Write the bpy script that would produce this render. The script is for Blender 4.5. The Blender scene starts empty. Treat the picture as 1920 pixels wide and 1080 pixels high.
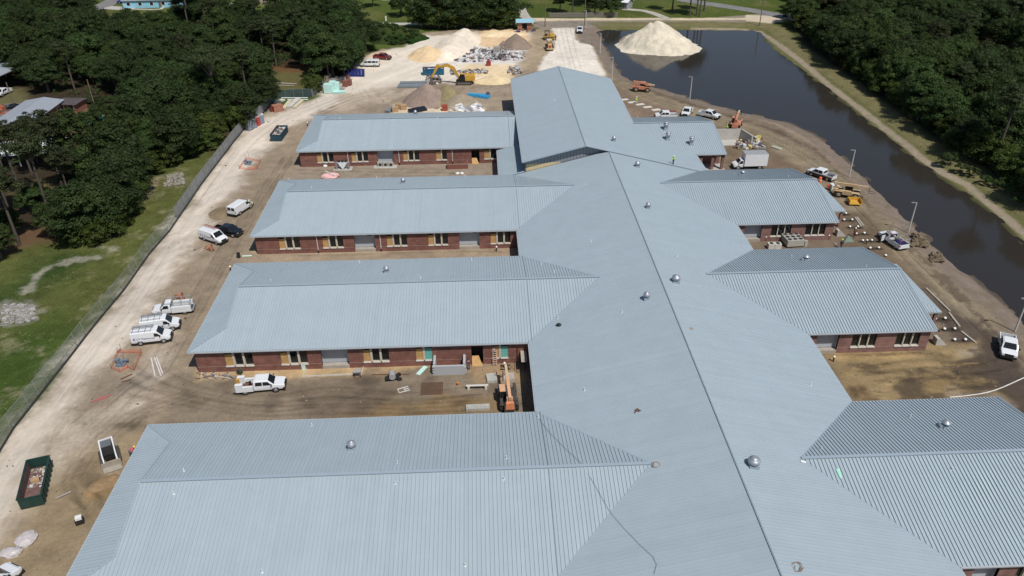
import bpy, math, random
import numpy as np
from mathutils import Vector, Matrix

rng = np.random.default_rng(7)
random.seed(7)
S = bpy.context.scene
COL = S.collection
R = math.radians

# ------------------------------------------------------------------ camera
CAM_F, CAM_P, CAM_Y, CAM_R, CAM_H = 1452.137, R(31.153), R(2.175), R(-0.446), 62.0
_F = np.array([math.sin(CAM_Y) * math.cos(CAM_P), math.cos(CAM_Y) * math.cos(CAM_P), -math.sin(CAM_P)])
_R0 = np.array([math.cos(CAM_Y), -math.sin(CAM_Y), 0.0])
_U0 = np.cross(_R0, _F)
_RT = _R0 * math.cos(CAM_R) + _U0 * math.sin(CAM_R)
_UP = -_R0 * math.sin(CAM_R) + _U0 * math.cos(CAM_R)
cam = bpy.data.cameras.new('camera')
cam.sensor_width = 36.0
cam.lens = 36.0 * CAM_F / 1920.0
cam.clip_start = 1.0
cam.clip_end = 4000.0
camo = bpy.data.objects.new('camera', cam)
COL.objects.link(camo)
camo.matrix_world = Matrix(((_RT[0], _UP[0], -_F[0], 0), (_RT[1], _UP[1], -_F[1], 0), (_RT[2], _UP[2], -_F[2], CAM_H), (0, 0, 0, 1)))
S.camera = camo

# ------------------------------------------------------------------ sky, sun, exposure
SUN_DIR = Vector((0.33, -0.54, 1.0)).normalized()      # towards the sun
world = bpy.data.worlds.new('World')
S.world = world
world.use_nodes = True
wn = world.node_tree.nodes
wl = world.node_tree.links
wn.clear()
sky = wn.new('ShaderNodeTexSky')
sky.sky_type = 'NISHITA'
sky.sun_disc = False
sky.sun_elevation = math.asin(SUN_DIR.z)
sky.sun_rotation = math.atan2(SUN_DIR.x, SUN_DIR.y)
sky.air_density = 1.0
sky.dust_density = 0.6
bg = wn.new('ShaderNodeBackground')
bg.inputs['Strength'].default_value = 0.075
wo = wn.new('ShaderNodeOutputWorld')
wl.new(sky.outputs[0], bg.inputs[0])
wl.new(bg.outputs[0], wo.inputs[0])
sun = bpy.data.lights.new('sun', 'SUN')
sun.energy = 3.9
sun.angle = R(0.53)
sun.color = (1.0, 0.965, 0.91)
suno = bpy.data.objects.new('sun', sun)
COL.objects.link(suno)
suno.rotation_euler = (-SUN_DIR).to_track_quat('-Z', 'Y').to_euler()
suno.location = (60, -60, 120)
S.view_settings.view_transform = 'Standard'
S.view_settings.look = 'None'
S.view_settings.exposure = 0.0
S.view_settings.gamma = 1.0
S.view_settings.use_curve_mapping = False


def G(px, py, z=0.0):
    """Point of the place that the photograph shows at (px, py), on the level z."""
    d = _F + (px - 960.0) / CAM_F * _RT - (py - 540.0) / CAM_F * _UP
    t = (z - CAM_H) / d[2]
    return Vector((d[0] * t, d[1] * t, z))


def GY(px, py, y):
    """Same, on the upright plane at the given y."""
    d = _F + (px - 960.0) / CAM_F * _RT - (py - 540.0) / CAM_F * _UP
    t = y / d[1]
    return Vector((d[0] * t, y, CAM_H + d[2] * t))


def PX(x, y, z=0.0):
    d = np.stack([x, y, np.full_like(x, z) - CAM_H], -1) if isinstance(x, np.ndarray) else np.array([x, y, z - CAM_H])
    q = d @ _F
    return 960 + CAM_F * (d @ _RT) / q, 540 - CAM_F * (d @ _UP) / q


def lin(r, g, b, k=1.0):
    f = lambda c: ((c / 255.0 + 0.055) / 1.055) ** 2.4 if c > 10 else c / 255.0 / 12.92
    return (f(r) * k, f(g) * k, f(b) * k)


# ------------------------------------------------------------------ materials
MATS = {}


def mat(name, col, rough=0.6, metal=0.0, var=0.12, scale=1.5, bump=0.0, bscale=20.0, spec=0.5, alpha=1.0, coat=0.0):
    if name in MATS:
        return MATS[name]
    m = bpy.data.materials.new(name)
    m.use_nodes = True
    nt = m.node_tree
    b = nt.nodes['Principled BSDF']
    b.inputs['Roughness'].default_value = rough
    b.inputs['Metallic'].default_value = metal
    b.inputs['Specular IOR Level'].default_value = spec
    if coat:
        b.inputs['Coat Weight'].default_value = coat
        b.inputs['Coat Roughness'].default_value = 0.08
    tc = nt.nodes.new('ShaderNodeTexCoord')
    nz = nt.nodes.new('ShaderNodeTexNoise')
    nz.inputs['Scale'].default_value = scale
    nz.inputs['Detail'].default_value = 5.0
    nz.inputs['Roughness'].default_value = 0.65
    nt.links.new(tc.outputs['Object'], nz.inputs['Vector'])
    mr = nt.nodes.new('ShaderNodeMapRange')
    mr.inputs['From Min'].default_value = 0.3
    mr.inputs['From Max'].default_value = 0.7
    mr.inputs['To Min'].default_value = 1.0 - var
    mr.inputs['To Max'].default_value = 1.0 + var
    nt.links.new(nz.outputs['Fac'], mr.inputs['Value'])
    mx = nt.nodes.new('ShaderNodeMix')
    mx.data_type = 'RGBA'
    mx.blend_type = 'MULTIPLY'
    mx.inputs['Factor'].default_value = 1.0
    mx.inputs['A'].default_value = (*col[:3], 1)
    nt.links.new(mr.outputs[0], mx.inputs['B'])
    nt.links.new(mx.outputs['Result'], b.inputs['Base Color'])
    if bump:
        bz = nt.nodes.new('ShaderNodeTexNoise')
        bz.inputs['Scale'].default_value = bscale
        bz.inputs['Detail'].default_value = 4.0
        nt.links.new(tc.outputs['Object'], bz.inputs['Vector'])
        bp = nt.nodes.new('ShaderNodeBump')
        bp.inputs['Strength'].default_value = bump
        bp.inputs['Distance'].default_value = 0.05
        nt.links.new(bz.outputs['Fac'], bp.inputs['Height'])
        nt.links.new(bp.outputs[0], b.inputs['Normal'])
    if alpha < 1.0:
        b.inputs['Alpha'].default_value = alpha
    MATS[name] = m
    return m


def brick_mat(name, c1, c2, mortar):
    m = bpy.data.materials.new(name)
    m.use_nodes = True
    nt = m.node_tree
    b = nt.nodes['Principled BSDF']
    b.inputs['Roughness'].default_value = 0.85
    geo = nt.nodes.new('ShaderNodeNewGeometry')
    sp = nt.nodes.new('ShaderNodeSeparateXYZ')
    nt.links.new(geo.outputs['Position'], sp.inputs[0])
    ad = nt.nodes.new('ShaderNodeMath')
    ad.operation = 'ADD'
    nt.links.new(sp.outputs['X'], ad.inputs[0])
    nt.links.new(sp.outputs['Y'], ad.inputs[1])
    cb = nt.nodes.new('ShaderNodeCombineXYZ')
    nt.links.new(ad.outputs[0], cb.inputs['X'])
    nt.links.new(sp.outputs['Z'], cb.inputs['Y'])
    bt = nt.nodes.new('ShaderNodeTexBrick')
    bt.inputs['Color1'].default_value = (*c1, 1)
    bt.inputs['Color2'].default_value = (*c2, 1)
    bt.inputs['Mortar'].default_value = (*mortar, 1)
    bt.inputs['Scale'].default_value = 1.0
    bt.inputs['Brick Width'].default_value = 0.4
    bt.inputs['Row Height'].default_value = 0.133
    bt.inputs['Mortar Size'].default_value = 0.012
    nt.links.new(cb.outputs[0], bt.inputs['Vector'])
    nz = nt.nodes.new('ShaderNodeTexNoise')
    nz.inputs['Scale'].default_value = 0.9
    nz.inputs['Detail'].default_value = 6
    nt.links.new(geo.outputs['Position'], nz.inputs['Vector'])
    mr = nt.nodes.new('ShaderNodeMapRange')
    mr.inputs['From Min'].default_value = 0.3
    mr.inputs['From Max'].default_value = 0.7
    mr.inputs['To Min'].default_value = 0.72
    mr.inputs['To Max'].default_value = 1.25
    nt.links.new(nz.outputs['Fac'], mr.inputs['Value'])
    mx = nt.nodes.new('ShaderNodeMix')
    mx.data_type = 'RGBA'
    mx.blend_type = 'MULTIPLY'
    mx.inputs['Factor'].default_value = 1.0
    nt.links.new(bt.outputs['Color'], mx.inputs['A'])
    nt.links.new(mr.outputs[0], mx.inputs['B'])
    nt.links.new(mx.outputs['Result'], b.inputs['Base Color'])
    bp = nt.nodes.new('ShaderNodeBump')
    bp.inputs['Strength'].default_value = 0.5
    bp.inputs['Distance'].default_value = 0.02
    bp.invert = True
    nt.links.new(bt.outputs['Fac'], bp.inputs['Height'])
    nt.links.new(bp.outputs[0], b.inputs['Normal'])
    return m


def attr_mat(name, rough=0.95, bump=0.6, scales=((0.35, 0.16), (2.2, 0.16), (9.0, 0.16)), spec=0.2):
    """Earth: colour from the ground's own patches (attribute) times grain at several sizes."""
    m = bpy.data.materials.new(name)
    m.use_nodes = True
    nt = m.node_tree
    b = nt.nodes['Principled BSDF']
    b.inputs['Roughness'].default_value = rough
    b.inputs['Specular IOR Level'].default_value = spec
    at = nt.nodes.new('ShaderNodeAttribute')
    at.attribute_name = 'earth'
    geo = nt.nodes.new('ShaderNodeNewGeometry')
    cur = at.outputs['Color']
    hh = None
    for sc, amp in scales:
        nz = nt.nodes.new('ShaderNodeTexNoise')
        nz.inputs['Scale'].default_value = sc
        nz.inputs['Detail'].default_value = 6
        nz.inputs['Roughness'].default_value = 0.7
        nt.links.new(geo.outputs['Position'], nz.inputs['Vector'])
        mr = nt.nodes.new('ShaderNodeMapRange')
        mr.inputs['From Min'].default_value = 0.3
        mr.inputs['From Max'].default_value = 0.7
        mr.inputs['To Min'].default_value = 1 - amp
        mr.inputs['To Max'].default_value = 1 + amp
        nt.links.new(nz.outputs['Fac'], mr.inputs['Value'])
        mx = nt.nodes.new('ShaderNodeMix')
        mx.data_type = 'RGBA'
        mx.blend_type = 'MULTIPLY'
        mx.inputs['Factor'].default_value = 1.0
        nt.links.new(cur, mx.inputs['A'])
        nt.links.new(mr.outputs[0], mx.inputs['B'])
        cur = mx.outputs['Result']
        hh = nz
    nt.links.new(cur, b.inputs['Base Color'])
    nz2 = nt.nodes.new('ShaderNodeTexNoise')
    nz2.inputs['Scale'].default_value = 3.0
    nz2.inputs['Detail'].default_value = 8
    nz2.inputs['Roughness'].default_value = 0.75
    nt.links.new(geo.outputs['Position'], nz2.inputs['Vector'])
    bp = nt.nodes.new('ShaderNodeBump')
    bp.inputs['Strength'].default_value = bump
    bp.inputs['Distance'].default_value = 0.12
    nt.links.new(nz2.outputs['Fac'], bp.inputs['Height'])
    nt.links.new(bp.outputs[0], b.inputs['Normal'])
    return m


# ------------------------------------------------------------------ mesh building
class MB:
    def __init__(self):
        self.v = []
        self.f = []
        self.m = []
        self.sm = []

    def add(self, pts, faces, mi=0, smooth=False):
        o = len(self.v)
        self.v.extend([tuple(p) for p in pts])
        for f in faces:
            self.f.append(tuple(i + o for i in f))
            self.m.append(mi)
            self.sm.append(smooth)
        return self

    def hexa(self, p, mi=0):
        """p: four bottom points (counter-clockwise from above) then four top points."""
        return self.add(p, [(3, 2, 1, 0), (4, 5, 6, 7), (0, 1, 5, 4), (1, 2, 6, 5), (2, 3, 7, 6), (3, 0, 4, 7)], mi)

    def box(self, x0, x1, y0, y1, z0, z1, mi=0, tx=0.0, ty=0.0):
        return self.hexa([(x0, y0, z0), (x1, y0, z0), (x1, y1, z0), (x0, y1, z0),
                          (x0 + tx, y0 + ty, z1), (x1 - tx, y0 + ty, z1), (x1 - tx, y1 - ty, z1), (x0 + tx, y1 - ty, z1)], mi)

    def rbox(self, c, s, rz=0.0, mi=0, rx=0.0, ry=0.0):
        M = Matrix.Translation(c) @ Matrix.Rotation(rz, 4, 'Z') @ Matrix.Rotation(ry, 4, 'Y') @ Matrix.Rotation(rx, 4, 'X')
        a, b, d = s[0] / 2, s[1] / 2, s[2] / 2
        return self.hexa([M @ Vector(q) for q in ((-a, -b, -d), (a, -b, -d), (a, b, -d), (-a, b, -d), (-a, -b, d), (a, -b, d), (a, b, d), (-a, b, d))], mi)

    def beam(self, p0, p1, w, h, mi=0, up=(0, 0, 1)):
        p0, p1 = Vector(p0), Vector(p1)
        d = (p1 - p0).normalized()
        s = d.cross(Vector(up))
        if s.length < 1e-4:
            s = d.cross(Vector((1, 0, 0)))
        s.normalize()
        u = s.cross(d)
        s, u = s * w / 2, u * h / 2
        return self.add([p0 - s - u, p0 + s - u, p0 + s + u, p0 - s + u, p1 - s - u, p1 + s - u, p1 + s + u, p1 - s + u],
                        [(0, 1, 2, 3), (7, 6, 5, 4), (4, 5, 1, 0), (5, 6, 2, 1), (6, 7, 3, 2), (7, 4, 0, 3)], mi)

    def cyl(self, p0, p1, r0, r1=None, n=10, mi=0, caps=True, smooth=True):
        r1 = r0 if r1 is None else r1
        p0, p1 = Vector(p0), Vector(p1)
        d = (p1 - p0).normalized()
        a = d.cross(Vector((0, 0, 1)))
        if a.length < 1e-4:
            a = Vector((1, 0, 0))
        a.normalize()
        b = d.cross(a)
        pts = []
        for p, r in ((p0, r0), (p1, r1)):
            for i in range(n):
                t = 2 * math.pi * i / n
                pts.append(p + (a * math.cos(t) + b * math.sin(t)) * r)
        self.add(pts, [(i, i + n, (i + 1) % n + n, (i + 1) % n) for i in range(n)], mi, smooth)
        if caps:
            self.add(pts[:n], [tuple(range(n))], mi)
            self.add(pts[n:], [tuple(reversed(range(n)))], mi)
        return self

    def tube(self, pts, r, n=6, mi=0):
        for a, b in zip(pts[:-1], pts[1:]):
            self.cyl(a, b, r, r, n, mi, True)
        return self

    def lathe(self, c, prof, n=14, mi=0):
        c = Vector(c)
        pts = []
        for r, z in prof:
            for i in range(n):
                t = 2 * math.pi * i / n
                pts.append((c.x + r * math.cos(t), c.y + r * math.sin(t), c.z + z))
        fs = []
        for k in range(len(prof) - 1):
            for i in range(n):
                j = (i + 1) % n
                fs.append((k * n + i, k * n + j, (k + 1) * n + j, (k + 1) * n + i))
        self.add(pts, fs, mi, True)
        self.add(pts[-n:], [tuple(range(n))], mi)
        return self

    def poly(self, pts, mi=0):
        return self.add(pts, [tuple(range(len(pts)))], mi)

    def prism(self, prof, y0, y1, mi=0):
        """A side outline (x, z), counter-clockwise seen from -y, extruded from y0 to y1."""
        n = len(prof)
        a = [(x, y0, z) for x, z in prof]
        b = [(x, y1, z) for x, z in prof]
        self.add(a + b, [tuple(range(n)), tuple(reversed(range(n, 2 * n)))] + [(i, i + n, (i + 1) % n + n, (i + 1) % n) for i in range(n)], mi)
        return self

    def blob(self, c, r, mi=0, n=8, m=5, jit=0.0):
        c = Vector(c)
        pts = []
        for j in range(1, m):
            ph = math.pi * j / m
            for i in range(n):
                t = 2 * math.pi * i / n
                k = 1 + random.uniform(-jit, jit)
                pts.append((c.x + r[0] * k * math.sin(ph) * math.cos(t), c.y + r[1] * k * math.sin(ph) * math.sin(t), c.z + r[2] * math.cos(ph)))
        top = len(pts)
        pts.append((c.x, c.y, c.z + r[2]))
        pts.append((c.x, c.y, c.z - r[2]))
        fs = [(top, i, (i + 1) % n) for i in range(n)]
        for j in range(m - 2):
            for i in range(n):
                fs.append((j * n + i, (j + 1) * n + i, (j + 1) * n + (i + 1) % n, j * n + (i + 1) % n))
        fs += [(top + 1, (m - 2) * n + (i + 1) % n, (m - 2) * n + i) for i in range(n)]
        self.add(pts, fs, mi, jit == 0)
        return self

    def mesh(self, name, mats):
        me = bpy.data.meshes.new(name)
        me.from_pydata(self.v, [], self.f)
        for m in (mats if isinstance(mats, (list, tuple)) else [mats]):
            me.materials.append(m)
        me.polygons.foreach_set('material_index', self.m)
        me.polygons.foreach_set('use_smooth', self.sm)
        me.update()
        return me

    def build(self, name, mats, parent=None, loc=None, rz=0.0):
        o = bpy.data.objects.new(name, self.mesh(name, mats))
        COL.objects.link(o)
        if parent is not None:
            o.parent = parent
        if loc is not None:
            o.location = loc
        if rz:
            o.rotation_euler = (0, 0, rz)
        return o


def tag(o, label=None, cat=None, group=None, kind=None):
    if label:
        o['label'] = label
    if cat:
        o['category'] = cat
    if group:
        o['group'] = group
    if kind:
        o['kind'] = kind
    return o


def thing(name, label, cat, loc=(0, 0, 0), rz=0.0, group=None):
    o = bpy.data.objects.new(name, None)
    o.empty_display_size = 0.5
    COL.objects.link(o)
    o.location = loc
    o.rotation_euler = (0, 0, rz)
    return tag(o, label, cat, group)


def kids(o):
    return [c for c in bpy.data.objects if c.parent == o]


def copy_tree(o, kidmap, parent=None):
    c = o.copy()
    COL.objects.link(c)
    if parent is not None:
        c.parent = parent
    for ch in kidmap.get(o.name, []):
        copy_tree(ch, kidmap, c)
    return c


def link_copy(me, name, parent=None, loc=(0, 0, 0), rz=0.0, sc=1.0):
    o = bpy.data.objects.new(name, me)
    COL.objects.link(o)
    if parent is not None:
        o.parent = parent
    o.location = loc
    o.rotation_euler = (0, 0, rz)
    if sc != 1.0:
        o.scale = (sc, sc, sc) if not isinstance(sc, (tuple, list)) else sc
    return o


# ------------------------------------------------------------------ value noise
def vnoise(x, y, seed=0):
    xi = np.floor(x).astype(np.int64)
    yi = np.floor(y).astype(np.int64)
    fx = x - xi
    fy = y - yi
    fx = fx * fx * (3 - 2 * fx)
    fy = fy * fy * (3 - 2 * fy)

    def h(a, b):
        n = (a * 374761393 + b * 668265263 + seed * 982451653) & 0xFFFFFFFF
        n = ((n ^ (n >> 13)) * 1274126177) & 0xFFFFFFFF
        return ((n ^ (n >> 16)) & 0xFFFF) / 65535.0
    return (h(xi, yi) * (1 - fx) + h(xi + 1, yi) * fx) * (1 - fy) + (h(xi, yi + 1) * (1 - fx) + h(xi + 1, yi + 1) * fx) * fy


def fbm(x, y, seed=0, octs=4, g=0.55):
    s = 0
    a = 1.0
    t = 0
    for i in range(octs):
        s = s + a * vnoise(x * 2 ** i, y * 2 ** i, seed + i * 17)
        t += a
        a *= g
    return s / t


def sdf_poly(x, y, poly):
    """Signed distance, positive inside."""
    d2 = np.full(x.shape, 1e12)
    ins = np.zeros(x.shape, bool)
    n = len(poly)
    for i in range(n):
        ax, ay = poly[i]
        bx, by = poly[(i + 1) % n]
        ex, ey = bx - ax, by - ay
        L = ex * ex + ey * ey + 1e-9
        t = np.clip(((x - ax) * ex + (y - ay) * ey) / L, 0, 1)
        d2 = np.minimum(d2, (x - ax - t * ex) ** 2 + (y - ay - t * ey) ** 2)
        c = ((ay > y) != (by > y))
        if abs(by - ay) > 1e-9:
            ins ^= c & (x < ex * (y - ay) / (by - ay) + ax)
    d = np.sqrt(d2)
    return np.where(ins, d, -d)


def sdf_line(x, y, pts):
    d2 = np.full(x.shape, 1e12)
    for (ax, ay), (bx, by) in zip(pts[:-1], pts[1:]):
        ex, ey = bx - ax, by - ay
        L = ex * ex + ey * ey + 1e-9
        t = np.clip(((x - ax) * ex + (y - ay) * ey) / L, 0, 1)
        d2 = np.minimum(d2, (x - ax - t * ex) ** 2 + (y - ay - t * ey) ** 2)
    return np.sqrt(d2)


def W(px, z=0.0):
    return [tuple(G(a, b, z)[:2]) for a, b in px]


def sstep(a, b, x):
    t = np.clip((x - a) / (b - a), 0, 1)
    return t * t * (3 - 2 * t)
# ------------------------------------------------------------------ ground: one sheet, split along its zones
KA = 0.92
SHORE_L = [(1122, 60), (1130, 76), (1145, 105), (1160, 132), (1177, 147), (1210, 160), (1260, 172), (1317, 190), (1370, 205), (1440, 221), (1477, 230), (1527, 252), (1555, 270), (1590, 302), (1625, 335), (1662, 370), (1702, 410), (1732, 440), (1777, 482), (1815, 512), (1847, 540), (1880, 567), (1920, 602), (2150, 790)]
SHORE_R = [(2250, 720), (1920, 460), (1880, 415), (1840, 382), (1780, 342), (1722, 300), (1677, 270), (1640, 240), (1590, 197), (1515, 140), (1460, 100), (1440, 82), (1425, 62), (1410, 57), (1300, 57), (1180, 57), (1140, 57)]
WATER_Z = -0.9
POND = W(SHORE_L + SHORE_R, WATER_Z)
TRACK_R = W([(1300, 50), (1395, 51), (1425, 55), (1440, 65), (1475, 92), (1515, 122), (1555, 155), (1615, 200), (1665, 240), (1705, 270), (1735, 295), (1777, 322), (1815, 342), (1850, 370), (1890, 402), (1920, 430), (2200, 650)])
FENCE = [(0, 846), (25, 805), (57, 765), (92, 720), (130, 672), (162, 630), (197, 587), (232, 545), (250, 520), (280, 477), (317, 435), (350, 387), (375, 350), (400, 317), (419, 292), (442, 262), (461, 239), (489, 217), (504, 202)]

xs = np.concatenate([[-1500, -1000, -700, -500, -400, -340, -300], np.arange(-270, -90, 2.0), np.arange(-90, 100, 0.32), np.arange(100, 132, 0.6), np.arange(132, 240, 2.0), [260, 300, 360, 450, 600, 900, 1500]])
ys = np.concatenate([[-400, -150, -50, 0, 20, 35, 40], np.arange(44, 130, 0.3), np.arange(130, 200, 0.5), np.arange(200, 310, 0.9), np.arange(310, 420, 3.0), [450, 520, 650, 900, 1400, 2200, 3200]])
GX, GY_ = np.meshgrid(xs, ys)
gx = GX.ravel()
gy = GY_.ravel()
warp1 = fbm(gx * 0.11, gy * 0.11, 3) - 0.5
warp2 = fbm(gx * 0.45, gy * 0.45, 9) - 0.5
warp3 = fbm(gx * 0.6, gy * 0.6, 14)
warp4 = fbm(gx * 1.5, gy * 1.5, 15) - 0.5
colr = np.zeros((gx.size, 3))
colr[:] = lin(80, 92, 44, KA)
zone = np.zeros(gx.size, int)        # 0 lawn


def near(P, m):
    P = np.array(P)
    return np.nonzero((gx > P[:, 0].min() - m) & (gx < P[:, 0].max() + m) & (gy > P[:, 1].min() - m) & (gy < P[:, 1].max() + m))[0]


def paint(poly, rgb, soft=1.5, amp=2.0, op=1.0, zid=None, world=False, fine=1.0, streak=None):
    P = poly if world else W(poly)
    I = near(P, soft + amp * 4 + 1)
    x, y = gx[I], gy[I]
    d = sdf_poly(x, y, P) + warp1[I] * amp * 2.2 + warp2[I] * amp * fine + warp4[I] * amp * 0.9
    if streak is not None:
        d = d + (fbm((x * math.cos(streak) + y * math.sin(streak)) * 0.06, (-x * math.sin(streak) + y * math.cos(streak)) * 0.35, 23) - 0.5) * amp * 1.6
    w = sstep(-soft, soft, d) * op
    colr[I] = colr[I] * (1 - w[:, None]) + np.array(lin(*rgb, KA)) * w[:, None]
    if zid is not None:
        zone[I[d > 0]] = zid


def paint_line(pts, rgb, wid, soft=0.8, amp=0.5, op=1.0, zid=None, world=False, mul=None):
    P = pts if world else W(pts)
    I = near(P, wid + soft + amp * 4 + 1)
    x, y = gx[I], gy[I]
    d = wid - sdf_line(x, y, P) + warp2[I] * amp * 2 + warp1[I] * amp * 2 + warp4[I] * amp * 1.6
    w = sstep(-soft, soft, d) * op
    if mul is not None:
        colr[I] *= (1 - w * (1 - mul) * (0.4 + 0.9 * warp3[I]))[:, None]
    else:
        colr[I] = colr[I] * (1 - w[:, None]) + np.array(lin(*rgb, KA)) * w[:, None]
    if zid is not None:
        zone[I[d > 0]] = zid


# meadow tone on a wide scale
tone = fbm(gx * 0.045, gy * 0.045, 31)
colr *= (0.72 + 0.56 * tone)[:, None]
dry = sstep(0.5, 0.75, fbm(gx * 0.09, gy * 0.09, 41))[:, None]
colr = colr * (1 - 0.45 * dry) + np.array(lin(118, 112, 70, KA)) * 0.45 * dry
# woods: litter under the trees
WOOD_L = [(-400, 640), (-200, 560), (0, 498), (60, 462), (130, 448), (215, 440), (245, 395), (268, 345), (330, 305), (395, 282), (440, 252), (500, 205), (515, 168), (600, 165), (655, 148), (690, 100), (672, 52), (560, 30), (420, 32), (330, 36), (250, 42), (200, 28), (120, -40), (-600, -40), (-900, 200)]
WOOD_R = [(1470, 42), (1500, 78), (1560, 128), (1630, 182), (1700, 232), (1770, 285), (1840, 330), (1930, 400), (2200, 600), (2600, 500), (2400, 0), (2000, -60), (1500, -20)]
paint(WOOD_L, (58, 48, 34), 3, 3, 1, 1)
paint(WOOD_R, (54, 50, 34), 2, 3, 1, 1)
paint([(500, 128), (590, 122), (600, 172), (505, 178)], (96, 92, 56), 2, 2)
paint([(495, 125), (600, 118), (600, 132), (500, 136)], (104, 72, 48), 1.5, 2, 0.8)
paint([(112, 200), (250, 196), (262, 215), (200, 240), (120, 250)], (104, 94, 62), 3, 2)
paint([(-80, 190), (40, 165), (60, 178), (40, 205), (-80, 260)], (98, 94, 62), 2, 2)
paint([(-80, 205), (30, 192), (60, 200), (20, 216), (-80, 240)], (122, 116, 108), 1.5, 1)
paint([(30, 430), (130, 420), (150, 445), (60, 470), (20, 490)], (100, 78, 56), 2, 2, 0.9)
paint([(40, 345), (85, 340), (90, 372), (45, 372)], (112, 100, 62), 2, 2)
paint([(1836, 122), (1890, 116), (1886, 146), (1840, 140)], (70, 92, 34), 2, 1)
paint([(1820, 92), (1900, 112), (1896, 120), (1815, 102)], (170, 165, 160), 1, 1)
# field inside the left fence line
FIELD = [(-400, 1300), (-100, 1000), (0, 846), (57, 765), (130, 672), (197, 587), (250, 520), (317, 435), (375, 350), (442, 262), (470, 232), (395, 282), (330, 305), (268, 345), (245, 395), (215, 440), (60, 462), (-200, 560)]
paint(FIELD, (88, 92, 50), 2, 2, 0.95, 0)
paint([(-200, 1200), (0, 846), (60, 760), (120, 680), (150, 610), (90, 590), (0, 640), (-300, 700)], (60, 80, 34), 5, 3, 0.9)
paint([(30, 560), (140, 520), (180, 480), (100, 470), (20, 520), (-80, 600), (0, 610)], (50, 70, 34), 4, 3, 0.85)
sp = sstep(0.55, 0.75, fbm(gx * 0.3, gy * 0.3, 57, 6, 0.75)) * sstep(0.42, 0.6, fbm(gx * 0.05, gy * 0.05, 58))
fm = sstep(-1, 2, sdf_poly(gx, gy, W(FIELD)))
colr = colr * (1 - (0.6 * sp * fm)[:, None]) + np.array(lin(138, 132, 104, KA)) * (0.6 * sp * fm)[:, None]
paint_line([(50, 545), (70, 515), (100, 497), (150, 487), (178, 482)], (150, 147, 132), 1.0, 0.5, 1.1, 0.8)
paint([(0, 572), (38, 568), (75, 585), (60, 602), (20, 612), (0, 600)], (140, 138, 127), 1.0, 3.2, 0.75)
paint([(190, 462), (215, 460), (225, 470), (200, 475)], (170, 165, 145), 0.8, 1.2, 0.7)
paint([(265, 372), (282, 345), (300, 330), (285, 360), (270, 385)], (168, 150, 128), 1, 1, 0.8)
paint([(310, 330), (345, 318), (350, 345), (318, 350)], (146, 138, 112), 2, 2, 0.6)
mid = (0.74 + 0.52 * fbm(gx * 0.9, gy * 0.9, 62, 5, 0.7)) * (0.8 + 0.4 * fbm(gx * 0.2, gy * 0.2, 63, 3))
colr *= (1 + (mid - 1) * fm)[:, None]
# building site
SITE = [(-300, 1300), (-100, 1000)] + FENCE + [(540, 196), (600, 182), (625, 160), (648, 132), (678, 108), (715, 92), (760, 90), (790, 62), (870, 54), (1000, 56), (1036, 46), (1125, 50)] + SHORE_L[1:] + [(2400, 1000), (2400, 1500), (-300, 1500)]
paint(SITE, (150, 134, 114), 0.8, 0.8, 1, 2)
ROADP = [(-260, 1250), (0, 848), (130, 674), (250, 522), (375, 353), (445, 265), (490, 222), (560, 195), (640, 160), (690, 104), (760, 92), (790, 66), (1000, 60), (1000, 110), (955, 132), (900, 150), (760, 158), (700, 178), (600, 215), (520, 245), (475, 300), (430, 370), (385, 420), (330, 500), (290, 560), (235, 640), (160, 740), (100, 850), (40, 960), (-60, 1100)]
paint(ROADP, (214, 202, 187), 2.6, 2.4, 0.97, 3, streak=1.0)
paint([(90, 780), (190, 760), (250, 700), (330, 620), (300, 700), (240, 790), (120, 880), (60, 900)], (196, 182, 164), 3, 4, 0.75, streak=0.5)
paint([(60, 870), (170, 840), (160, 880), (90, 920), (40, 960)], (205, 190, 168), 2, 3, 0.6, streak=0.4)
paint([(150, 700), (225, 690), (250, 730), (180, 760), (140, 740)], (140, 126, 108), 2, 2.5, 0.8, streak=0.5)
paint([(150, 790), (260, 770), (300, 800), (180, 830)], (146, 130, 112), 2, 3, 0.8, streak=0.3)
paint([(400, 380), (436, 376), (432, 410), (402, 412)], (142, 127, 104), 1.2, 1, 0.9)
paint([(640, 160), (690, 108), (790, 68), (900, 58), (985, 130), (900, 148), (760, 152)], (222, 211, 194), 2.5, 2.5, 0.9)
paint([(690, 104), (720, 96), (730, 110), (700, 128), (680, 118)], (226, 196, 160), 2, 2, 0.6)
paint([(905, 52), (985, 58), (1005, 85), (965, 112), (930, 95), (880, 78)], (222, 190, 150), 1.5, 2, 0.95)
paint([(915, 56), (968, 60), (960, 70), (912, 68)], (228, 204, 164), 1, 1, 0.9)
paint([(872, 120), (985, 122), (965, 150), (890, 158), (870, 140)], (222, 198, 158), 2, 2, 0.9)
paint([(842, 88), (990, 92), (985, 118), (850, 118)], (208, 205, 202), 1.5, 2, 0.9)
paint([(1000, 58), (1042, 62), (1036, 92), (1022, 130), (960, 142), (985, 104)], (164, 146, 120), 2, 2, 0.9, streak=1.4)
paint([(560, 240), (610, 208), (700, 186), (760, 166), (950, 160), (962, 216)], (150, 135, 117), 2, 2.5, 0.95, 2, streak=0.1)
paint([(640, 178), (740, 160), (800, 160), (720, 190), (640, 205)], (184, 168, 148), 2, 2.5, 0.8, streak=0.2)
paint([(735, 196), (900, 196), (905, 214), (735, 214)], (222, 206, 178), 1, 1.2, 0.8)
paint([(1036, 48), (1074, 48), (1080, 75), (1108, 82), (1122, 108), (1138, 138), (1150, 160), (1000, 160), (1022, 106), (1043, 88)], (224, 214, 200), 0.8, 1.0, 1, 3)
paint([(1079, 50), (1124, 52), (1129, 92), (1108, 84), (1086, 80)], (126, 115, 103), 0.7, 0.8, 1, 2)
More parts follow.
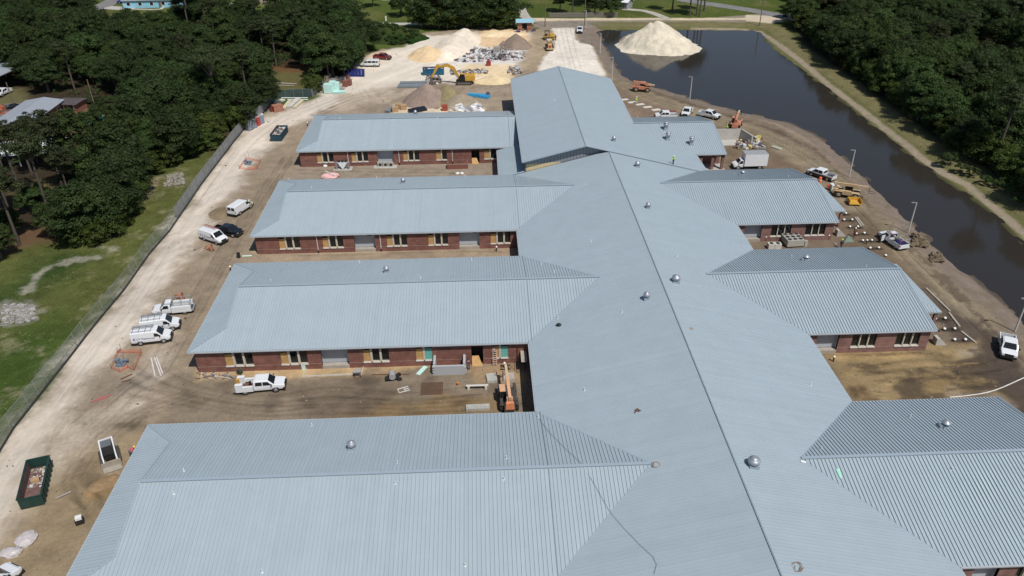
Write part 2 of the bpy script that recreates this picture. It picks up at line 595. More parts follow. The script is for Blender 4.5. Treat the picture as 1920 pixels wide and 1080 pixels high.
# right hand yard
paint([(1124, 96), (1150, 128), (1172, 148), (1290, 188), (1440, 230), (1540, 282), (1620, 350), (1700, 428), (1800, 532), (1920, 640), (2400, 1000), (2400, 1500), (1500, 1500), (1400, 460), (1350, 290), (1190, 225), (1140, 150)], (124, 109, 92), 1.5, 1.5, 1, 2)
paint([(1160, 150), (1250, 185), (1310, 215), (1240, 225), (1190, 222)], (128, 110, 93), 2, 2, 0.9, streak=0.2)
paint([(1330, 235), (1440, 250), (1520, 300), (1500, 330), (1380, 320), (1350, 290)], (117, 100, 82), 2, 2.5, 0.9, streak=0.6)
paint_line([(1150, 145), (1230, 186), (1320, 214), (1450, 262), (1545, 322), (1640, 415), (1740, 520), (1830, 600)], (143, 129, 106), 3.2, 1.6, 1.0, 0.9)
paint_line([(1150, 140), (1240, 178), (1320, 203), (1440, 240), (1530, 282), (1580, 330), (1640, 395), (1700, 455), (1780, 535), (1860, 620)], (92, 80, 68), 0.35, 0.5, 1.2, 0.75)
paint([(1560, 395), (1640, 400), (1690, 490), (1760, 560), (1740, 590), (1650, 520), (1580, 470)], (106, 91, 73), 2, 2, 0.85)
paint([(1735, 545), (1830, 605), (1920, 690), (2150, 850), (2050, 950), (1860, 765), (1800, 690), (1775, 610)], (84, 73, 64), 1.2, 1.5, 0.95)
paint([(1530, 655), (1700, 640), (1835, 640), (1810, 690), (1880, 745), (1600, 752)], (146, 126, 92), 1, 1.2, 0.95)
paint([(1540, 660), (1700, 650), (1720, 668), (1560, 678)], (178, 152, 108), 0.8, 1, 0.8)
paint([(1770, 680), (1840, 668), (1860, 690), (1800, 700)], (84, 72, 58), 0.6, 1.2, 0.9, streak=0.1)
paint([(1680, 725), (1730, 700), (1850, 715), (1890, 740), (1760, 745), (1690, 752)], (82, 70, 56), 0.8, 1.6, 0.9, streak=0.1)
paint([(1590, 725), (1620, 722), (1640, 752), (1595, 750)], (92, 74, 54), 0.6, 1.2, 0.9)
paint([(1740, 712), (1770, 706), (1780, 728), (1745, 732)], (156, 130, 88), 0.8, 1.6, 0.55)
paint([(1790, 655), (1830, 650), (1838, 664), (1800, 672)], (170, 155, 132), 0.8, 0.8, 0.8)
paint([(1780, 728), (1860, 735), (1900, 760), (1790, 765)], (148, 132, 112), 0.8, 0.8, 0.8)
# courts between the wings
paint([(340, 700), (1010, 650), (1012, 790), (280, 820)], (134, 120, 102), 1.5, 2, 0.9)
paint([(366, 694), (995, 652), (995, 672), (700, 700), (366, 716)], (188, 160, 120), 0.7, 0.9, 0.85)
paint([(640, 760), (820, 740), (960, 745), (1000, 775), (600, 790)], (140, 116, 82), 1.5, 2.5, 0.8, streak=0.1)
paint([(560, 720), (700, 700), (760, 720), (660, 790), (560, 800)], (118, 104, 88), 1.5, 2.5, 0.8, streak=0.9)
paint([(880, 690), (960, 680), (980, 710), (900, 718)], (178, 148, 112), 1, 1.2, 0.7)
paint([(470, 468), (980, 455), (985, 500), (440, 505)], (158, 140, 118), 1, 1.2, 0.9)
paint([(476, 468), (976, 455), (976, 464), (476, 478)], (184, 163, 134), 0.6, 0.8, 0.7)
paint([(556, 308), (940, 300), (945, 340), (530, 345)], (150, 136, 120), 1, 1.2, 0.9)
paint([(-60, 1100), (60, 950), (150, 850), (240, 800), (300, 800), (120, 1100), (60, 1300), (-100, 1300)], (149, 131, 103), 3, 3, 0.9)
paint([(160, 925), (185, 905), (215, 895), (222, 905), (190, 935), (165, 940)], (188, 146, 96), 0.5, 0.9, 0.6)
paint([(180, 910), (205, 900), (205, 915), (185, 922)], (142, 118, 88), 0.5, 0.6, 0.8)
paint([(165, 935), (205, 915), (200, 960), (170, 985), (145, 975)], (132, 114, 86), 1.5, 1.5, 0.7)
paint([(130, 870), (180, 850), (190, 880), (150, 895), (110, 910)], (124, 108, 86), 1.5, 2, 0.6)
# broad darker and lighter drifts, wheel marks
site_m = sstep(-0.5, 1.0, sdf_poly(gx, gy, W(SITE)))
dr = (fbm(gx * 0.16, gy * 0.16, 77, 5) - 0.5) * 0.5 + (fbm(gx * 0.7, gy * 0.7, 78, 4) - 0.5) * 0.32
road_m = sstep(0, 3, sdf_poly(gx, gy, W(ROADP)))
colr *= (1 + dr * site_m * (1 - 0.55 * road_m))[:, None]
ang = 1.02
u_ = gx * math.cos(ang) + gy * math.sin(ang)
v_ = -gx * math.sin(ang) + gy * math.cos(ang)
rut = (fbm(u_ * 0.035, v_ * 0.9, 83, 4) - 0.5) * 0.3 * sstep(0, 2, sdf_poly(gx, gy, W(ROADP)))
colr *= (1 + rut)[:, None]
# trenches between the capped footings, painted as dark lines
for a_, b_ in (((1578, 403), (1589, 402)), ((1579, 414), (1600, 414)), ((1590, 427), (1612, 427)), ((1603, 440), (1625, 439)), ((1613, 453), (1638, 452.5)), ((1628, 467), (1652, 466.5)), ((1750, 600), (1776, 599)), ((1766, 619), (1793, 618)), ((1785, 639), (1816, 639))):
    paint_line([a_, b_], (62, 52, 44), 0.45, 0.3, 0.25, 0.95)
mud = sstep(0.52, 0.68, fbm(gx * 0.33, gy * 0.33, 111, 5)) * sstep(0, 2, sdf_poly(gx, gy, W([(350, 700), (1000, 672), (1005, 780), (300, 800)])))
colr = colr * (1 - 0.5 * mud[:, None]) + np.array(lin(100, 88, 76, KA)) * 0.5 * mud[:, None]
rc_ = sstep(0, 1.5, sdf_poly(gx, gy, W([(1540, 660), (1700, 652), (1850, 640), (1890, 748), (1600, 754)])))
dk_ = sstep(0.50, 0.66, fbm(gx * 0.22 + gy * 0.05, gy * 0.75, 117, 6, 0.65)) * rc_ * 0.75
colr = colr * (1 - dk_[:, None]) + np.array(lin(84, 71, 57, KA)) * dk_[:, None]
oc_ = sstep(0.56, 0.72, fbm(gx * 0.3, gy * 0.8, 119, 5, 0.65)) * rc_ * 0.5
colr = colr * (1 - oc_[:, None]) + np.array(lin(172, 146, 104, KA)) * oc_[:, None]
# wheel marks: pairs of ruts pressed by trucks, turning wide or running along the lanes
gt = random.Random(19)


def ruts(pts, mul, wid=0.13, gauge=1.75):
    P = [Vector((*p, 0)) for p in W(pts)]
    # smooth the path
    Q = []
    for i in range(len(P) - 1):
        p0, p1, p2, p3 = P[max(i - 1, 0)], P[i], P[i + 1], P[min(i + 2, len(P) - 1)]
        for k in range(6):
            t = k / 6
            Q.append(0.5 * ((2 * p1) + (p2 - p0) * t + (2 * p0 - 5 * p1 + 4 * p2 - p3) * t * t + (3 * p1 - p0 - 3 * p2 + p3) * t ** 3))
    Q.append(P[-1])
    for s_ in (-1, 1):
        L = []
        for i, p in enumerate(Q):
            d = (Q[min(i + 1, len(Q) - 1)] - Q[max(i - 1, 0)]).normalized()
            L.append((p.x - d.y * s_ * gauge / 2, p.y + d.x * s_ * gauge / 2))
        paint_line(L, (0, 0, 0), wid, 0.2, 0.06, 1.0, None, True, mul)


LANE_L = [(-20, 1010), (60, 860), (150, 720), (240, 590), (320, 470), (390, 360), (470, 262), (560, 205), (680, 165)]
for k in range(9):
    o_ = gt.uniform(-26, 60)
    ruts([(x + o_ * (0.35 + y / 1000) + gt.uniform(-6, 6), y + gt.uniform(-5, 5)) for x, y in LANE_L], gt.choice((0.84, 0.88, 0.92, 1.04)))
for k in range(7):
    a_ = gt.uniform(-1, 1)
    ruts([(250, 700 + 40 * a_), (340, 735 + 18 * a_), (480, 760 + 12 * a_), (620, 750 + 20 * a_), (760, 755 + 14 * a_), (900, 745 + 18 * a_)], gt.choice((0.72, 0.8, 0.86)))
for k in range(6):
    a_ = gt.uniform(-1, 1)
    ruts([(170 + 30 * a_, 800), (240 + 20 * a_, 735), (300 + 14 * a_, 690), (340 + 14 * a_, 620), (400 + 10 * a_, 520), (440 + 10 * a_, 450), (500 + 8 * a_, 360), (540, 300 + 8 * a_)], gt.choice((0.74, 0.82, 0.88)))
for k in range(5):
    a_ = gt.uniform(-1, 1)
    ruts([(180, 960 + 20 * a_), (150 + 20 * a_, 900), (190, 840 + 20 * a_), (260, 780 + 10 * a_), (360, 745 + 10 * a_)], gt.choice((0.76, 0.84)))
for k in range(9):
    a_ = gt.uniform(-9, 9)
    ruts([(1150 + a_, 150), (1230 + a_, 188), (1320 + a_, 216), (1450 + a_, 263), (1545 + a_, 323), (1640 + a_, 416), (1740 + a_, 522), (1830 + a_, 602), (1930 + a_, 700)], gt.choice((0.74, 0.82, 0.9, 1.1)))
for k in range(8):
    a_ = gt.uniform(-1, 1)
    ruts([(1000, 300 - 170 + 8 * a_), (900, 160 + 6 * a_), (780, 168 + 6 * a_), (680, 176 + 8 * a_), (600, 206 + 8 * a_)], gt.choice((0.78, 0.86, 1.1)))
for k in range(8):
    a_ = gt.uniform(-10, 10)
    ruts([(1055 + a_, 50), (1060 + a_, 75), (1066 + a_, 100), (1075 + a_, 130)], gt.choice((0.86, 0.9, 1.06)))
for k in range(4):
    a_ = gt.uniform(-1, 1)
    ruts([(520, 470 + 4 * a_), (650, 470 + 4 * a_), (800, 466 + 3 * a_), (940, 468)], 0.8)
    ruts([(560, 318 + 5 * a_), (700, 322 + 4 * a_), (860, 324 + 3 * a_)], 0.82)
    ruts([(1640, 700 + 10 * a_), (1740, 690 + 12 * a_), (1820, 700 + 10 * a_), (1900, 690 + 20 * a_)], 0.72)
for k in range(30):       # damp spots and small stains
    px = gt.choice([(gt.uniform(360, 980), gt.uniform(705, 775)), (gt.uniform(120, 330), gt.uniform(700, 980)), (gt.uniform(1560, 1880), gt.uniform(655, 745)), (gt.uniform(500, 950), gt.uniform(310, 330)), (gt.uniform(480, 960), gt.uniform(462, 480))])
    c_ = G(*px)
    r_ = gt.uniform(0.3, 1.3)
    paint_line([(c_.x - r_, c_.y), (c_.x + r_ * gt.uniform(0.3, 1.5), c_.y + gt.uniform(-0.4, 0.4))], (0, 0, 0), r_ * 0.5, 0.5, 0.5, 1.0, None, True, gt.uniform(0.55, 0.8))
# lane and lawns at the far side
paint([(690, 50), (790, 50), (790, 64), (760, 90), (715, 90), (690, 78)], (90, 98, 52), 1.5, 1.5, 1, 0)
paint([(715, 60), (735, 56), (740, 80), (715, 88)], (84, 104, 44), 2, 2, 0.8)
paint([(1000, 34), (1130, 36), (1300, 36), (1460, 24), (1480, 32), (1440, 48), (1300, 50), (1130, 52), (1000, 52)], (142, 130, 116), 0.8, 0.8, 1, 2)
paint([(990, 34), (1200, 34), (1400, 34), (1400, 37), (1200, 37.5), (990, 40)], (214, 198, 168), 0.6, 0.8, 0.9)
paint([(1130, 46), (1440, 45), (1440, 48), (1130, 50)], (74, 66, 52), 0.6, 1.5, 0.9)
paint([(1400, 28), (1450, 30), (1480, 40), (1440, 44), (1400, 40)], (205, 190, 165), 0.6, 1, 0.9)
# pond banks
dp = sdf_poly(gx, gy, POND)
cl = sdf_line(gx, gy, W(SHORE_L, WATER_Z))
cr = sdf_line(gx, gy, W(SHORE_R, WATER_Z))
left = cl < cr
wb = sstep(-5.2, -3.6, dp + warp1 * 1.5) * (dp < 3)
cbank = np.where(left[:, None], np.array(lin(128, 114, 102, KA)), np.array(lin(104, 102, 64, KA)))
grassy = sstep(0.5, 0.66, fbm(gx * 0.5, gy * 0.5, 91)) * left * 0.25
cbank = cbank * (1 - grassy[:, None]) + np.array(lin(92, 92, 58, KA)) * grassy[:, None]
colr = colr * (1 - wb[:, None]) + cbank * wb[:, None]
zone[(wb > 0.5)] = 4
wet = sstep(-0.9, 0.2, dp + warp2)
colr = colr * (1 - 0.55 * wet[:, None])
wr = sstep(-11, -8, dp + warp1 * 3) * (~left) * (dp < -3.5)
colr = colr * (1 - wr[:, None]) + np.array(lin(112, 106, 72, KA)) * wr[:, None]
colr[(wr > 0.3)] *= (0.85 + 0.4 * fbm(gx * 0.4, gy * 0.4, 97))[(wr > 0.3), None]
zone[wr > 0.5] = 4
paint_line(TRACK_R, (156, 142, 122), 0.85, 0.4, 0.2, 0.95, None, True)
# height
gz = (fbm(gx * 0.3, gy * 0.3, 5) - 0.5) * 0.10
out = sstep(-7.0, 0.0, dp)
gz = gz * (1 - out) + np.where(dp > 0, -0.9 - 1.8 * sstep(0, 7, dp), -0.9 * sstep(-5.5, 0.6, dp) * 1.06)
gz += (fbm(gx * 0.35, gy * 0.35, 131, 3, 0.4) - 0.5) * 0.30 * sstep(-2.5, -0.8, dp) * (1 - sstep(0.6, 2.5, dp))
gz[dp < -7] = ((fbm(gx * 0.3, gy * 0.3, 5) - 0.5) * 0.10)[dp < -7]
colr = np.clip(colr, 0.004, 0.75)
M_EARTH = attr_mat('bare_earth')
M_LAWN = attr_mat('grass_ground', 1.0, 1.0, ((0.5, 0.2), (3.0, 0.3), (11.0, 0.3)), 0.05)
nx, ny = len(xs), len(ys)
ii, jj = np.meshgrid(np.arange(nx - 1), np.arange(ny - 1))
q = np.stack([jj * nx + ii, jj * nx + ii + 1, (jj + 1) * nx + ii + 1, (jj + 1) * nx + ii], -1).reshape(-1, 4)
zf = np.sort(zone[q], axis=1)[:, 1]
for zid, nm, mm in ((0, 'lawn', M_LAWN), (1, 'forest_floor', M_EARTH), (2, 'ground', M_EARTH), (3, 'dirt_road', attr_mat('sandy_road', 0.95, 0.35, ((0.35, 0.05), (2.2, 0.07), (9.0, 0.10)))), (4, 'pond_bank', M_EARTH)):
    fq = q[zf == zid]
    used, inv = np.unique(fq.ravel(), return_inverse=True)
    me = bpy.data.meshes.new(nm)
    me.vertices.add(len(used))
    me.vertices.foreach_set('co', np.stack([gx[used], gy[used], gz[used]], -1).ravel())
    me.loops.add(len(inv))
    me.loops.foreach_set('vertex_index', inv.astype(np.int32))
    me.polygons.add(len(fq))
    me.polygons.foreach_set('loop_start', np.arange(0, len(inv), 4, dtype=np.int32))
    me.polygons.foreach_set('use_smooth', np.ones(len(fq), bool))
    me.update(calc_edges=True)
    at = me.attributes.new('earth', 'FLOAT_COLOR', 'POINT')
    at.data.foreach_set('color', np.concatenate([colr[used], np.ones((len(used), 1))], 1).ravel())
    me.materials.append(mm)
    o = bpy.data.objects.new(nm, me)
    COL.objects.link(o)
    tag(o, kind='structure')

# water
wm = bpy.data.materials.new('pond_water')
wm.use_nodes = True
nt = wm.node_tree
b = nt.nodes['Principled BSDF']
b.inputs['Base Color'].default_value = (0.031, 0.027, 0.023, 1)
b.inputs['Roughness'].default_value = 0.07
b.inputs['IOR'].default_value = 1.33
geo = nt.nodes.new('ShaderNodeNewGeometry')
mp = nt.nodes.new('ShaderNodeMapping')
mp.inputs['Rotation'].default_value = (0, 0, R(25))
mp.inputs['Scale'].default_value = (0.5, 1.3, 1)
nt.links.new(geo.outputs['Position'], mp.inputs['Vector'])
n1 = nt.nodes.new('ShaderNodeTexNoise')
n1.inputs['Scale'].default_value = 1.1
n1.inputs['Detail'].default_value = 6
nt.links.new(mp.outputs[0], n1.inputs['Vector'])
n2 = nt.nodes.new('ShaderNodeTexNoise')
n2.inputs['Scale'].default_value = 0.06
n2.inputs['Detail'].default_value = 3
nt.links.new(geo.outputs['Position'], n2.inputs['Vector'])
mr = nt.nodes.new('ShaderNodeMapRange')
mr.inputs['From Min'].default_value = 0.42
mr.inputs['From Max'].default_value = 0.62
mr.inputs['To Min'].default_value = 0.09
mr.inputs['To Max'].default_value = 0.42
nt.links.new(n2.outputs['Fac'], mr.inputs['Value'])
bp = nt.nodes.new('ShaderNodeBump')
bp.inputs['Distance'].default_value = 0.06
nt.links.new(mr.outputs[0], bp.inputs['Strength'])
nt.links.new(n1.outputs['Fac'], bp.inputs['Height'])
nt.links.new(bp.outputs[0], b.inputs['Normal'])
w = MB()
w.poly([(x, y, WATER_Z) for x, y in W([(1112, 58)] + [(a - 12, c + 4) for a, c in SHORE_L[1:]] + [(a + 22, c - 4) for a, c in SHORE_R[:-5]] + [(1430, 54), (1300, 53), (1130, 53)], WATER_Z)])
tag(w.build('water', wm), kind='structure')


# asphalt and concrete strips at the far side
def strip(name, pts, wid, m, z=0.07):
    P = [Vector((*p, z)) for p in W(pts)]
    s = MB()
    L, Rr = [], []
    for i, p in enumerate(P):
        d = (P[min(i + 1, len(P) - 1)] - P[max(i - 1, 0)]).normalized()
        nrm = Vector((-d.y, d.x, 0))
        wv = wid[i] if isinstance(wid, (list, tuple)) else wid
        L.append(p + nrm * wv / 2)
        Rr.append(p - nrm * wv / 2)
    n = len(P)
    s.add(L + Rr, [(i + n, i + n + 1, i + 1, i) for i in range(n - 1)])
    edge = [Vector((a.x, a.y, -0.2)) for a in L + Rr]
    s.add(L + Rr + edge, [(i, i + 1, 2 * n + i + 1, 2 * n + i) for i in range(n - 1)] + [(n + i + 1, n + i, 3 * n + i, 3 * n + i + 1) for i in range(n - 1)])
    return tag(s.build(name, m), kind='structure')


M_ASPH = mat('worn_asphalt', (0.19, 0.185, 0.18), 0.9, var=0.18, scale=0.3)
M_CONC = mat('pale_concrete', (0.42, 0.40, 0.36), 0.9, var=0.14, scale=0.5)
M_GRAVEL = mat('limerock_lane', (0.40, 0.37, 0.31), 0.95, var=0.2, scale=0.4)
strip('road', [(1230, -14), (1290, 2), (1340, 9), (1400, 18), (1450, 27), (1500, 37), (1600, 62)], 6.5, M_ASPH)
strip('lane', [(480, 38), (600, 44), (690, 45), (740, 45), (800, 44.5), (1000, 43)], 3.6, M_CONC, 0.05)
strip('lane', [(1000, 42), (985, 33), (978, 22), (976, 10)], [4.5, 4, 4, 4], M_GRAVEL, 0.09)
strip('driveway', [(1168, 17), (1205, 20), (1225, 25), (1240, 31), (1252, 36)], 3.2, M_GRAVEL, 0.09)
strip('road', [(150, 32), (185, 16), (205, 5), (225, -5)], 7.0, M_ASPH, 0.07)
strip('driveway', [(200, 14), (225, 16), (250, 17)], 5.5, M_CONC, 0.10)
strip('footpath', [(248, 17), (285, 18), (302, 17), (306, 13)], 1.6, M_CONC, 0.06)
strip('footpath', [(498, 16), (506, 8), (512, 0)], 1.6, M_CONC, 0.06)
# ------------------------------------------------------------------ the school building
XR, ZR, WS, ZE, ZW, HW = 23.752, 8.202, 18.487, 3.6, 6.291, 11.699
SS, SW = (ZR - ZE) / WS, (ZW - ZE) / HW
XL, XG, XE = -38.75, -34.64, 59.7
XSL, XSR = XR - WS, XR + WS
AP = (ZW - ZE) / SS
YL = {4: 57.1, 3: 94.45, 2: 126.9, 1: 165.06}
YR1, YGN, YGF, XGR, ZGR, XGL, XGE = 158.6, 137.6, 192.5, 19.3, 9.5, 7.4, 32.5
SG = 0.25
Y0S = 18.0

M_ROOF = mat('painted_steel_roof', (0.345, 0.408, 0.446), 0.40, var=0.035, scale=0.35, bump=0.05, bscale=1.6)
M_TRIM = mat('roof_trim', (0.31, 0.37, 0.42), 0.4, var=0.04)
M_GUT = mat('gutter_grey', (0.42, 0.45, 0.48), 0.45, var=0.05)
M_SOFF = mat('soffit_dark', (0.12, 0.11, 0.11), 0.8)
M_BRICK = brick_mat('red_brick', (0.225, 0.078, 0.054), (0.16, 0.058, 0.044), (0.26, 0.19, 0.16))
M_BRICK2 = brick_mat('pink_brown_brick', (0.25, 0.12, 0.098), (0.19, 0.09, 0.076), (0.29, 0.22, 0.19))
M_CREAM = mat('cream_window_frame', (0.55, 0.50, 0.40), 0.6, var=0.06)
M_SILL = mat('pale_sill', (0.62, 0.60, 0.56), 0.7)
M_GLASS = mat('dark_glass', (0.012, 0.014, 0.016), 0.12, var=0.0)
M_PLY = mat('plywood', (0.47, 0.28, 0.11), 0.8, var=0.16, scale=2.0)
M_TEAL = mat('teal_sheathing', (0.14, 0.42, 0.36), 0.6, var=0.1)
M_GREY = mat('grey_wall_panel', (0.40, 0.43, 0.46), 0.6, var=0.05)
M_STEP = mat('stoop_concrete', (0.36, 0.32, 0.27), 0.9, var=0.15)
M_WHITE = mat('white_pvc', (0.75, 0.74, 0.72), 0.45, var=0.03)
M_GALV = mat('spun_aluminium', (0.40, 0.42, 0.45), 0.45, metal=0.45, var=0.06)
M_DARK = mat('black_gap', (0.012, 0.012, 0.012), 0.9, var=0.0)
M_SIDING = mat('grey_ribbed_siding', (0.25, 0.27, 0.29), 0.5, var=0.06)
M_YELL = mat('yellow_sheathing', (0.62, 0.50, 0.28), 0.8, var=0.1)

nt = M_ROOF.node_tree
_b = nt.nodes['Principled BSDF']
_src = _b.inputs['Base Color'].links[0].from_socket
_at = nt.nodes.new('ShaderNodeAttribute')
_at.attribute_name = 'tone'
_ma = nt.nodes.new('ShaderNodeMath')
_ma.operation = 'ADD'
_ma.inputs[1].default_value = 1.0
nt.links.new(_at.outputs['Fac'], _ma.inputs[0])
_mx = nt.nodes.new('ShaderNodeMix')
_mx.data_type = 'RGBA'
_mx.blend_type = 'MULTIPLY'
_mx.inputs['Factor'].default_value = 1.0
nt.links.new(_src, _mx.inputs['A'])
nt.links.new(_ma.outputs[0], _mx.inputs['B'])
nt.links.new(_mx.outputs['Result'], _b.inputs['Base Color'])


def set_tone(o, vals):
    a_ = o.data.attributes.new('tone', 'FLOAT', 'FACE')
    a_.data.foreach_set('value', vals)


school = thing('school_building', 'long school under construction with pale blue-grey standing seam roof, brick wings and central spine', 'school')


def zs(x, y):
    return ZR - SS * abs(x - XR)


def zw_(k):
    yk = YL.get(k, YR1)
    return lambda x, y: ZW - SW * abs(y - yk)


def zg(x, y):
    return ZGR - SG * abs(x - XGR)


def roofz(x, y):
    z = -1.0
    if XSL <= x <= XSR and y <= 138.1:
        z = max(z, zs(x, y))
    for k, yk in YL.items():
        xe = XE if k in (2, 3, 4) else 7.4
        if XL <= x <= xe and abs(y - yk) <= HW and not (k == 1 and x > 7.4):
            zz = ZW - SW * abs(y - yk)
            if x < XG:
                zz = min(zz, ZE + SW * (x - XL))
            if not (XSL + AP < x < XSR - AP):
                z = max(z, zz)
    if XGL <= x <= XGE and YGN <= y <= YGF:
        z = max(z, zg(x, y))
    if XGE < x <= 43.4 and YGN <= y <= YR1:
        z = max(z, zg(x, y))
    if 31 <= x <= 49.5 and abs(y - YR1) <= HW:
        z = max(z, ZW - SW * abs(y - YR1))
    if 2.9 <= x <= XGL and 138.1 <= y <= 153.4:
        z = max(z, ZE + SS * (x - XSL))
    return z


def on_roof(px, py):
    d = _F + (px - 960.0) / CAM_F * _RT - (py - 540.0) / CAM_F * _UP
    t = (10.0 - CAM_H) / d[2]
    while True:
        x, y, z = d[0] * t, d[1] * t, CAM_H + d[2] * t
        zz = roofz(x, y)
        if z <= zz or z < 0:
            return Vector((x, y, max(zz, 0)))
        t += 0.05 if z - zz > 0.6 else 0.004


N_PANEL = [0]


def slope(u0, u1, lo, hi, zf, axis, single=False, breaks=(), pw=0.4, cap=300, rib=0.085):
    """One roof plane: metal deck, and its standing seam panels as pieces of it."""
    ub = sorted({u0, u1, *[b for b in breaks if u0 < b < u1]})
    P = (lambda u, v, dz=0.0: (u, v, zf(u, v) + dz)) if axis == 'x' else (lambda u, v, dz=0.0: (v, u, zf(v, u) + dz))
    dk = MB()
    for a, b_ in zip(ub[:-1], ub[1:]):
        e = 1e-6
        pts = [P(a, lo(a + e), -0.05), P(b_, lo(b_ - e), -0.05), P(b_, hi(b_ - e), -0.05), P(a, hi(a + e), -0.05)]
        pts = [p for i, p in enumerate(pts) if (Vector(p) - Vector(pts[i - 1])).length > 1e-3]
        if len(pts) > 2:
            dk.poly(pts)
    deck = dk.build('roof', M_ROOF, school)
    allp = MB()
    tones = []
    n = int(round((u1 - u0) / pw))
    st = (u1 - u0) / n
    for i in range(n):
        a, b_ = u0 + i * st, u0 + (i + 1) * st
        mids = [q_ for q_ in ub if a + 1e-4 < q_ < b_ - 1e-4]
        us = [a + 1e-6] + mids + [b_ - 1e-6]
        pl = [(u, lo(u)) for u in us]
        ph = [(u, hi(u)) for u in reversed(us)]
        if max(hi(u) - lo(u) for u in us) < 0.02:
            continue
        one = single and N_PANEL[0] < cap
        m = MB() if one else allp
        tv = random.gauss(0, 0.012)
        n0 = len(m.f)
        m.poly([P(u, v) for u, v in pl + ph])
        la, ha = lo(a + 1e-6), hi(a + 1e-6)
        if ha - la > 0.1:
            w2, h = 0.016, rib
            A = [P(a - w2, la, -0.02), P(a + w2, la, -0.02), P(a + w2, la, h), P(a - w2, la, h)]
            B = [P(a - w2, ha, -0.02), P(a + w2, ha, -0.02), P(a + w2, ha, h), P(a - w2, ha, h)]
            m.add(A + B, [(0, 1, 2, 3), (7, 6, 5, 4), (4, 7, 3, 0), (5, 1, 2, 6), (7, 6, 2, 3)])
        if one:
            N_PANEL[0] += 1
            set_tone(m.build('roof_panel', M_ROOF, deck), [tv] * len(m.f))
        else:
            tones += [tv] * (len(m.f) - n0)
    if allp.f:
        ao = allp.build('roof_panel', M_ROOF, deck)
        set_tone(ao, tones)
        tag(ao, kind='stuff')
    return deck


def capline(p0, p1, w=0.36, h=0.07, name='ridge_cap', m=None, dz=0.10):
    b_ = MB()
    b_.beam(Vector(p0) + Vector((0, 0, dz)), Vector(p1) + Vector((0, 0, dz)), w, h)
    return b_.build(name, m or M_TRIM, school)


def gutter(p0, p1, side):
    """side: unit vector pointing away from the wall."""
    p0, p1, s = Vector(p0), Vector(p1), Vector(side)
    b_ = MB()
    d = Vector((0, 0, -0.12))
    b_.beam(p0 + d + s * 0.05, p1 + d + s * 0.05, 0.13, 0.15)
    g = b_.build('gutter', M_GUT, school)
    b_ = MB()
    d = Vector((0, 0, -0.24))
    b_.beam(p0 + d - s * 0.20, p1 + d - s * 0.20, 0.34, 0.06)
    b_.build('soffit', M_SOFF, school)
    return g


def lerp(a, b_, t):
    return a + (b_ - a) * t


# nearest wings first, so that their panels are the single ones
for k in (4, 3, 2, 1):
    yk = YL[k]
    yf, yb = yk - HW, yk + HW
    xin = XSL + AP if k != 1 else XGL - 0.02
    sh = (0.0 if k != 1 else 99.0)
    f_lo = (lambda x, yf=yf, yk=yk, sh=sh: yf if x <= XSL + sh else yf + (x - XSL) / AP * HW)
    f_hi = (lambda x, yf=yf, yk=yk: min(yk, yf + (x - XL)) if x < XG else yk)
    b_lo = (lambda x, yb=yb, yk=yk: max(yk, yb - (x - XL)) if x < XG else yk)
    b_hi = (lambda x, yb=yb, yk=yk, sh=sh: yb if x <= XSL + sh else yb - (x - XSL) / AP * HW)
    slope(XL, xin, f_lo, f_hi, zw_(k), 'x', k == 4, (XG, XSL), cap=130)
    slope(XL, xin, b_lo, b_hi, zw_(k), 'x', k == 4, (XG, XSL), cap=195)
    sk = XG - XL
    slope(yf, yb, lambda y: XL, lambda y, yf=yf, yb=yb: XL + min(XG - XL, y - yf, yb - y), lambda x, y: ZE + SW * (x - XL), 'y', False, (yf + sk, yb - sk))
    gb = MB()
    zz = ZE + SW * sk
    gb.poly([(XG, yf + sk, zz), (XG, yk, ZW), (XG, yb - sk, zz)])
    gb.build('gablet', M_SIDING, school)
    capline((XG, yk, ZW), (xin, yk, ZW))
    for (a, c) in ((yf, 1), (yb, -1)):
        capline((XL, a, ZE), (XG, a + c * sk, zz), 0.22, 0.05, 'hip_cap', dz=0.05)
        capline((XG - 0.08, a + c * sk, zz), (XG - 0.08, yk, ZW), 0.16, 0.06, 'rake_trim', dz=0.05)
    gutter((XL, yf, ZE), (XSL if k != 1 else 5.9, yf, ZE), (0, -1, 0))
    gutter((XL, yb, ZE), (XSL if k != 1 else 5.9, yb, ZE), (0, 1, 0))
    gutter((XL, yf, ZE), (XL, yb, ZE), (-1, 0, 0))
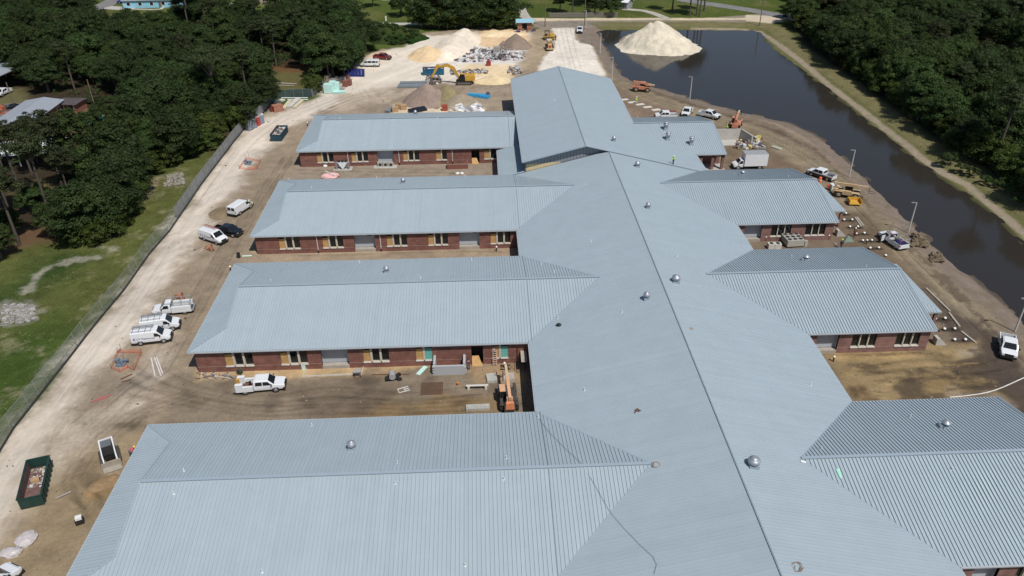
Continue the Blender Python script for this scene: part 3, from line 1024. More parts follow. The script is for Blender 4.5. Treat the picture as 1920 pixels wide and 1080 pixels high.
for k in (4, 3, 2):
    yk = YL[k]
    yf, yb = yk - HW, yk + HW
    f_lo = (lambda x, yf=yf: yf if x >= XSR else yf + (XSR - x) / AP * HW)
    b_hi = (lambda x, yb=yb: yb if x >= XSR else yb - (XSR - x) / AP * HW)
    slope(XSR - AP, XE, f_lo, lambda x, yk=yk: yk, zw_(k), 'x', k == 4, (XSR,), cap=260, rib=0.1)
    slope(XSR - AP, XE, lambda x, yk=yk: yk, b_hi, zw_(k), 'x', k == 4, (XSR,), cap=300, rib=0.1)
    capline((XSR - AP, yk, ZW), (XE, yk, ZW))
    for yy in (yf, yb):
        capline((XE - 0.06, yy, ZE), (XE - 0.06, yk, ZW), 0.16, 0.07, 'rake_trim', dz=0.04)
    gutter((XSR, yf, ZE), (XE, yf, ZE), (0, -1, 0))
    gutter((XSR, yb, ZE), (XE, yb, ZE), (0, 1, 0))
    # low hipped porch at the end of the wing
    pr = MB()
    ya, yc, xo, zo, zi = yk - 6.8, yk + 6.8, 63.0, 3.2, 3.95
    pr.poly([(xo, ya, zo), (xo, yc, zo), (XE - 0.5, yc - 3.5, zi + 0.06), (XE - 0.5, ya + 3.5, zi + 0.06)])
    pr.poly([(XE - 0.5, ya, zo), (xo, ya, zo), (XE - 0.5, ya + 3.5, zi + 0.06)])
    pr.poly([(xo, yc, zo), (XE - 0.5, yc, zo), (XE - 0.5, yc - 3.5, zi + 0.06)])
    for i in range(33):
        yy = ya + 0.2 + i * 0.41
        xi = max(XE - 0.5, xo - min(yy - ya, yc - yy))
        pr.beam((xo, yy, zo + 0.03), (xi, yy, zo + (xo - xi) * 0.216 + 0.03), 0.035, 0.07)
    for i in range(8):
        xx = XE - 0.2 + i * 0.4
        pr.beam((xx, ya, zo + 0.03), (xx, ya + (xo - xx), zo + (xo - xx) * 0.216 + 0.03), 0.035, 0.07)
    pr.box(XE - 0.5, xo, ya - 0.02, ya + 0.1, zo - 0.22, zo - 0.02)
    pr.box(xo - 0.1, xo + 0.02, ya + 0.1, yc, zo - 0.22, zo - 0.02)
    pr.build('porch_roof', M_ROOF, school)
    for yy in (ya + 0.4, yk, yc - 0.4):
        cm = MB()
        cm.box(xo - 0.75, xo - 0.35, yy - 0.2, yy + 0.2, 0, zo - 0.22)
        cm.build('porch_column', M_BRICK2, school)
# spine
wl_ = [(YL[k] - HW, YL[k], YL[k] + HW) for k in (4, 3, 2)]


def nib(y):
    for a, m_, c in wl_:
        if a < y < c:
            return AP * (1 - abs(y - m_) / HW)
    return 0.0


brk = [q_ for t_ in wl_ for q_ in t_]
slope(Y0S, 138.1, lambda y: XSL + nib(y), lambda y: XR, zs, 'y', False, brk, rib=0.045)
slope(Y0S, 138.1, lambda y: XR, lambda y: XSR - nib(y), zs, 'y', False, brk, rib=0.045)
capline((XR, Y0S, ZR), (XR, 138.1, ZR), 0.13, 0.04, m=mat('ridge_dark_trim', (0.23, 0.27, 0.30), 0.5), dz=0.07)  # thin ridge cap in a darker trim colour of its own
for a, c in ((Y0S, 57.1 - HW), (57.1 + HW, 94.45 - HW), (94.45 + HW, 126.9 - HW)):
    gutter((XSL, a, ZE), (XSL, c, ZE), (-1, 0, 0))
    gutter((XSR, a, ZE), (XSR, c, ZE), (1, 0, 0))
for a, m_, c in wl_:
    for yy in (a, c):
        capline((XSL, yy, ZE), (XSL + AP, m_, ZW), 0.26, 0.03, 'valley_trim', dz=0.01)
        capline((XSR, yy, ZE), (XSR - AP, m_, ZW), 0.26, 0.03, 'valley_trim', dz=0.01)
xj = G(1028, 870, ZW).x
for k in (4, 3, 2, 1):
    for c_ in (-1, 1):
        ye = YL[k] + c_ * HW
        capline((xj, ye, ZE), (xj, YL[k], ZW), 0.07, 0.16, 'expansion_joint', m=mat('joint_trim', (0.22, 0.26, 0.29), 0.5), dz=0.03)
# low link roof between the first wing and the hall
slope(138.3, 153.2, lambda y: 2.9, lambda y: XGL + 0.45, lambda x, y: ZE + SS * (x - XSL), 'y')
gutter((2.9, 138.5, ZE - SS * 2.37), (2.9, 153.2, ZE - SS * 2.37), (-1, 0, 0))
# hall with the taller gable
slope(YGN, YGF, lambda y: XGL, lambda y: XGR, zg, 'y', rib=0.045)
v1 = XGR + (ZGR - ZW) / SG
v0 = XGR + (ZGR - ZE) / SG


def g_hi(y):
    if y >= YR1:
        return XGE
    if y <= YR1 - HW:
        return 43.4
    return v1 + (v0 - v1) * (YR1 - y) / HW


slope(YGN, YGF, lambda y: XGR, g_hi, zg, 'y', False, (YR1 - HW, YR1), rib=0.045)
capline((XGR, YGN, ZGR), (XGR, YGF, ZGR), 0.13, 0.04, m=mat('ridge_dark_trim', (0.2, 0.23, 0.26)), dz=0.07)
capline((XGL, YGN, zg(XGL, 0)), (XGR, YGN, ZGR), 0.22, 0.2, 'rake_trim', dz=-0.04)
capline((XGR, YGN, ZGR), (43.4, YGN, zg(43.4, 0)), 0.22, 0.12, 'rake_trim', dz=-0.02)
capline((XGL, YGF, zg(XGL, 0)), (XGR, YGF, ZGR), 0.2, 0.2, 'rake_trim', dz=-0.04)
capline((XGR, YGF, ZGR), (XGE, YGF, zg(XGE, 0)), 0.2, 0.2, 'rake_trim', dz=-0.04)
gutter((XGL, YGN, zg(XGL, 0)), (XGL, YGF, zg(XGL, 0)), (-1, 0, 0))
gutter((XGE, YR1 + HW, zg(XGE, 0)), (XGE, YGF, zg(XGE, 0)), (1, 0, 0))
hwm = MB()
hwm.box(XGL + 0.5, XGL + 0.8, YGN + 0.8, YGF - 0.6, 0, zg(XGL, 0) - 0.12)
hwm.build('hall_wall', mat('hall_wall_panel', (0.16, 0.17, 0.19), 0.7), school)
hwm = MB()
hwm.box(XGE - 0.8, XGE - 0.5, YR1, YGF - 0.6, 0, zg(XGE, 0) - 0.12)
hwm.add([(XGL + 0.5, YGF - 0.6, 0), (XGE - 0.5, YGF - 0.6, 0), (XGE - 0.5, YGF - 0.6, zg(XGE - 0.5, 0) - 0.1), (XGR, YGF - 0.6, ZGR - 0.1), (XGL + 0.5, YGF - 0.6, zg(XGL + 0.5, 0) - 0.1)], [(0, 1, 2, 3, 4)])
hwm.build('hall_wall', M_BRICK, school)
yg = YGN + 0.9
x = XGL + 0.5
while x < 24.4:
    x2 = x + 0.62
    bt = lambda q_: ZE + SS * (q_ - XSL) - 0.1 if q_ < XR else ZR - SS * (q_ - XR) - 0.1
    tp = lambda q_: zg(q_, 0) - 0.1
    if tp(x2) - bt(x2) > 0.02:
        sd = MB()
        ly = x < 14.5
        zt0, zt1 = tp(x), tp(x2)
        if ly:
            zc0, zc1 = bt(x) + 1.5 * (1 - (x - XGL) / 7.5) + 0.15, bt(x2) + 1.5 * (1 - (x2 - XGL) / 7.5) + 0.15
            yb_ = MB()
            yb_.hexa([(x, yg - 0.06, bt(x)), (x2, yg - 0.06, bt(x2)), (x2, yg + 0.1, bt(x2)), (x, yg + 0.1, bt(x)), (x, yg - 0.06, min(zc0, zt0)), (x2, yg - 0.06, min(zc1, zt1)), (x2, yg + 0.1, min(zc1, zt1)), (x, yg + 0.1, min(zc0, zt0))])
            yb_.build('sheathing_board', M_YELL, school)
        sd.hexa([(x, yg, bt(x)), (x2 - 0.05, yg, bt(x2)), (x2 - 0.05, yg + 0.1, bt(x2)), (x, yg + 0.1, bt(x)), (x, yg, zt0), (x2 - 0.05, yg, zt1), (x2 - 0.05, yg + 0.1, zt1), (x, yg + 0.1, zt0)])
        sd.build('siding_panel', M_SIDING, school)
    x = x2
# first wing on the right
slope(v1, 49.5, lambda x: YR1 - HW if x >= v0 else YR1 - HW * (x - v1) / (v0 - v1), lambda x: YR1, zw_(9), 'x', False, (v0,))
slope(XGE, 49.5, lambda x: YR1, lambda x: YR1 + HW, zw_(9), 'x')
capline((v1, YR1, ZW), (49.5, YR1, ZW))
for yy in (YR1 - HW, YR1 + HW):
    capline((49.44, yy, ZE), (49.44, YR1, ZW), 0.16, 0.07, 'rake_trim', dz=0.04)
gutter((43.4, YR1 - HW, ZE), (49.5, YR1 - HW, ZE), (0, -1, 0))


# walls with openings
def pier_wall(x0, x1, y, ops, m, z1=3.5, name='wall', th=0.3):
    """Brick wall along x facing -y, with openings (xa, xb, za, zb) left open."""
    def put(*a):
        w_ = MB()
        w_.box(*a)
        w_.build(name, m, school)
    cur = x0
    for xa, xb, za, zb in sorted(ops):
        if xa > cur:
            put(cur, xa, y, y + th, -0.1, z1)
        if za > 0:
            put(xa, xb, y, y + th, -0.1, za)
        if zb < z1:
            put(xa, xb, y, y + th, zb, z1)
        cur = xb
    if cur < x1:
        put(cur, x1, y, y + th, -0.1, z1)


def window(xa, xb, y, kinds, za=0.95, zb=3.12):
    """A row of lights: frame, mullions, sill, and one board or pane in each."""
    n = len(kinds)
    f = MB()
    mw = 0.26 if kinds != 'ggg' else 0.15
    f.box(xa, xb, y + 0.03, y + 0.2, za, za + 0.05)
    ws_ = (xb - xa - (n - 1) * mw) / n
    fr = None
    xs_ = []
    for i in range(n):
        x_a = xa + i * (ws_ + mw)
        xs_.append((x_a, x_a + ws_))
        if i < n - 1:
            f.box(x_a + ws_, x_a + ws_ + mw, y - 0.03, y + 0.2, za, zb)
    fr = f.build('window', M_CREAM, school)
    s_ = MB()
    for a, c in xs_:
        s_.box(a - 0.03, c + 0.03, y - 0.1, y + 0.22, za - 0.16, za - 0.003)
    s_.build('sill', M_SILL, fr)
    for (a, c), kd in zip(xs_, kinds):
        p = MB()
        if kd == 'b':
            p.box(a + 0.02, c - 0.02, y + 0.06, y + 0.1, za + 0.05, zb - 0.38)
            p.build('plywood_panel', M_PLY, fr)
            q_ = MB()
            q_.box(a, c, y + 0.24, y + 0.28, zb - 0.38, zb)
            q_.build('pane', M_GLASS, fr)
        elif kd == 't':
            p.box(a + 0.02, c - 0.02, y + 0.06, y + 0.1, za + 0.05, zb - 0.38)
            p.build('sheathing_panel', M_TEAL, fr)
            q_ = MB()
            q_.box(a, c, y + 0.24, y + 0.28, zb - 0.38, zb)
            q_.build('pane', M_GLASS, fr)
        else:
            p.box(a, c, y + 0.22, y + 0.26, za + 0.05, zb - 0.36)
            p.box(a, c, y + 0.22, y + 0.26, zb - 0.3, zb)
            p.build('pane', M_GLASS, fr)
            q_ = MB()
            q_.box(a, c, y + 0.17, y + 0.24, zb - 0.36, zb - 0.3)
            q_.build('transom', M_SOFF, fr)


def alcove(xa, xb, y, door=None):
    a_ = MB()
    a_.box(xa, xb, y + 0.7, y + 0.8, 0.55, 3.5)
    a_.box(xa - 0.1, xa, y + 0.003, y + 0.8, -0.1, 3.5)
    a_.box(xb, xb + 0.1, y + 0.003, y + 0.8, -0.1, 3.5)
    o = a_.build('recess_wall', M_GREY, school)
    s_ = MB()
    s_.box(xa + 0.003, xb - 0.003, y - 0.05, y + 0.695, -0.1, 0.5)
    s_.build('stoop', M_STEP, school)
    if door:
        d_ = MB()
        d_.box(door[0], door[1], y + 0.64, y + 0.69, 0.56, 2.3)
        d_.build('door', M_WHITE, o)


def wx(px, py, y):
    return GY(px, py, y).x


def facade(x0, x1, y, m, wins, alcs, doors, py):
    ops = []
    for a, c, kinds in wins:
        xa, xb = wx(a, py, y), wx(c, py, y)
        ops.append((xa, xb, 0.95, 3.12))
        window(xa, xb, y, kinds)
    for a, c in alcs:
        xa, xb = wx(a, py, y), wx(c, py, y)
        ops.append((xa, xb, 0.0, 3.5))
        alcove(xa, xb, y)
    for a, c in doors:
        xa, xb = wx(a, py, y), wx(c, py, y)
        ops.append((xa, xb, 0.0, 2.9))
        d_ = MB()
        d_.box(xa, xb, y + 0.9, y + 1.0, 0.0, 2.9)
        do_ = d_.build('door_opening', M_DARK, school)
        d_ = MB()
        d_.hexa([(xa + 0.05, y - 0.5, 0.0), (xb - 0.1, y - 0.5, 0.0), (xb - 0.1, y - 0.45, 0.0), (xa + 0.05, y - 0.45, 0.0), (xa + 0.05, y + 0.5, 1.0), (xb - 0.6, y + 0.5, 1.0), (xb - 0.6, y + 0.55, 1.0), (xa + 0.05, y + 0.55, 1.0)])
        d_.build('plywood_ramp', M_PLY, do_)
    pier_wall(x0, x1, y, ops, m)
    for z_, t_ in ((0.9, 0.05), (2.95, 0.04)):
        cur = x0
        for xa, xb, za, zb in sorted(ops) + [(x1 + 0.04, x1 + 0.04, 0, 0)]:
            l_ = MB()
            l_.box(cur, xa - 0.04, y - 0.03, y - 0.002, z_ - t_, z_)
            l_.build('brick_ledge', mat('ledge_brick', (0.30, 0.20, 0.16), 0.8), school)
            cur = xb + 0.04


OV = 0.42
yw = {k: YL[k] - HW + OV for k in YL}
facade(XL + 0.6, XSL + 0.5, yw[3], M_BRICK, [(420, 473, 'bgg'), (525.5, 576, 'bgg'), (681, 729.5, 'bgg'), (780, 811, 'bt'), (922, 953, 'bt')], [(602, 653)], [(884, 906)], 668)
facade(XL + 0.6, XSL + 0.5, yw[2], M_BRICK, [(522, 561.5, 'bgg'), (604, 643, 'bgg'), (725, 763, 'bgg'), (803, 840, 'bgg'), (920, 957, 'bgg')], [(664, 703), (861, 899)], [], 450)
facade(XL + 0.6, 5.5, yw[1], M_BRICK, [(594, 625, 'bgg'), (659, 690, 'bgg'), (756, 786, 'bgg'), (818, 838, 'bg'), (908, 930, 'bg')], [(708, 738)], [(884, 899)], 294)
facade(XL + 0.6, XSL + 0.5, yw[4], M_BRICK, [], [], [], 900)
facade(XSR - 0.5, XE - 0.5, yw[3], M_BRICK2, [(1597, 1642, 'ggg'), (1679, 1723, 'ggg')], [(1531, 1572)], [], 640)
facade(XSR - 0.5, XE - 0.5, yw[2], M_BRICK2, [(1446, 1483, 'ggg'), (1510, 1547, 'ggg')], [(1395.5, 1428)], [], 433)
facade(XSR - 0.5, XE - 0.5, yw[4], M_BRICK2, [(1905, 1950, 'ggg'), (1990, 2035, 'ggg')], [(1824, 1871)], [], 1075)
class Each:
    def __init__(self, name, m):
        self.n, self.mt = name, m

    def box(self, *a):
        k = MB()
        k.box(*a)
        k.build(self.n, self.mt, school)

    def add(self, *a):
        k = MB()
        k.add(*a)
        k.build(self.n, self.mt, school)


ew = Each('wall', M_BRICK)
for k in (4, 3, 2, 1):
    a, c = YL[k] - HW + OV, YL[k] + HW - OV
    ew.box(XL + 0.6, XL + 0.9, a + 0.31, c, -0.1, 3.5)
    ew.box(XL + 0.91, XSL if k != 1 else XGL, c - 0.3, c - 0.001, -0.1, 3.5)
    if k != 1:
        ew.box(XSR, XE - 0.9, c - 0.3, c - 0.001, -0.1, 3.5)
        xx = XE - 0.8
        ew.add([(xx, a + 0.31, -0.1), (xx, c, -0.1), (xx, c, 3.4), (xx, YL[k], ZW - 0.12), (xx, a + 0.31, 3.4)], [(0, 1, 2, 3, 4)])
sw_ = Each('wall', M_BRICK)
for a, c in ((Y0S, YL[4] - HW + OV), (YL[4] + HW - OV, yw[3]), (YL[3] + HW - OV, yw[2]), (YL[2] + HW - OV, 138.3)):
    sw_.box(XSL + 0.5, XSL + 0.8, a, c, -0.1, 3.45)
    sw_.box(XSR - 0.8, XSR - 0.5, a, c, -0.1, 3.45)
sw_.box(3.4, 3.7, 138.5, 153.3, -0.1, 2.85)
# open porch of the first right wing
pc = Each('porch_column', M_BRICK2)
for xx in (44.2, 46.6, 48.7):
    pc.box(xx, xx + 0.55, YR1 - HW + 0.3, YR1 - HW + 0.85, 0, 3.4)
pc.box(43.6, 49.3, YR1 - HW + 0.3, YR1 - HW + 0.8, 2.9, 3.4)
pb = Each('wall', M_BRICK2)
pb.box(41, 49.3, YR1 - HW + 3.5, YR1 - HW + 3.8, 0, 3.5)
pb.box(48.7, 49.0, YR1 - HW + 3.81, YR1 + HW - 0.6, 0, 3.5)
pb.box(33.0, 48.69, YR1 + HW - 0.9, YR1 + HW - 0.6, 0, 3.5)
pb.add([(48.85, YR1 - HW + 0.6, 3.5), (48.85, YR1 + HW - 0.6, 3.5), (48.85, YR1, ZW - 0.15)], [(0, 1, 2)])
ps = MB()
ps.box(43.5, 49.6, YR1 - HW - 0.2, YR1 - HW + 3.49, -0.1, 0.1)
ps.build('porch_slab', M_CONC, school)
# downspouts
for k, py, lst in ((2, 450, [594, 713]), (1, 292, [652, 748, 848]), (3, 668, [])):
    for a in lst:
        xx = wx(a, py, yw[k])
        d_ = MB()
        d_.tube([(xx - 0.05, yw[k] - 0.42, 3.45), (xx, yw[k] - 0.09, 3.0), (xx, yw[k] - 0.09, 0.55)], 0.06, 6)
        dn = d_.build('downspout', M_WHITE, school)
        d_ = MB()
        d_.cyl((xx, yw[k] - 0.09, 0), (xx, yw[k] - 0.09, 0.55), 0.1, 0.1, 8)
        d_.build('boot', M_DARK, dn)
for k, py, lst in ((3, 645, [(690, 648), (850, 645)]), (2, 432, [])):
    pass
lb = Each('wall_light', M_DARK)
for (px_, k) in ((595, 3), (850, 3), (692, 2), (890, 2), (1500, 2), (1747, 3)):
    xx = wx(px_, {3: 650, 2: 440}[k], yw[k])
    lb.box(xx - 0.3, xx + 0.3, yw[k] - 0.14, yw[k] - 0.002, 3.05, 3.3)

# fans and vent pipes on the roof
FANS = [(1412, 874, 0.60, 0), (1267, 529, 0.58, 0), (1212, 561, 0.45, 0), (660, 842, 0.45, 0), (725, 511, 0.42, 0), (756, 344, 0.42, 0), (1215, 391, 0.42, 0), (1195, 313, 0.5, 0), (1151, 265, 0.42, 0), (1772, 801, 0.4, 1), (1511, 488, 0.4, 1), (1392, 328, 0.4, 1), (1248, 243, 0.5, 2), (1252, 262, 0.5, 2), (1296, 271, 0.5, 2), (779, 215.5, 0.4, 0)]
for a, c, r, kd in FANS:
    p = on_roof(a, c)
    p.z -= 0.1
    cu = MB()
    cu.box(p.x - r * 0.8, p.x + r * 0.8, p.y - r * 0.8, p.y + r * 0.8, p.z, p.z + 0.45)
    base = cu.build('fan_curb', M_TRIM, school)
    h = MB()
    c0 = (p.x, p.y, p.z + 0.4)
    if kd == 0:
        h.lathe(c0, [(r * 0.6, 0), (r * 0.7, 0.15), (r, 0.22), (r * 1.02, 0.5), (r * 0.9, 0.62), (r * 0.62, 0.7), (r * 0.6, 0.76), (r * 0.25, 0.84)], 18)
    elif kd == 1:
        h.lathe(c0, [(0.22, 0), (0.22, 0.35), (0.5, 0.3), (0.45, 0.42), (0.12, 0.6)], 12)
        h.box(p.x - 0.7, p.x - 0.2, p.y - 0.2, p.y + 0.25, p.z + 0.2, p.z + 0.5)
    else:
        h.lathe(c0, [(r * 0.8, 0), (r * 0.8, 0.7), (r * 1.05, 0.72), (r * 1.05, 1.0), (r * 0.85, 1.02), (r * 0.85, 1.2), (r * 1.1, 1.22), (r * 1.1, 1.3), (0.2, 1.42)], 16)
    h.build('exhaust_fan', M_GALV, base)
vp = None
PIPES = [(585, 798), (745, 868), (741, 907), (950, 859), (945, 899), (872, 1061), (492, 1073), (345, 883), (326, 926), (674, 492), (788, 521), (884, 487), (508, 527), (706, 334), (872, 331), (584, 352), (541, 337), (1098, 346), (1108, 453), (1096, 732), (1166, 586), (1046, 597), (1015, 495), (1039, 510), (1540, 842), (1707, 782), (1785, 881), (1520, 722), (1484, 482), (1624, 500), (1377, 327), (1478, 332), (1040, 188), (1195, 220), (1283, 216), (637, 222), (820, 222), (1010, 782), (1270, 480)]
pm = MB()
pm.cyl((0, 0, -0.15), (0, 0, 0.34), 0.055, 0.055, 8)
pm.lathe((0, 0, -0.05), [(0.14, 0), (0.07, 0.1)], 8)
pme = pm.mesh('vent_pipe', M_WHITE)
for a, c in PIPES:
    link_copy(pme, 'vent_pipe', school, on_roof(a, c))
# ------------------------------------------------------------------ vehicle kit
M_TYRE = mat('tyre_rubber', (0.022, 0.021, 0.02), 0.85, var=0.2)
M_RIM = mat('wheel_rim', (0.42, 0.42, 0.43), 0.4, metal=0.6, var=0.1)
M_VGLASS = mat('vehicle_glass', (0.014, 0.017, 0.02), 0.06, var=0.0)
M_VBLACK = mat('black_plastic', (0.02, 0.02, 0.021), 0.55, var=0.1)
M_LAMP = mat('lamp_lens', (0.7, 0.7, 0.68), 0.15)
M_TAIL = mat('tail_lens', (0.25, 0.01, 0.01), 0.2)
M_VWHITE = mat('white_vehicle_paint', (0.72, 0.73, 0.74), 0.28, var=0.03, coat=0.5)
M_VBLK = mat('black_vehicle_paint', (0.008, 0.009, 0.011), 0.16, var=0.0, coat=0.9)
M_VRED = mat('dark_red_vehicle_paint', (0.16, 0.012, 0.016), 0.25, var=0.03, coat=0.7)
M_VBLUE = mat('blue_vehicle_paint', (0.015, 0.03, 0.16), 0.22, var=0.03, coat=0.7)
M_BED = mat('bed_liner', (0.035, 0.034, 0.033), 0.8)
M_STEEL = mat('galvanised_steel', (0.36, 0.37, 0.38), 0.45, metal=0.5, var=0.12)
M_YEL = mat('machine_yellow', (0.56, 0.32, 0.045), 0.5, var=0.14, scale=1.2)
M_ORG = mat('faded_machine_orange', (0.50, 0.21, 0.125), 0.6, var=0.2, scale=1.2)
M_RUST = mat('rusty_steel', (0.14, 0.062, 0.036), 0.85, var=0.3, scale=4)
M_TRACK = mat('muddy_track', (0.055, 0.048, 0.042), 0.9, var=0.3, scale=5)
M_TAN = mat('tan_machine', (0.50, 0.36, 0.20), 0.6, var=0.15)


def loft(stations, roofw=0.8, belt=1.12, flare=1.0):
    """Body from stations (x, z bottom, z top, half width)."""
    m = MB()
    rings = []
    for x, zb, zt, w in stations:
        zl = min(zt - 0.02, belt)
        if zt > belt + 0.25:
            sh, tp = (w * roofw + 0.05, zt - 0.09), (w * roofw - 0.13, zt)
        else:
            sh, tp = (w * 0.95, zt - 0.015), (w * 0.82, zt + 0.01)
        half = [(w * 0.86, zb), (w * 0.98, zb + 0.16), (w, lerp(zb, zl, 0.6)), (w * 0.975, zl), sh, tp]
        rings.append([(x, -y, z) for y, z in half] + [(x, y, z) for y, z in reversed(half)])
    n = 12
    pts = [p for r_ in rings for p in r_]
    fs = []
    for k in range(len(rings) - 1):
        for i in range(n):
            j = (i + 1) % n
            fs.append((k * n + i, (k + 1) * n + i, (k + 1) * n + j, k * n + j))
    fs.append(tuple(reversed(range(n))))
    fs.append(tuple((len(rings) - 1) * n + i for i in range(n)))
    m.add(pts, [tuple(reversed(f)) for f in fs], 0, False)
    return m, stations


def body_pt(st, x, which, belt, roofw):
    for a, c in zip(st[:-1], st[1:]):
        if a[0] <= x <= c[0] or c[0] <= x <= a[0]:
            t = (x - a[0]) / (c[0] - a[0] + 1e-9)
            zt, w = lerp(a[2], c[2], t), lerp(a[3], c[3], t)
            break
    if which == 'belt':
        return Vector((x, w * 0.975, min(zt - 0.02, belt)))
    return Vector((x, w * roofw + 0.05, zt - 0.09))


def glass(name, pts, root, off=0.02, m=None):
    """A pane: quad pushed a little outward, with some thickness."""
    P = [Vector(p) for p in pts]
    nrm = (P[1] - P[0]).cross(P[2] - P[0]).normalized()
    g = MB()
    A = [p + nrm * off for p in P]
    B = [p - nrm * 0.01 for p in P]
    n = len(P)
    g.add(A + B, [tuple(range(n))] + [(i + n, (i + 1) % n + n, (i + 1) % n, i) for i in range(n)])
    return g.build(name, m or M_VGLASS, root)


def wheels(root, xs_, w, r=0.39, tw=0.27, rim=M_RIM):
    for x in xs_:
        for s in (-1, 1):
            t = MB()
            t.cyl((x, s * (w - tw), r), (x, s * (w + 0.015), r), r, r, 14)
            tw_o = t.build('wheel', M_TYRE, root)
            q_ = MB()
            q_.lathe((0, 0, 0), [(r * 0.62, 0), (r * 0.6, 0.02), (r * 0.25, 0.03)], 12)
            ro = q_.build('rim', rim, tw_o)
            ro.location = (x, s * (w + 0.016), r)
            ro.rotation_euler = (R(-90 * s), 0, 0)
            a_ = MB()
            for i in range(7):
                t0, t1 = math.pi * i / 7, math.pi * (i + 1) / 7
                yo, yi = s * (w + 0.012), s * (w - 0.1)
                r0, r1 = r + 0.02, r + 0.09
                a_.add([(x + r0 * math.cos(t0), yo, r + r0 * math.sin(t0)), (x + r1 * math.cos(t0), yo, r + r1 * math.sin(t0)), (x + r1 * math.cos(t1), yo, r + r1 * math.sin(t1)), (x + r0 * math.cos(t1), yo, r + r0 * math.sin(t1))], [(0, 1, 2, 3)])
            a_.build('wheel_arch', M_VBLACK, root)


def side_windows(root, st, belt, roofw, spans, lo_=0.12, hi_=0.9):
    for a0, a1, b0, b1 in spans:          # x at belt (front, rear), x at roof (front, rear)
        for s in (-1, 1):
            q_ = []
            for xa, xb in ((a0, b0), (a1, b1)):
                p, t = body_pt(st, xa, 'belt', belt, roofw), body_pt(st, xb, 'roof', belt, roofw)
                q_.append((p.lerp(t, lo_), p.lerp(t, hi_)))
            (p0, t0), (p1, t1) = q_
            pts = [p1, p0, t0, t1]
            pts = [Vector((p.x, s * p.y, p.z)) for p in pts]
            if s < 0:
                pass
            else:
                pts = pts[::-1]
            glass('side_window', pts, root, 0.022)


def front_bits(root, x, w, z, paint, grille=True):
    for s in (-1, 1):
        h = MB()
        h.box(x - 0.12, x + 0.015, s * w * 0.72 - 0.16, s * w * 0.72 + 0.16, z, z + 0.16)
        h.build('headlight', M_LAMP, root)
    g = MB()
    g.box(x - 0.14, x + 0.03, -w * 0.56, w * 0.56, z - 0.16, z + 0.2)
    g.build('grille', M_VBLACK, root)
    b_ = MB()
    b_.box(x - 0.25, x + 0.09, -w * 0.98, w * 0.98, z - 0.42, z - 0.10)
    b_.build('bumper', M_VBLACK if paint is not M_VBLK else M_VBLK, root)


def mirrors(root, x, w, z, m=M_VBLACK):
    for s in (-1, 1):
        g = MB()
        g.box(x - 0.06, x + 0.06, s * (w + 0.12) - 0.12, s * (w + 0.12) + 0.12, z, z + 0.2)
        g.build('mirror', m, root)


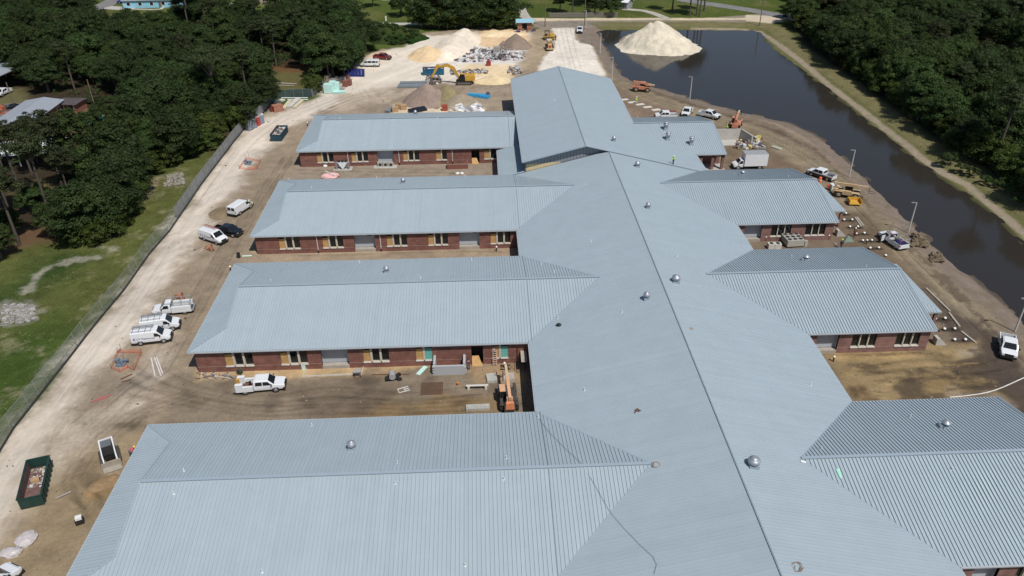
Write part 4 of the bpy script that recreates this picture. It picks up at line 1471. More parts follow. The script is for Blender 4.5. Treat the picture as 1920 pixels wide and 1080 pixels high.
def pickup(label, loc, rz, paint=M_VWHITE, crew=True, L=5.9, bed='open', group=None, rack=None, cat='pickup truck', extra=None, bedm=None, lower=None):
    t = thing('pickup_truck', label, cat, loc, rz, group)
    k = L / 5.9
    w = 1.0
    cb = -0.75 if crew else 0.1           # rear of the cab
    st = [(cb, 0.42, 1.16, w), (cb + 0.02, 0.42, 1.80, w), (cb + 0.25, 0.42, 1.88, w), (1.0 * k, 0.42, 1.86, w), (1.75 * k, 0.42, 1.2, w), (1.8 * k, 0.42, 1.18, w), (2.65 * k, 0.42, 1.10, w * 0.97), (2.9 * k, 0.5, 1.02, w * 0.92), (2.97 * k, 0.55, 0.9, w * 0.88)]
    m, st = loft(st, 0.82, 1.16)
    m.build('body', paint, t)
    if lower:
        lm = MB()
        for s in (-1, 1):
            lm2 = MB()
            lm2.box(-2.9 * k, 2.4 * k, s * 1.004 - 0.012, s * 1.004 + 0.012, 0.45, 0.98)
            lm2.build('lower_panel', lower, t)
    yb_, yt = 0.80, 0.66
    glass('windshield', [(1.72 * k, -yb_, 1.24), (1.72 * k, yb_, 1.24), (1.06 * k, yt, 1.83), (1.06 * k, -yt, 1.83)], t, 0.03)
    glass('rear_window', [(cb - 0.01, 0.7, 1.26), (cb - 0.01, -0.7, 1.26), (cb - 0.0, -0.62, 1.70), (cb - 0.0, 0.62, 1.70)], t, 0.02)
    if crew:
        side_windows(t, st, 1.16, 0.82, [(1.5 * k, 0.42, 0.98 * k, 0.42), (0.32, cb + 0.2, 0.32, cb + 0.3)])
    else:
        side_windows(t, st, 1.16, 0.82, [(1.5 * k, cb + 0.25, 0.98 * k, cb + 0.3)])
    front_bits(t, 2.95 * k, 0.95, 0.82, paint)
    mirrors(t, 1.45 * k, w, 1.2)
    xr = -2.93 * k
    if bed in ('open', 'rack'):
        for s in (-1, 1):
            b_ = MB()
            b_.box(xr, cb - 0.04, s * 0.95 - 0.05, s * 0.95 + 0.05, 0.45, 1.2)
            b_.build('bed_side', paint, t)
        b_ = MB()
        b_.box(xr - 0.02, xr + 0.06, -0.89, 0.89, 0.5, 1.18)
        b_.build('tailgate', paint, t)
        b_ = MB()
        b_.box(xr + 0.07, cb - 0.04, -0.89, 0.89, 0.62, 0.70)
        b_.build('bed_floor', bedm or M_BED, t)
    elif bed == 'utility':
        for s in (-1, 1):
            b_ = MB()
            b_.box(xr, cb - 0.08, s * 0.86 - 0.2, s * 0.86 + 0.2, 0.5, 1.42, 0, 0.0, 0.0)
            bo = b_.build('tool_body', paint, t)
            for i in range(3):
                h = MB()
                xx = lerp(xr, cb, (i + 0.5) / 3)
                h.box(xx - 0.28, xx + 0.28, s * 1.062 - 0.012, s * 1.062 + 0.012, 0.95 if i == 1 else 0.62, 1.36)
                h.build('locker_door', paint, bo)
        b_ = MB()
        b_.box(xr + 0.02, cb - 0.1, -0.655, 0.655, 0.62, 0.7)
        b_.build('bed_floor', M_BED, t)
        b_ = MB()
        b_.box(xr - 0.25, xr - 0.01, -0.95, 0.95, 0.5, 0.62)
        b_.build('rear_step', M_STEEL, t)
    elif bed == 'service':
        for s in (-1, 1):
            b_ = MB()
            b_.box(xr + 0.9, cb - 0.08, s * 0.88 - 0.16, s * 0.88 + 0.16, 0.5, 1.22)
            b_.box(xr, xr + 0.9, s * 0.83 - 0.22, s * 0.83 + 0.22, 0.52, 1.55)
            b_.build('tool_body', paint, t)
            b_ = MB()
            b_.box(xr + 0.02, xr + 0.95, s * 0.83 - 0.24, s * 0.83 + 0.24, 1.56, 1.62)
            b_.build('locker_lid', paint, t)
        b_ = MB()
        b_.box(xr + 0.02, cb - 0.1, -0.60, 0.60, 0.62, 0.7)
        b_.build('bed_floor', M_RUST, t)
        b_ = MB()
        b_.box(xr - 0.35, xr - 0.01, -0.9, 0.9, 0.45, 0.6)
        b_.build('rear_step', M_STEEL, t)
        b_ = MB()
        b_.cyl((cb - 0.5, -0.2, 0.7), (cb - 0.5, -0.2, 1.5), 0.16, 0.16, 10)
        b_.build('gas_bottle', M_VBLACK, t)
        b_ = MB()
        b_.rbox((xr + 0.1, 0.45, 1.15), (0.35, 0.35, 0.8))
        b_.build('toolbox', M_YEL, t)
    for s in (-1, 1):
        h = MB()
        h.box(xr - 0.03, xr + 0.03, s * 0.9 - 0.07, s * 0.9 + 0.07, 0.85, 1.12)
        h.build('tail_light', M_TAIL, t)
    ch = MB()
    ch.box(xr, 2.4 * k, -0.7, 0.7, 0.32, 0.46)
    ch.build('chassis', M_VBLACK, t)
    if rack:
        r_ = MB()
        for s in (-1, 1):
            r_.tube([(xr + 0.1, s * 0.92, 1.2), (xr + 0.1, s * 0.92, 2.05), (1.0, s * 0.86, 2.05)], 0.045, 6)
            r_.tube([(cb - 0.15, s * 0.92, 1.2), (cb - 0.15, s * 0.92, 2.05)], 0.04, 6)
        for xx in (xr + 0.1, lerp(xr, cb, 0.5), cb - 0.15, 0.95):
            r_.tube([(xx, -0.92, 2.05), (xx, 0.92, 2.05)], 0.04, 6)
        r_.build('ladder_rack', rack, t)
    wheels(t, (1.85 * k, -1.85 * k), 0.98, 0.4)
    if extra:
        extra(t)
    return t


def van(label, loc, rz, L=5.6, paint=M_VWHITE, windows=False, rack=None, logo=None, group=None, lower_black=True, ladder=None):
    t = thing('cargo_van' if not windows else 'passenger_van', label, 'van', loc, rz, group)
    k = L / 5.6
    w, H, B = 1.0, 2.08, 1.22
    st = [(-2.8 * k, 0.45, 1.95, w * 0.96), (-2.7 * k, 0.4, H - 0.02, w), (0.6 * k, 0.4, H, w), (0.95 * k, 0.4, H - 0.06, w), (1.72 * k, 0.4, 1.27, w), (1.78 * k, 0.4, 1.24, w), (2.45 * k, 0.42, 1.08, w * 0.96), (2.68 * k, 0.5, 0.95, w * 0.9), (2.75 * k, 0.55, 0.85, w * 0.84)]
    m, st = loft(st, 0.86, B)
    m.build('body', paint, t)
    glass('windshield', [(1.69 * k, -0.82, 1.31), (1.69 * k, 0.82, 1.31), (1.0 * k, 0.70, 1.98), (1.0 * k, -0.70, 1.98)], t, 0.03)
    sp_ = [(1.5 * k, 0.6 * k, 1.0 * k, 0.6 * k)]
    if windows:
        sp_ += [(0.45 * k, -0.65 * k, 0.45 * k, -0.65 * k), (-0.8 * k, -1.9 * k, -0.8 * k, -1.9 * k), (-2.05 * k, -2.55 * k, -2.05 * k, -2.55 * k)]
    side_windows(t, st, B, 0.86, sp_, 0.08, 0.75)
    for s in (-1, 1):
        a, c = (0.08, 0.78) if s > 0 else (-0.78, -0.08)
        glass('rear_window', [(-2.80 * k, c, 1.28), (-2.80 * k, a, 1.28), (-2.785 * k, a * 0.95, 1.82), (-2.785 * k, c * 0.95, 1.82)], t, 0.015)
        h = MB()
        h.box(-2.83 * k, -2.75 * k, s * 0.9 - 0.06, s * 0.9 + 0.06, 0.9, 1.25)
        h.build('tail_light', M_TAIL, t)
    front_bits(t, 2.72 * k, 0.92, 0.78, paint)
    b_ = MB()
    b_.box(-2.92 * k, -2.78 * k, -0.93, 0.93, 0.42, 0.62)
    b_.build('rear_bumper', M_VBLACK, t)
    mirrors(t, 1.42 * k, w, 1.3)
    if lower_black:
        for s in (-1, 1):
            b_ = MB()
            b_.box(-2.72 * k, 2.4 * k, s * 0.93 - 0.04, s * 0.93 + 0.04, 0.3, 0.5)
            b_.build('sill_panel', M_VBLACK, t)
    if rack:
        r_ = MB()
        for s in (-1, 1):
            r_.tube([(-2.5 * k, s * 0.72, H + 0.17), (0.3 * k, s * 0.72, H + 0.17)], 0.035, 6)
        for xx in (-2.4, -1.5, -0.6, 0.2):
            r_.tube([(xx * k, -0.8, H), (xx * k, -0.8, H + 0.13), (xx * k, 0.8, H + 0.13), (xx * k, 0.8, H)], 0.03, 6)
        r_.build('roof_rack', rack, t)
    if ladder:
        y0, m_ = ladder
        r_ = MB()
        for s in (0, 0.42):
            r_.beam((-2.6 * k, y0 + s, H + 0.25), (0.5 * k, y0 + s, H + 0.25), 0.05, 0.09)
        for i in range(10):
            xx = lerp(-2.5 * k, 0.4 * k, i / 9)
            r_.beam((xx, y0, H + 0.25), (xx, y0 + 0.42, H + 0.25), 0.035, 0.035)
        tag(r_.build('ladder', m_, t))
    if logo:
        for s in (-1, 1):
            cu = bpy.data.curves.new('lettering', 'FONT')
            cu.align_x = 'LEFT'
            cu.body = logo
            cu.size = 0.40
            cu.extrude = 0.004
            tmp = bpy.data.objects.new('lettering_curve', cu)
            COL.objects.link(tmp)
            lme = bpy.data.meshes.new_from_object(tmp.evaluated_get(bpy.context.evaluated_depsgraph_get()))
            bpy.data.objects.remove(tmp)
            lme.materials.clear()
            lme.materials.append(mat('navy_print', (0.05, 0.08, 0.14), 0.5, var=0.0))
            o = bpy.data.objects.new('lettering', lme)
            o.parent = t
            yq = s * 1.012
            o.rotation_euler = (R(90), 0, 0 if s < 0 else R(180))
            o.location = (-1.95 * k if s < 0 else 0.35 * k, yq, 1.02)
            COL.objects.link(o)
            lm = MB()
            cx = -2.2 * k if s < 0 else 0.55 * k
            n = 12
            pts = []
            for i in range(n + 1):
                a = R(50 + 260 * i / n)
                pts.append((a,))
            out_, in_ = [], []
            for (a,) in pts:
                out_.append((cx + 0.2 * math.cos(a), yq, 1.15 + 0.2 * math.sin(a)))
                in_.append((cx + 0.05 + 0.11 * math.cos(a), yq, 1.15 + 0.11 * math.sin(a)))
            lm.add(out_ + in_, [(i, i + 1, n + 2 + i, n + 1 + i) for i in range(n)])
            lm.build('logo', mat('blue_print', (0.03, 0.13, 0.42), 0.5, var=0.0), t)
    wheels(t, (1.72 * k, -1.55 * k), 0.98, 0.37)
    return t


def box_truck(label, loc, rz):
    t = thing('box_truck', label, 'truck', loc, rz)
    b_ = MB()
    b_.box(-3.4, 1.35, -1.2, 1.2, 0.85, 3.35)
    bx = b_.build('cargo_box', M_VWHITE, t)
    r_ = MB()
    r_.box(-3.36, 1.31, -1.16, 1.16, 3.353, 3.40)
    r_.build('box_roof', mat('grey_box_roof', (0.30, 0.31, 0.32), 0.6), bx)
    st = [(1.45, 0.5, 1.95, 0.98), (1.55, 0.5, 2.1, 0.98), (2.0, 0.5, 2.1, 0.98), (2.55, 0.5, 1.35, 0.98), (3.15, 0.5, 1.18, 0.94), (3.4, 0.55, 0.98, 0.88)]
    m, st = loft(st, 0.84, 1.25)
    m.build('body', M_VWHITE, t)
    glass('windshield', [(2.5, -0.8, 1.42), (2.5, 0.8, 1.42), (2.05, 0.68, 2.02), (2.05, -0.68, 2.02)], t, 0.03)
    side_windows(t, st, 1.25, 0.84, [(2.42, 1.6, 2.02, 1.6)])
    front_bits(t, 3.37, 0.92, 0.8, M_VWHITE)
    mirrors(t, 2.35, 1.0, 1.4)
    c_ = MB()
    c_.box(-3.3, 3.1, -0.5, 0.5, 0.5, 0.849)
    c_.build('chassis', M_VBLACK, t)
    wheels(t, (2.5, -2.0), 1.05, 0.42)
    return t


def roll_off(label, loc, rz, L, wd, h, mo, mi, group=None, slope_end=False):
    t = thing('dumpster', label, 'dumpster', loc, rz, group)
    th = 0.07
    for s in (-1, 1):
        b_ = MB()
        b_.box(-L / 2, L / 2, s * (wd / 2 - th / 2) - th / 2, s * (wd / 2 - th / 2) + th / 2, 0.15, h)
        sd = b_.build('side_wall', mo, t)
        r_ = MB()
        n = int(L / 0.75)
        for i in range(n):
            xx = -L / 2 + (i + 0.5) * L / n
            r2 = MB()
            r2.box(xx - 0.06, xx + 0.06, s * (wd / 2 + 0.05) - 0.05, s * (wd / 2 + 0.05) + 0.05, 0.2, h - 0.1)
            r2.build('rib', mo, sd)
        r_.box(-L / 2, L / 2, s * wd / 2 - 0.09, s * wd / 2 + 0.09, h + 0.003, h + 0.12)
        r_.build('top_rail', mo, sd)
    for s in (-1, 1):
        b_ = MB()
        b_.box(s * (L / 2 - th / 2) - th / 2, s * (L / 2 - th / 2) + th / 2, -wd / 2 + th + 0.003, wd / 2 - th - 0.003, 0.15, h)
        b_.box(s * L / 2 - 0.07, s * L / 2 + 0.07, -wd / 2 + th + 0.02, wd / 2 - th - 0.02, h + 0.003, h + 0.1)
        b_.build('end_wall', mo, t)
    b_ = MB()
    b_.box(-L / 2 + th, L / 2 - th, -wd / 2 + th, wd / 2 - th, 0.15, 0.25)
    b_.build('floor', mi, t)
    for s in (-1, 1):
        b_ = MB()
        b_.box(-L / 2 + th + 0.003, L / 2 - th - 0.003, s * (wd / 2 - th - 0.012) - 0.008, s * (wd / 2 - th - 0.012) + 0.008, 0.252, h - 0.02)
        b_.build('inner_lining', mi, t)
    for s in (-1, 1):
        for x in (-L / 2 + 0.4, L / 2 - 0.4):
            b_ = MB()
            b_.cyl((x, s * (wd / 2 - 0.3), 0.1), (x, s * (wd / 2 - 0.1), 0.1), 0.1, 0.1, 8)
            b_.build('roller', M_VBLACK, t)
    return t


def tracks(root, L, w_out, w_in, h, m=None):
    for s in (-1, 1):
        t = MB()
        n = 8
        prof = []
        r = h / 2
        for i in range(n + 1):
            a = R(-90 + 180 * i / n)
            prof.append((L / 2 - r + r * math.cos(a), r + r * math.sin(a)))
        for i in range(n + 1):
            a = R(90 + 180 * i / n)
            prof.append((-L / 2 + r + r * math.cos(a), r + r * math.sin(a)))
        y0, y1 = (w_in, w_out) if s > 0 else (-w_out, -w_in)
        t.prism(prof, y0, y1)
        to = t.build('track', m or M_TRACK, root)
        q_ = MB()
        yq = s * (w_out + 0.012)
        q_.box(-L / 2 + r, L / 2 - r, yq - 0.012, yq + 0.01, h * 0.3, h * 0.75)
        q_.build('track_frame', mat('track_frame', (0.16, 0.14, 0.12), 0.8), to)
        for i in range(6):
            xx = lerp(-L / 2 + r, L / 2 - r, i / 5)
            q_ = MB()
            q_.cyl((xx, yq - 0.01, h * 0.3), (xx, yq + 0.02, h * 0.3), h * 0.16, h * 0.16, 8)
            q_.build('roller', M_VBLACK, to)


def telehandler(label, loc, rz, paint, boom=(-2.2, 2.3, 2.6, 1.2), forks=True, ext=0.0, cab=True, sc=1.0, cat='telehandler', roofm=None, body=None):
    """boom: rear pivot x, z and front x, z."""
    t = thing('telehandler', label, cat, loc, rz)
    bd_ = body or paint
    b_ = MB()
    b_.box(-2.4, 2.1, -0.55, 0.55, 0.6, 1.15)
    b_.hexa([(-2.9, -0.75, 0.7), (-1.9, -0.75, 0.7), (-1.9, 0.75, 0.7), (-2.9, 0.75, 0.7), (-2.8, -0.7, 1.6), (-1.9, -0.7, 1.6), (-1.9, 0.7, 1.6), (-2.8, 0.7, 1.6)])
    b_.build('chassis', bd_, t)
    e_ = MB()
    e_.box(-1.7, 0.6, -1.05, -0.45, 0.75, 1.55)
    e_.build('engine_cover', bd_, t)
    for x in (-1.65, 1.5):
        for s in (-1, 1):
            f = MB()
            f.box(x - 0.75, x + 0.75, s * 1.0 - 0.2, s * 1.0 + 0.2, 1.33, 1.38)
            f.build('fender', bd_, t)
    wheels(t, (-1.65, 1.5), 1.2, 0.64, 0.42, mat('dusty_rim', (0.34, 0.24, 0.17), 0.7))
    if body:
        k = MB()
        k.box(-3.0, -2.3, -0.6, 0.6, 1.1, 2.0, 0, 0.1, 0.08)
        k.build('counterweight', mat('counterweight_orange', (0.60, 0.22, 0.10), 0.6, var=0.15), t)
    if cab:
        c_ = MB()
        for (x, y) in ((-0.7, 0.45), (0.75, 0.45), (-0.7, 1.1), (0.75, 1.1)):
            c_.beam((x, y, 1.0), (x * 0.9, y, 2.35), 0.09, 0.09)
        c_.box(-0.75, 0.8, 0.4, 1.15, 0.75, 1.25)
        co = c_.build('cab', M_VBLACK, t)
        r_ = MB()
        r_.box(-0.75, 0.78, 0.38, 1.17, 2.35, 2.45)
        r_.build('cab_roof', roofm or paint, co)
        g = MB()
        g.box(-0.62, 0.66, 0.5, 1.05, 1.26, 2.34)
        g.build('cab_glass', M_VGLASS, co)
    px0, pz0, px1, pz1 = boom
    A, B = Vector((px0, -0.02, pz0)), Vector((px1, -0.02, pz1))
    d = (B - A).normalized()
    k = MB()
    k.beam(A - d * 0.3, A + d * (B - A).length * 0.72, 0.42, 0.5)
    bo = k.build('boom', paint, t)
    k = MB()
    k.beam(A + d * (B - A).length * 0.72, B + d * ext, 0.32, 0.38)
    k.build('boom_section', mat('boom_inner_tan', (0.55, 0.42, 0.26), 0.55), bo)
    B2 = B + d * ext
    k = MB()
    k.box(px0 - 0.2, px0 + 0.25, -0.4, 0.4, 1.1, pz0 - 0.05)
    k.build('boom_tower', paint, t)
    if forks:
        k = MB()
        k.beam(B2, (B2.x + 0.25, -0.02, max(B2.z - 0.9, 0.5)), 0.25, 0.3)
        ho = k.build('fork_head', paint, t)
        zc = max(B2.z - 1.0, 0.35)
        k = MB()
        k.box(B2.x + 0.3, B2.x + 0.38, -0.75, 0.75, zc, zc + 0.12)
        k.box(B2.x + 0.3, B2.x + 0.38, -0.75, 0.75, zc + 0.7, zc + 0.8)
        for y in (-0.7, 0, 0.66):
            k.box(B2.x + 0.3, B2.x + 0.36, y, y + 0.06, zc + 0.12, zc + 0.7)
        k.build('carriage', M_VBLACK, ho)
        for y in (-0.45, 0.45):
            k = MB()
            k.box(B2.x + 0.385, B2.x + 1.6, y - 0.06, y + 0.06, zc, zc + 0.05)
            k.build('fork', M_VBLACK, ho)
    if sc != 1.0:
        t.scale = (sc, sc, sc)
    return t


def excavator(label, loc, rz):
    t = thing('excavator', label, 'excavator', loc, rz)
    tracks(t, 4.4, 1.6, 1.0, 0.95)
    u = MB()
    u.box(-1.2, 1.2, -1.0, 1.0, 0.5, 0.95)
    u.cyl((0, 0, 0.95), (0, 0, 1.15), 0.7, 0.7, 14)
    u.build('undercarriage', M_VBLACK, t)
    h = MB()
    h.box(-2.9, 1.2, -1.45, 0.35, 1.15, 1.45)
    h.hexa([(-3.1, -1.45, 1.2), (-0.4, -1.45, 1.2), (-0.4, 1.45, 1.2), (-3.1, 1.45, 1.2), (-3.0, -1.4, 2.55), (-0.4, -1.4, 2.45), (-0.4, 1.4, 2.45), (-3.0, 1.4, 2.55)])
    ho = h.build('house', M_YEL, t)
    r_ = MB()
    for s in (-1, 1):
        r_.tube([(-2.7, s * 1.3, 2.5), (-2.7, s * 1.3, 3.2), (-0.6, s * 1.3, 3.15), (-0.5, s * 1.3, 2.45)], 0.035, 5)
    r_.build('handrail', M_YEL, ho)
    r_ = MB()
    r_.cyl((-2.0, -0.6, 2.5), (-2.0, -0.6, 3.2), 0.1, 0.1, 8)
    r_.build('exhaust', M_VBLACK, ho)
    c_ = MB()
    c_.hexa([(-0.35, 0.4, 1.2), (1.35, 0.4, 1.2), (1.35, 1.4, 1.2), (-0.35, 1.4, 1.2), (-0.3, 0.45, 2.95), (1.0, 0.45, 2.95), (1.0, 1.35, 2.95), (-0.3, 1.35, 2.95)])
    co = c_.build('cab', M_VGLASS, t)
    r_ = MB()
    r_.box(-0.35, 1.05, 0.4, 1.4, 2.955, 3.05)
    r_.build('cab_roof', M_YEL, co)

    def plate(name, pts, w, m, par):
        """A boom or stick, side outline in x, z."""
        p = MB()
        p.prism(pts, -w / 2, w / 2)
        return p.build(name, m, par)
    bo = plate('boom', [(0.9, 1.5), (1.5, 1.4), (2.9, 3.9), (4.3, 4.75), (7.0, 4.6), (7.2, 5.0), (4.1, 5.5), (2.4, 4.6)], 0.5, M_YEL, t)
    stp = plate('stick', [(6.6, 5.3), (7.2, 5.5), (8.9, 2.0), (8.5, 1.9), (6.9, 4.4)], 0.42, M_YEL, t)
    c2 = MB()
    for y in (-0.35, 0.35):
        c2.cyl((1.5, y, 1.6), (3.6, y, 4.3), 0.1, 0.1, 8)
    c2.cyl((4.2, 0, 5.6), (6.7, 0, 5.45), 0.1, 0.1, 8)
    c2.build('hydraulic_ram', M_STEEL, bo)
    bk = MB()
    bk.prism([(8.2, 0.1), (9.3, 0.0), (9.4, 0.9), (8.9, 1.9), (8.4, 1.8), (8.6, 0.9)], -0.6, 0.6)
    bk.build('bucket', mat('worn_bucket', (0.13, 0.105, 0.085), 0.7, var=0.25), t)
    return t


def skid_steer(label, loc, rz):
    t = thing('skid_steer', label, 'skid steer loader', loc, rz)
    tracks(t, 2.5, 1.08, 0.62, 0.75)
    b_ = MB()
    b_.box(-1.35, 0.5, -0.54, 0.54, 0.35, 1.05)
    b_.build('body', M_VBLACK, t)
    c_ = MB()
    c_.hexa([(-0.9, -0.57, 1.06), (0.6, -0.57, 1.06), (0.6, 0.57, 1.06), (-0.9, 0.57, 1.06), (-0.8, -0.52, 2.05), (0.35, -0.52, 2.05), (0.35, 0.52, 2.05), (-0.8, 0.52, 2.05)])
    co = c_.build('cab', M_VBLACK, t)
    r_ = MB()
    r_.box(-0.85, 0.3, -0.5, 0.5, 2.053, 2.12)
    r_.build('cab_roof', mat('dark_grey_roof', (0.13, 0.14, 0.15), 0.5), co)
    r_ = MB()
    r_.box(-1.45, -0.95, -0.5, 0.5, 0.9, 1.55)
    r_.build('engine_cover', mat('grey_engine_cover', (0.22, 0.22, 0.22), 0.6), t)
    glass('windshield', [(0.54, -0.42, 1.1), (0.54, 0.42, 1.1), (0.31, 0.38, 1.95), (0.31, -0.38, 1.95)], co, 0.02)
    for s in (-1, 1):
        k = MB()
        k.beam((-1.5, s * 0.68, 1.75), (0.9, s * 0.68, 1.3), 0.13, 0.28)
        k.beam((0.9, s * 0.68, 1.35), (1.45, s * 0.68, 0.4), 0.14, 0.24)
        k.beam((-1.45, s * 0.68, 0.7), (-1.5, s * 0.68, 1.75), 0.14, 0.3)
        k.build('lift_arm', M_VWHITE, t)
    k = MB()
    k.beam((-1.5, -0.68, 1.78), (-1.5, 0.68, 1.78), 0.13, 0.14)
    k.build('cross_bar', M_VWHITE, t)
    k = MB()
    k.prism([(1.5, 0.1), (2.4, 0.05), (2.42, 0.1), (1.7, 0.25), (1.65, 0.85), (1.5, 0.85)], -0.98, 0.98)
    for s in (-1, 1):
        k.box(1.5, 2.35, s * 0.99 - 0.02, s * 0.99 + 0.02, 0.08, 0.65)
    k.build('bucket', mat('dusty_bucket', (0.30, 0.27, 0.22), 0.7, var=0.2), t)
    return t


def bulldozer(label, loc, rz):
    t = thing('bulldozer', label, 'bulldozer', loc, rz)
    tracks(t, 3.4, 1.3, 0.8, 1.0)
    b_ = MB()
    b_.box(-1.6, 1.7, -0.75, 0.75, 0.5, 1.2)
    b_.box(0.2, 1.75, -0.55, 0.55, 1.2, 1.95)
    b_.build('body', M_YEL, t)
    c_ = MB()
    for x, y in ((-1.3, -0.6), (-1.3, 0.6), (0.1, -0.6), (0.1, 0.6)):
        c_.beam((x, y, 1.2), (x, y, 2.75), 0.09, 0.09)
    c_.box(-1.2, -0.5, -0.4, 0.4, 1.2, 1.8)
    co = c_.build('cab', M_VBLACK, t)
    r_ = MB()
    r_.box(-1.45, 0.2, -0.75, 0.75, 2.75, 2.85)
    r_.build('canopy', mat('dark_olive_canopy', (0.07, 0.07, 0.035), 0.6), co)
    k = MB()
    k.prism([(2.2, 0.05), (2.35, 0.05), (2.28, 0.6), (2.4, 1.1), (2.25, 1.1), (2.1, 0.6)], -1.55, 1.55)
    k.build('blade', mat('worn_blade', (0.26, 0.2, 0.12), 0.6, var=0.3), t)
    for s in (-1, 1):
        k = MB()
        k.beam((-0.3, s * 1.42, 0.5), (2.2, s * 1.42, 0.5), 0.14, 0.2)
        k.build('push_arm', M_YEL, t)
    return t


def wheel_roller(label, loc, rz):
    t = thing('wheel_tractor', label, 'tractor', loc, rz)
    b_ = MB()
    b_.box(-1.6, 1.0, -0.6, 0.6, 0.7, 1.3)
    b_.hexa([(0.3, -0.65, 1.0), (1.9, -0.65, 1.0), (1.9, 0.65, 1.0), (0.3, 0.65, 1.0), (0.35, -0.6, 2.0), (1.8, -0.55, 1.85), (1.8, 0.55, 1.85), (0.35, 0.6, 2.0)])
    b_.build('body', mat('faded_orange_hood', (0.60, 0.34, 0.13), 0.6, var=0.15), t)
    g = MB()
    g.box(1.905, 1.95, -0.38, 0.38, 1.15, 1.75)
    g.build('grille', mat('red_grille', (0.30, 0.05, 0.03), 0.6), t)
    g = MB()
    g.box(1.955, 2.25, -1.1, 1.1, 0.55, 0.95)
    g.build('front_frame', M_TAN, t)
    wheels(t, (-1.1, 1.0), 1.15, 0.75, 0.5, M_TAN)
    c_ = MB()
    for x, y in ((-1.3, -0.6), (-1.3, 0.6), (0.1, -0.6), (0.1, 0.6)):
        c_.beam((x, y, 1.3), (x, y, 2.85), 0.09, 0.09)
    c_.box(-1.1, -0.5, -0.35, 0.35, 1.3, 1.9)
    co = c_.build('cab', M_VBLACK, t)
    r_ = MB()
    r_.box(-1.45, 0.25, -0.75, 0.75, 2.85, 2.97)
    r_.build('canopy', mat('cream_canopy', (0.6, 0.52, 0.36), 0.6), co)
    return t


def between(p_rear, p_front, lift=0.0):
    """Centre, heading and length of something whose ends the photograph shows at two ground points."""
    a, c = G(*p_rear), G(*p_front)
    m_ = (a + c) / 2
    return Vector((m_.x, m_.y, lift)), math.atan2(c.y - a.y, c.x - a.x), (c - a).length


# ------------------------------------------------------------------ people
SKIN = mat('skin', (0.36, 0.21, 0.15), 0.6)


def skin_mesh(name, chain, radii, m, sub=1):
    """Grow one continuous surface over connected bones."""
    verts, edges, rr, idx = [], [], [], {}
    for bone in chain:
        for a, c in zip(bone[:-1], bone[1:]):
            for k_ in (a, c):
                if k_ not in idx:
                    idx[k_] = len(verts)
                    verts.append(JOINTS[k_])
                    rr.append(radii.get(k_, 0.06))
            edges.append((idx[a], idx[c]))
    me = bpy.data.meshes.new(name)
    me.from_pydata(verts, edges, [])
    o = bpy.data.objects.new(name, me)
    COL.objects.link(o)
    sm = o.modifiers.new('s', 'SKIN')
    sm.use_smooth_shade = True
    for i, v in enumerate(me.skin_vertices[0].data):
        v.radius = (rr[i], rr[i] * 0.85)
    me.skin_vertices[0].data[0].use_root = True
    sb = o.modifiers.new('u', 'SUBSURF')
    sb.levels = sb.render_levels = sub
    dg = bpy.context.evaluated_depsgraph_get()
    m2 = bpy.data.meshes.new_from_object(o.evaluated_get(dg))
    bpy.data.objects.remove(o)
    m2.materials.clear()
    m2.materials.append(m)
    return m2


JOINTS = {}


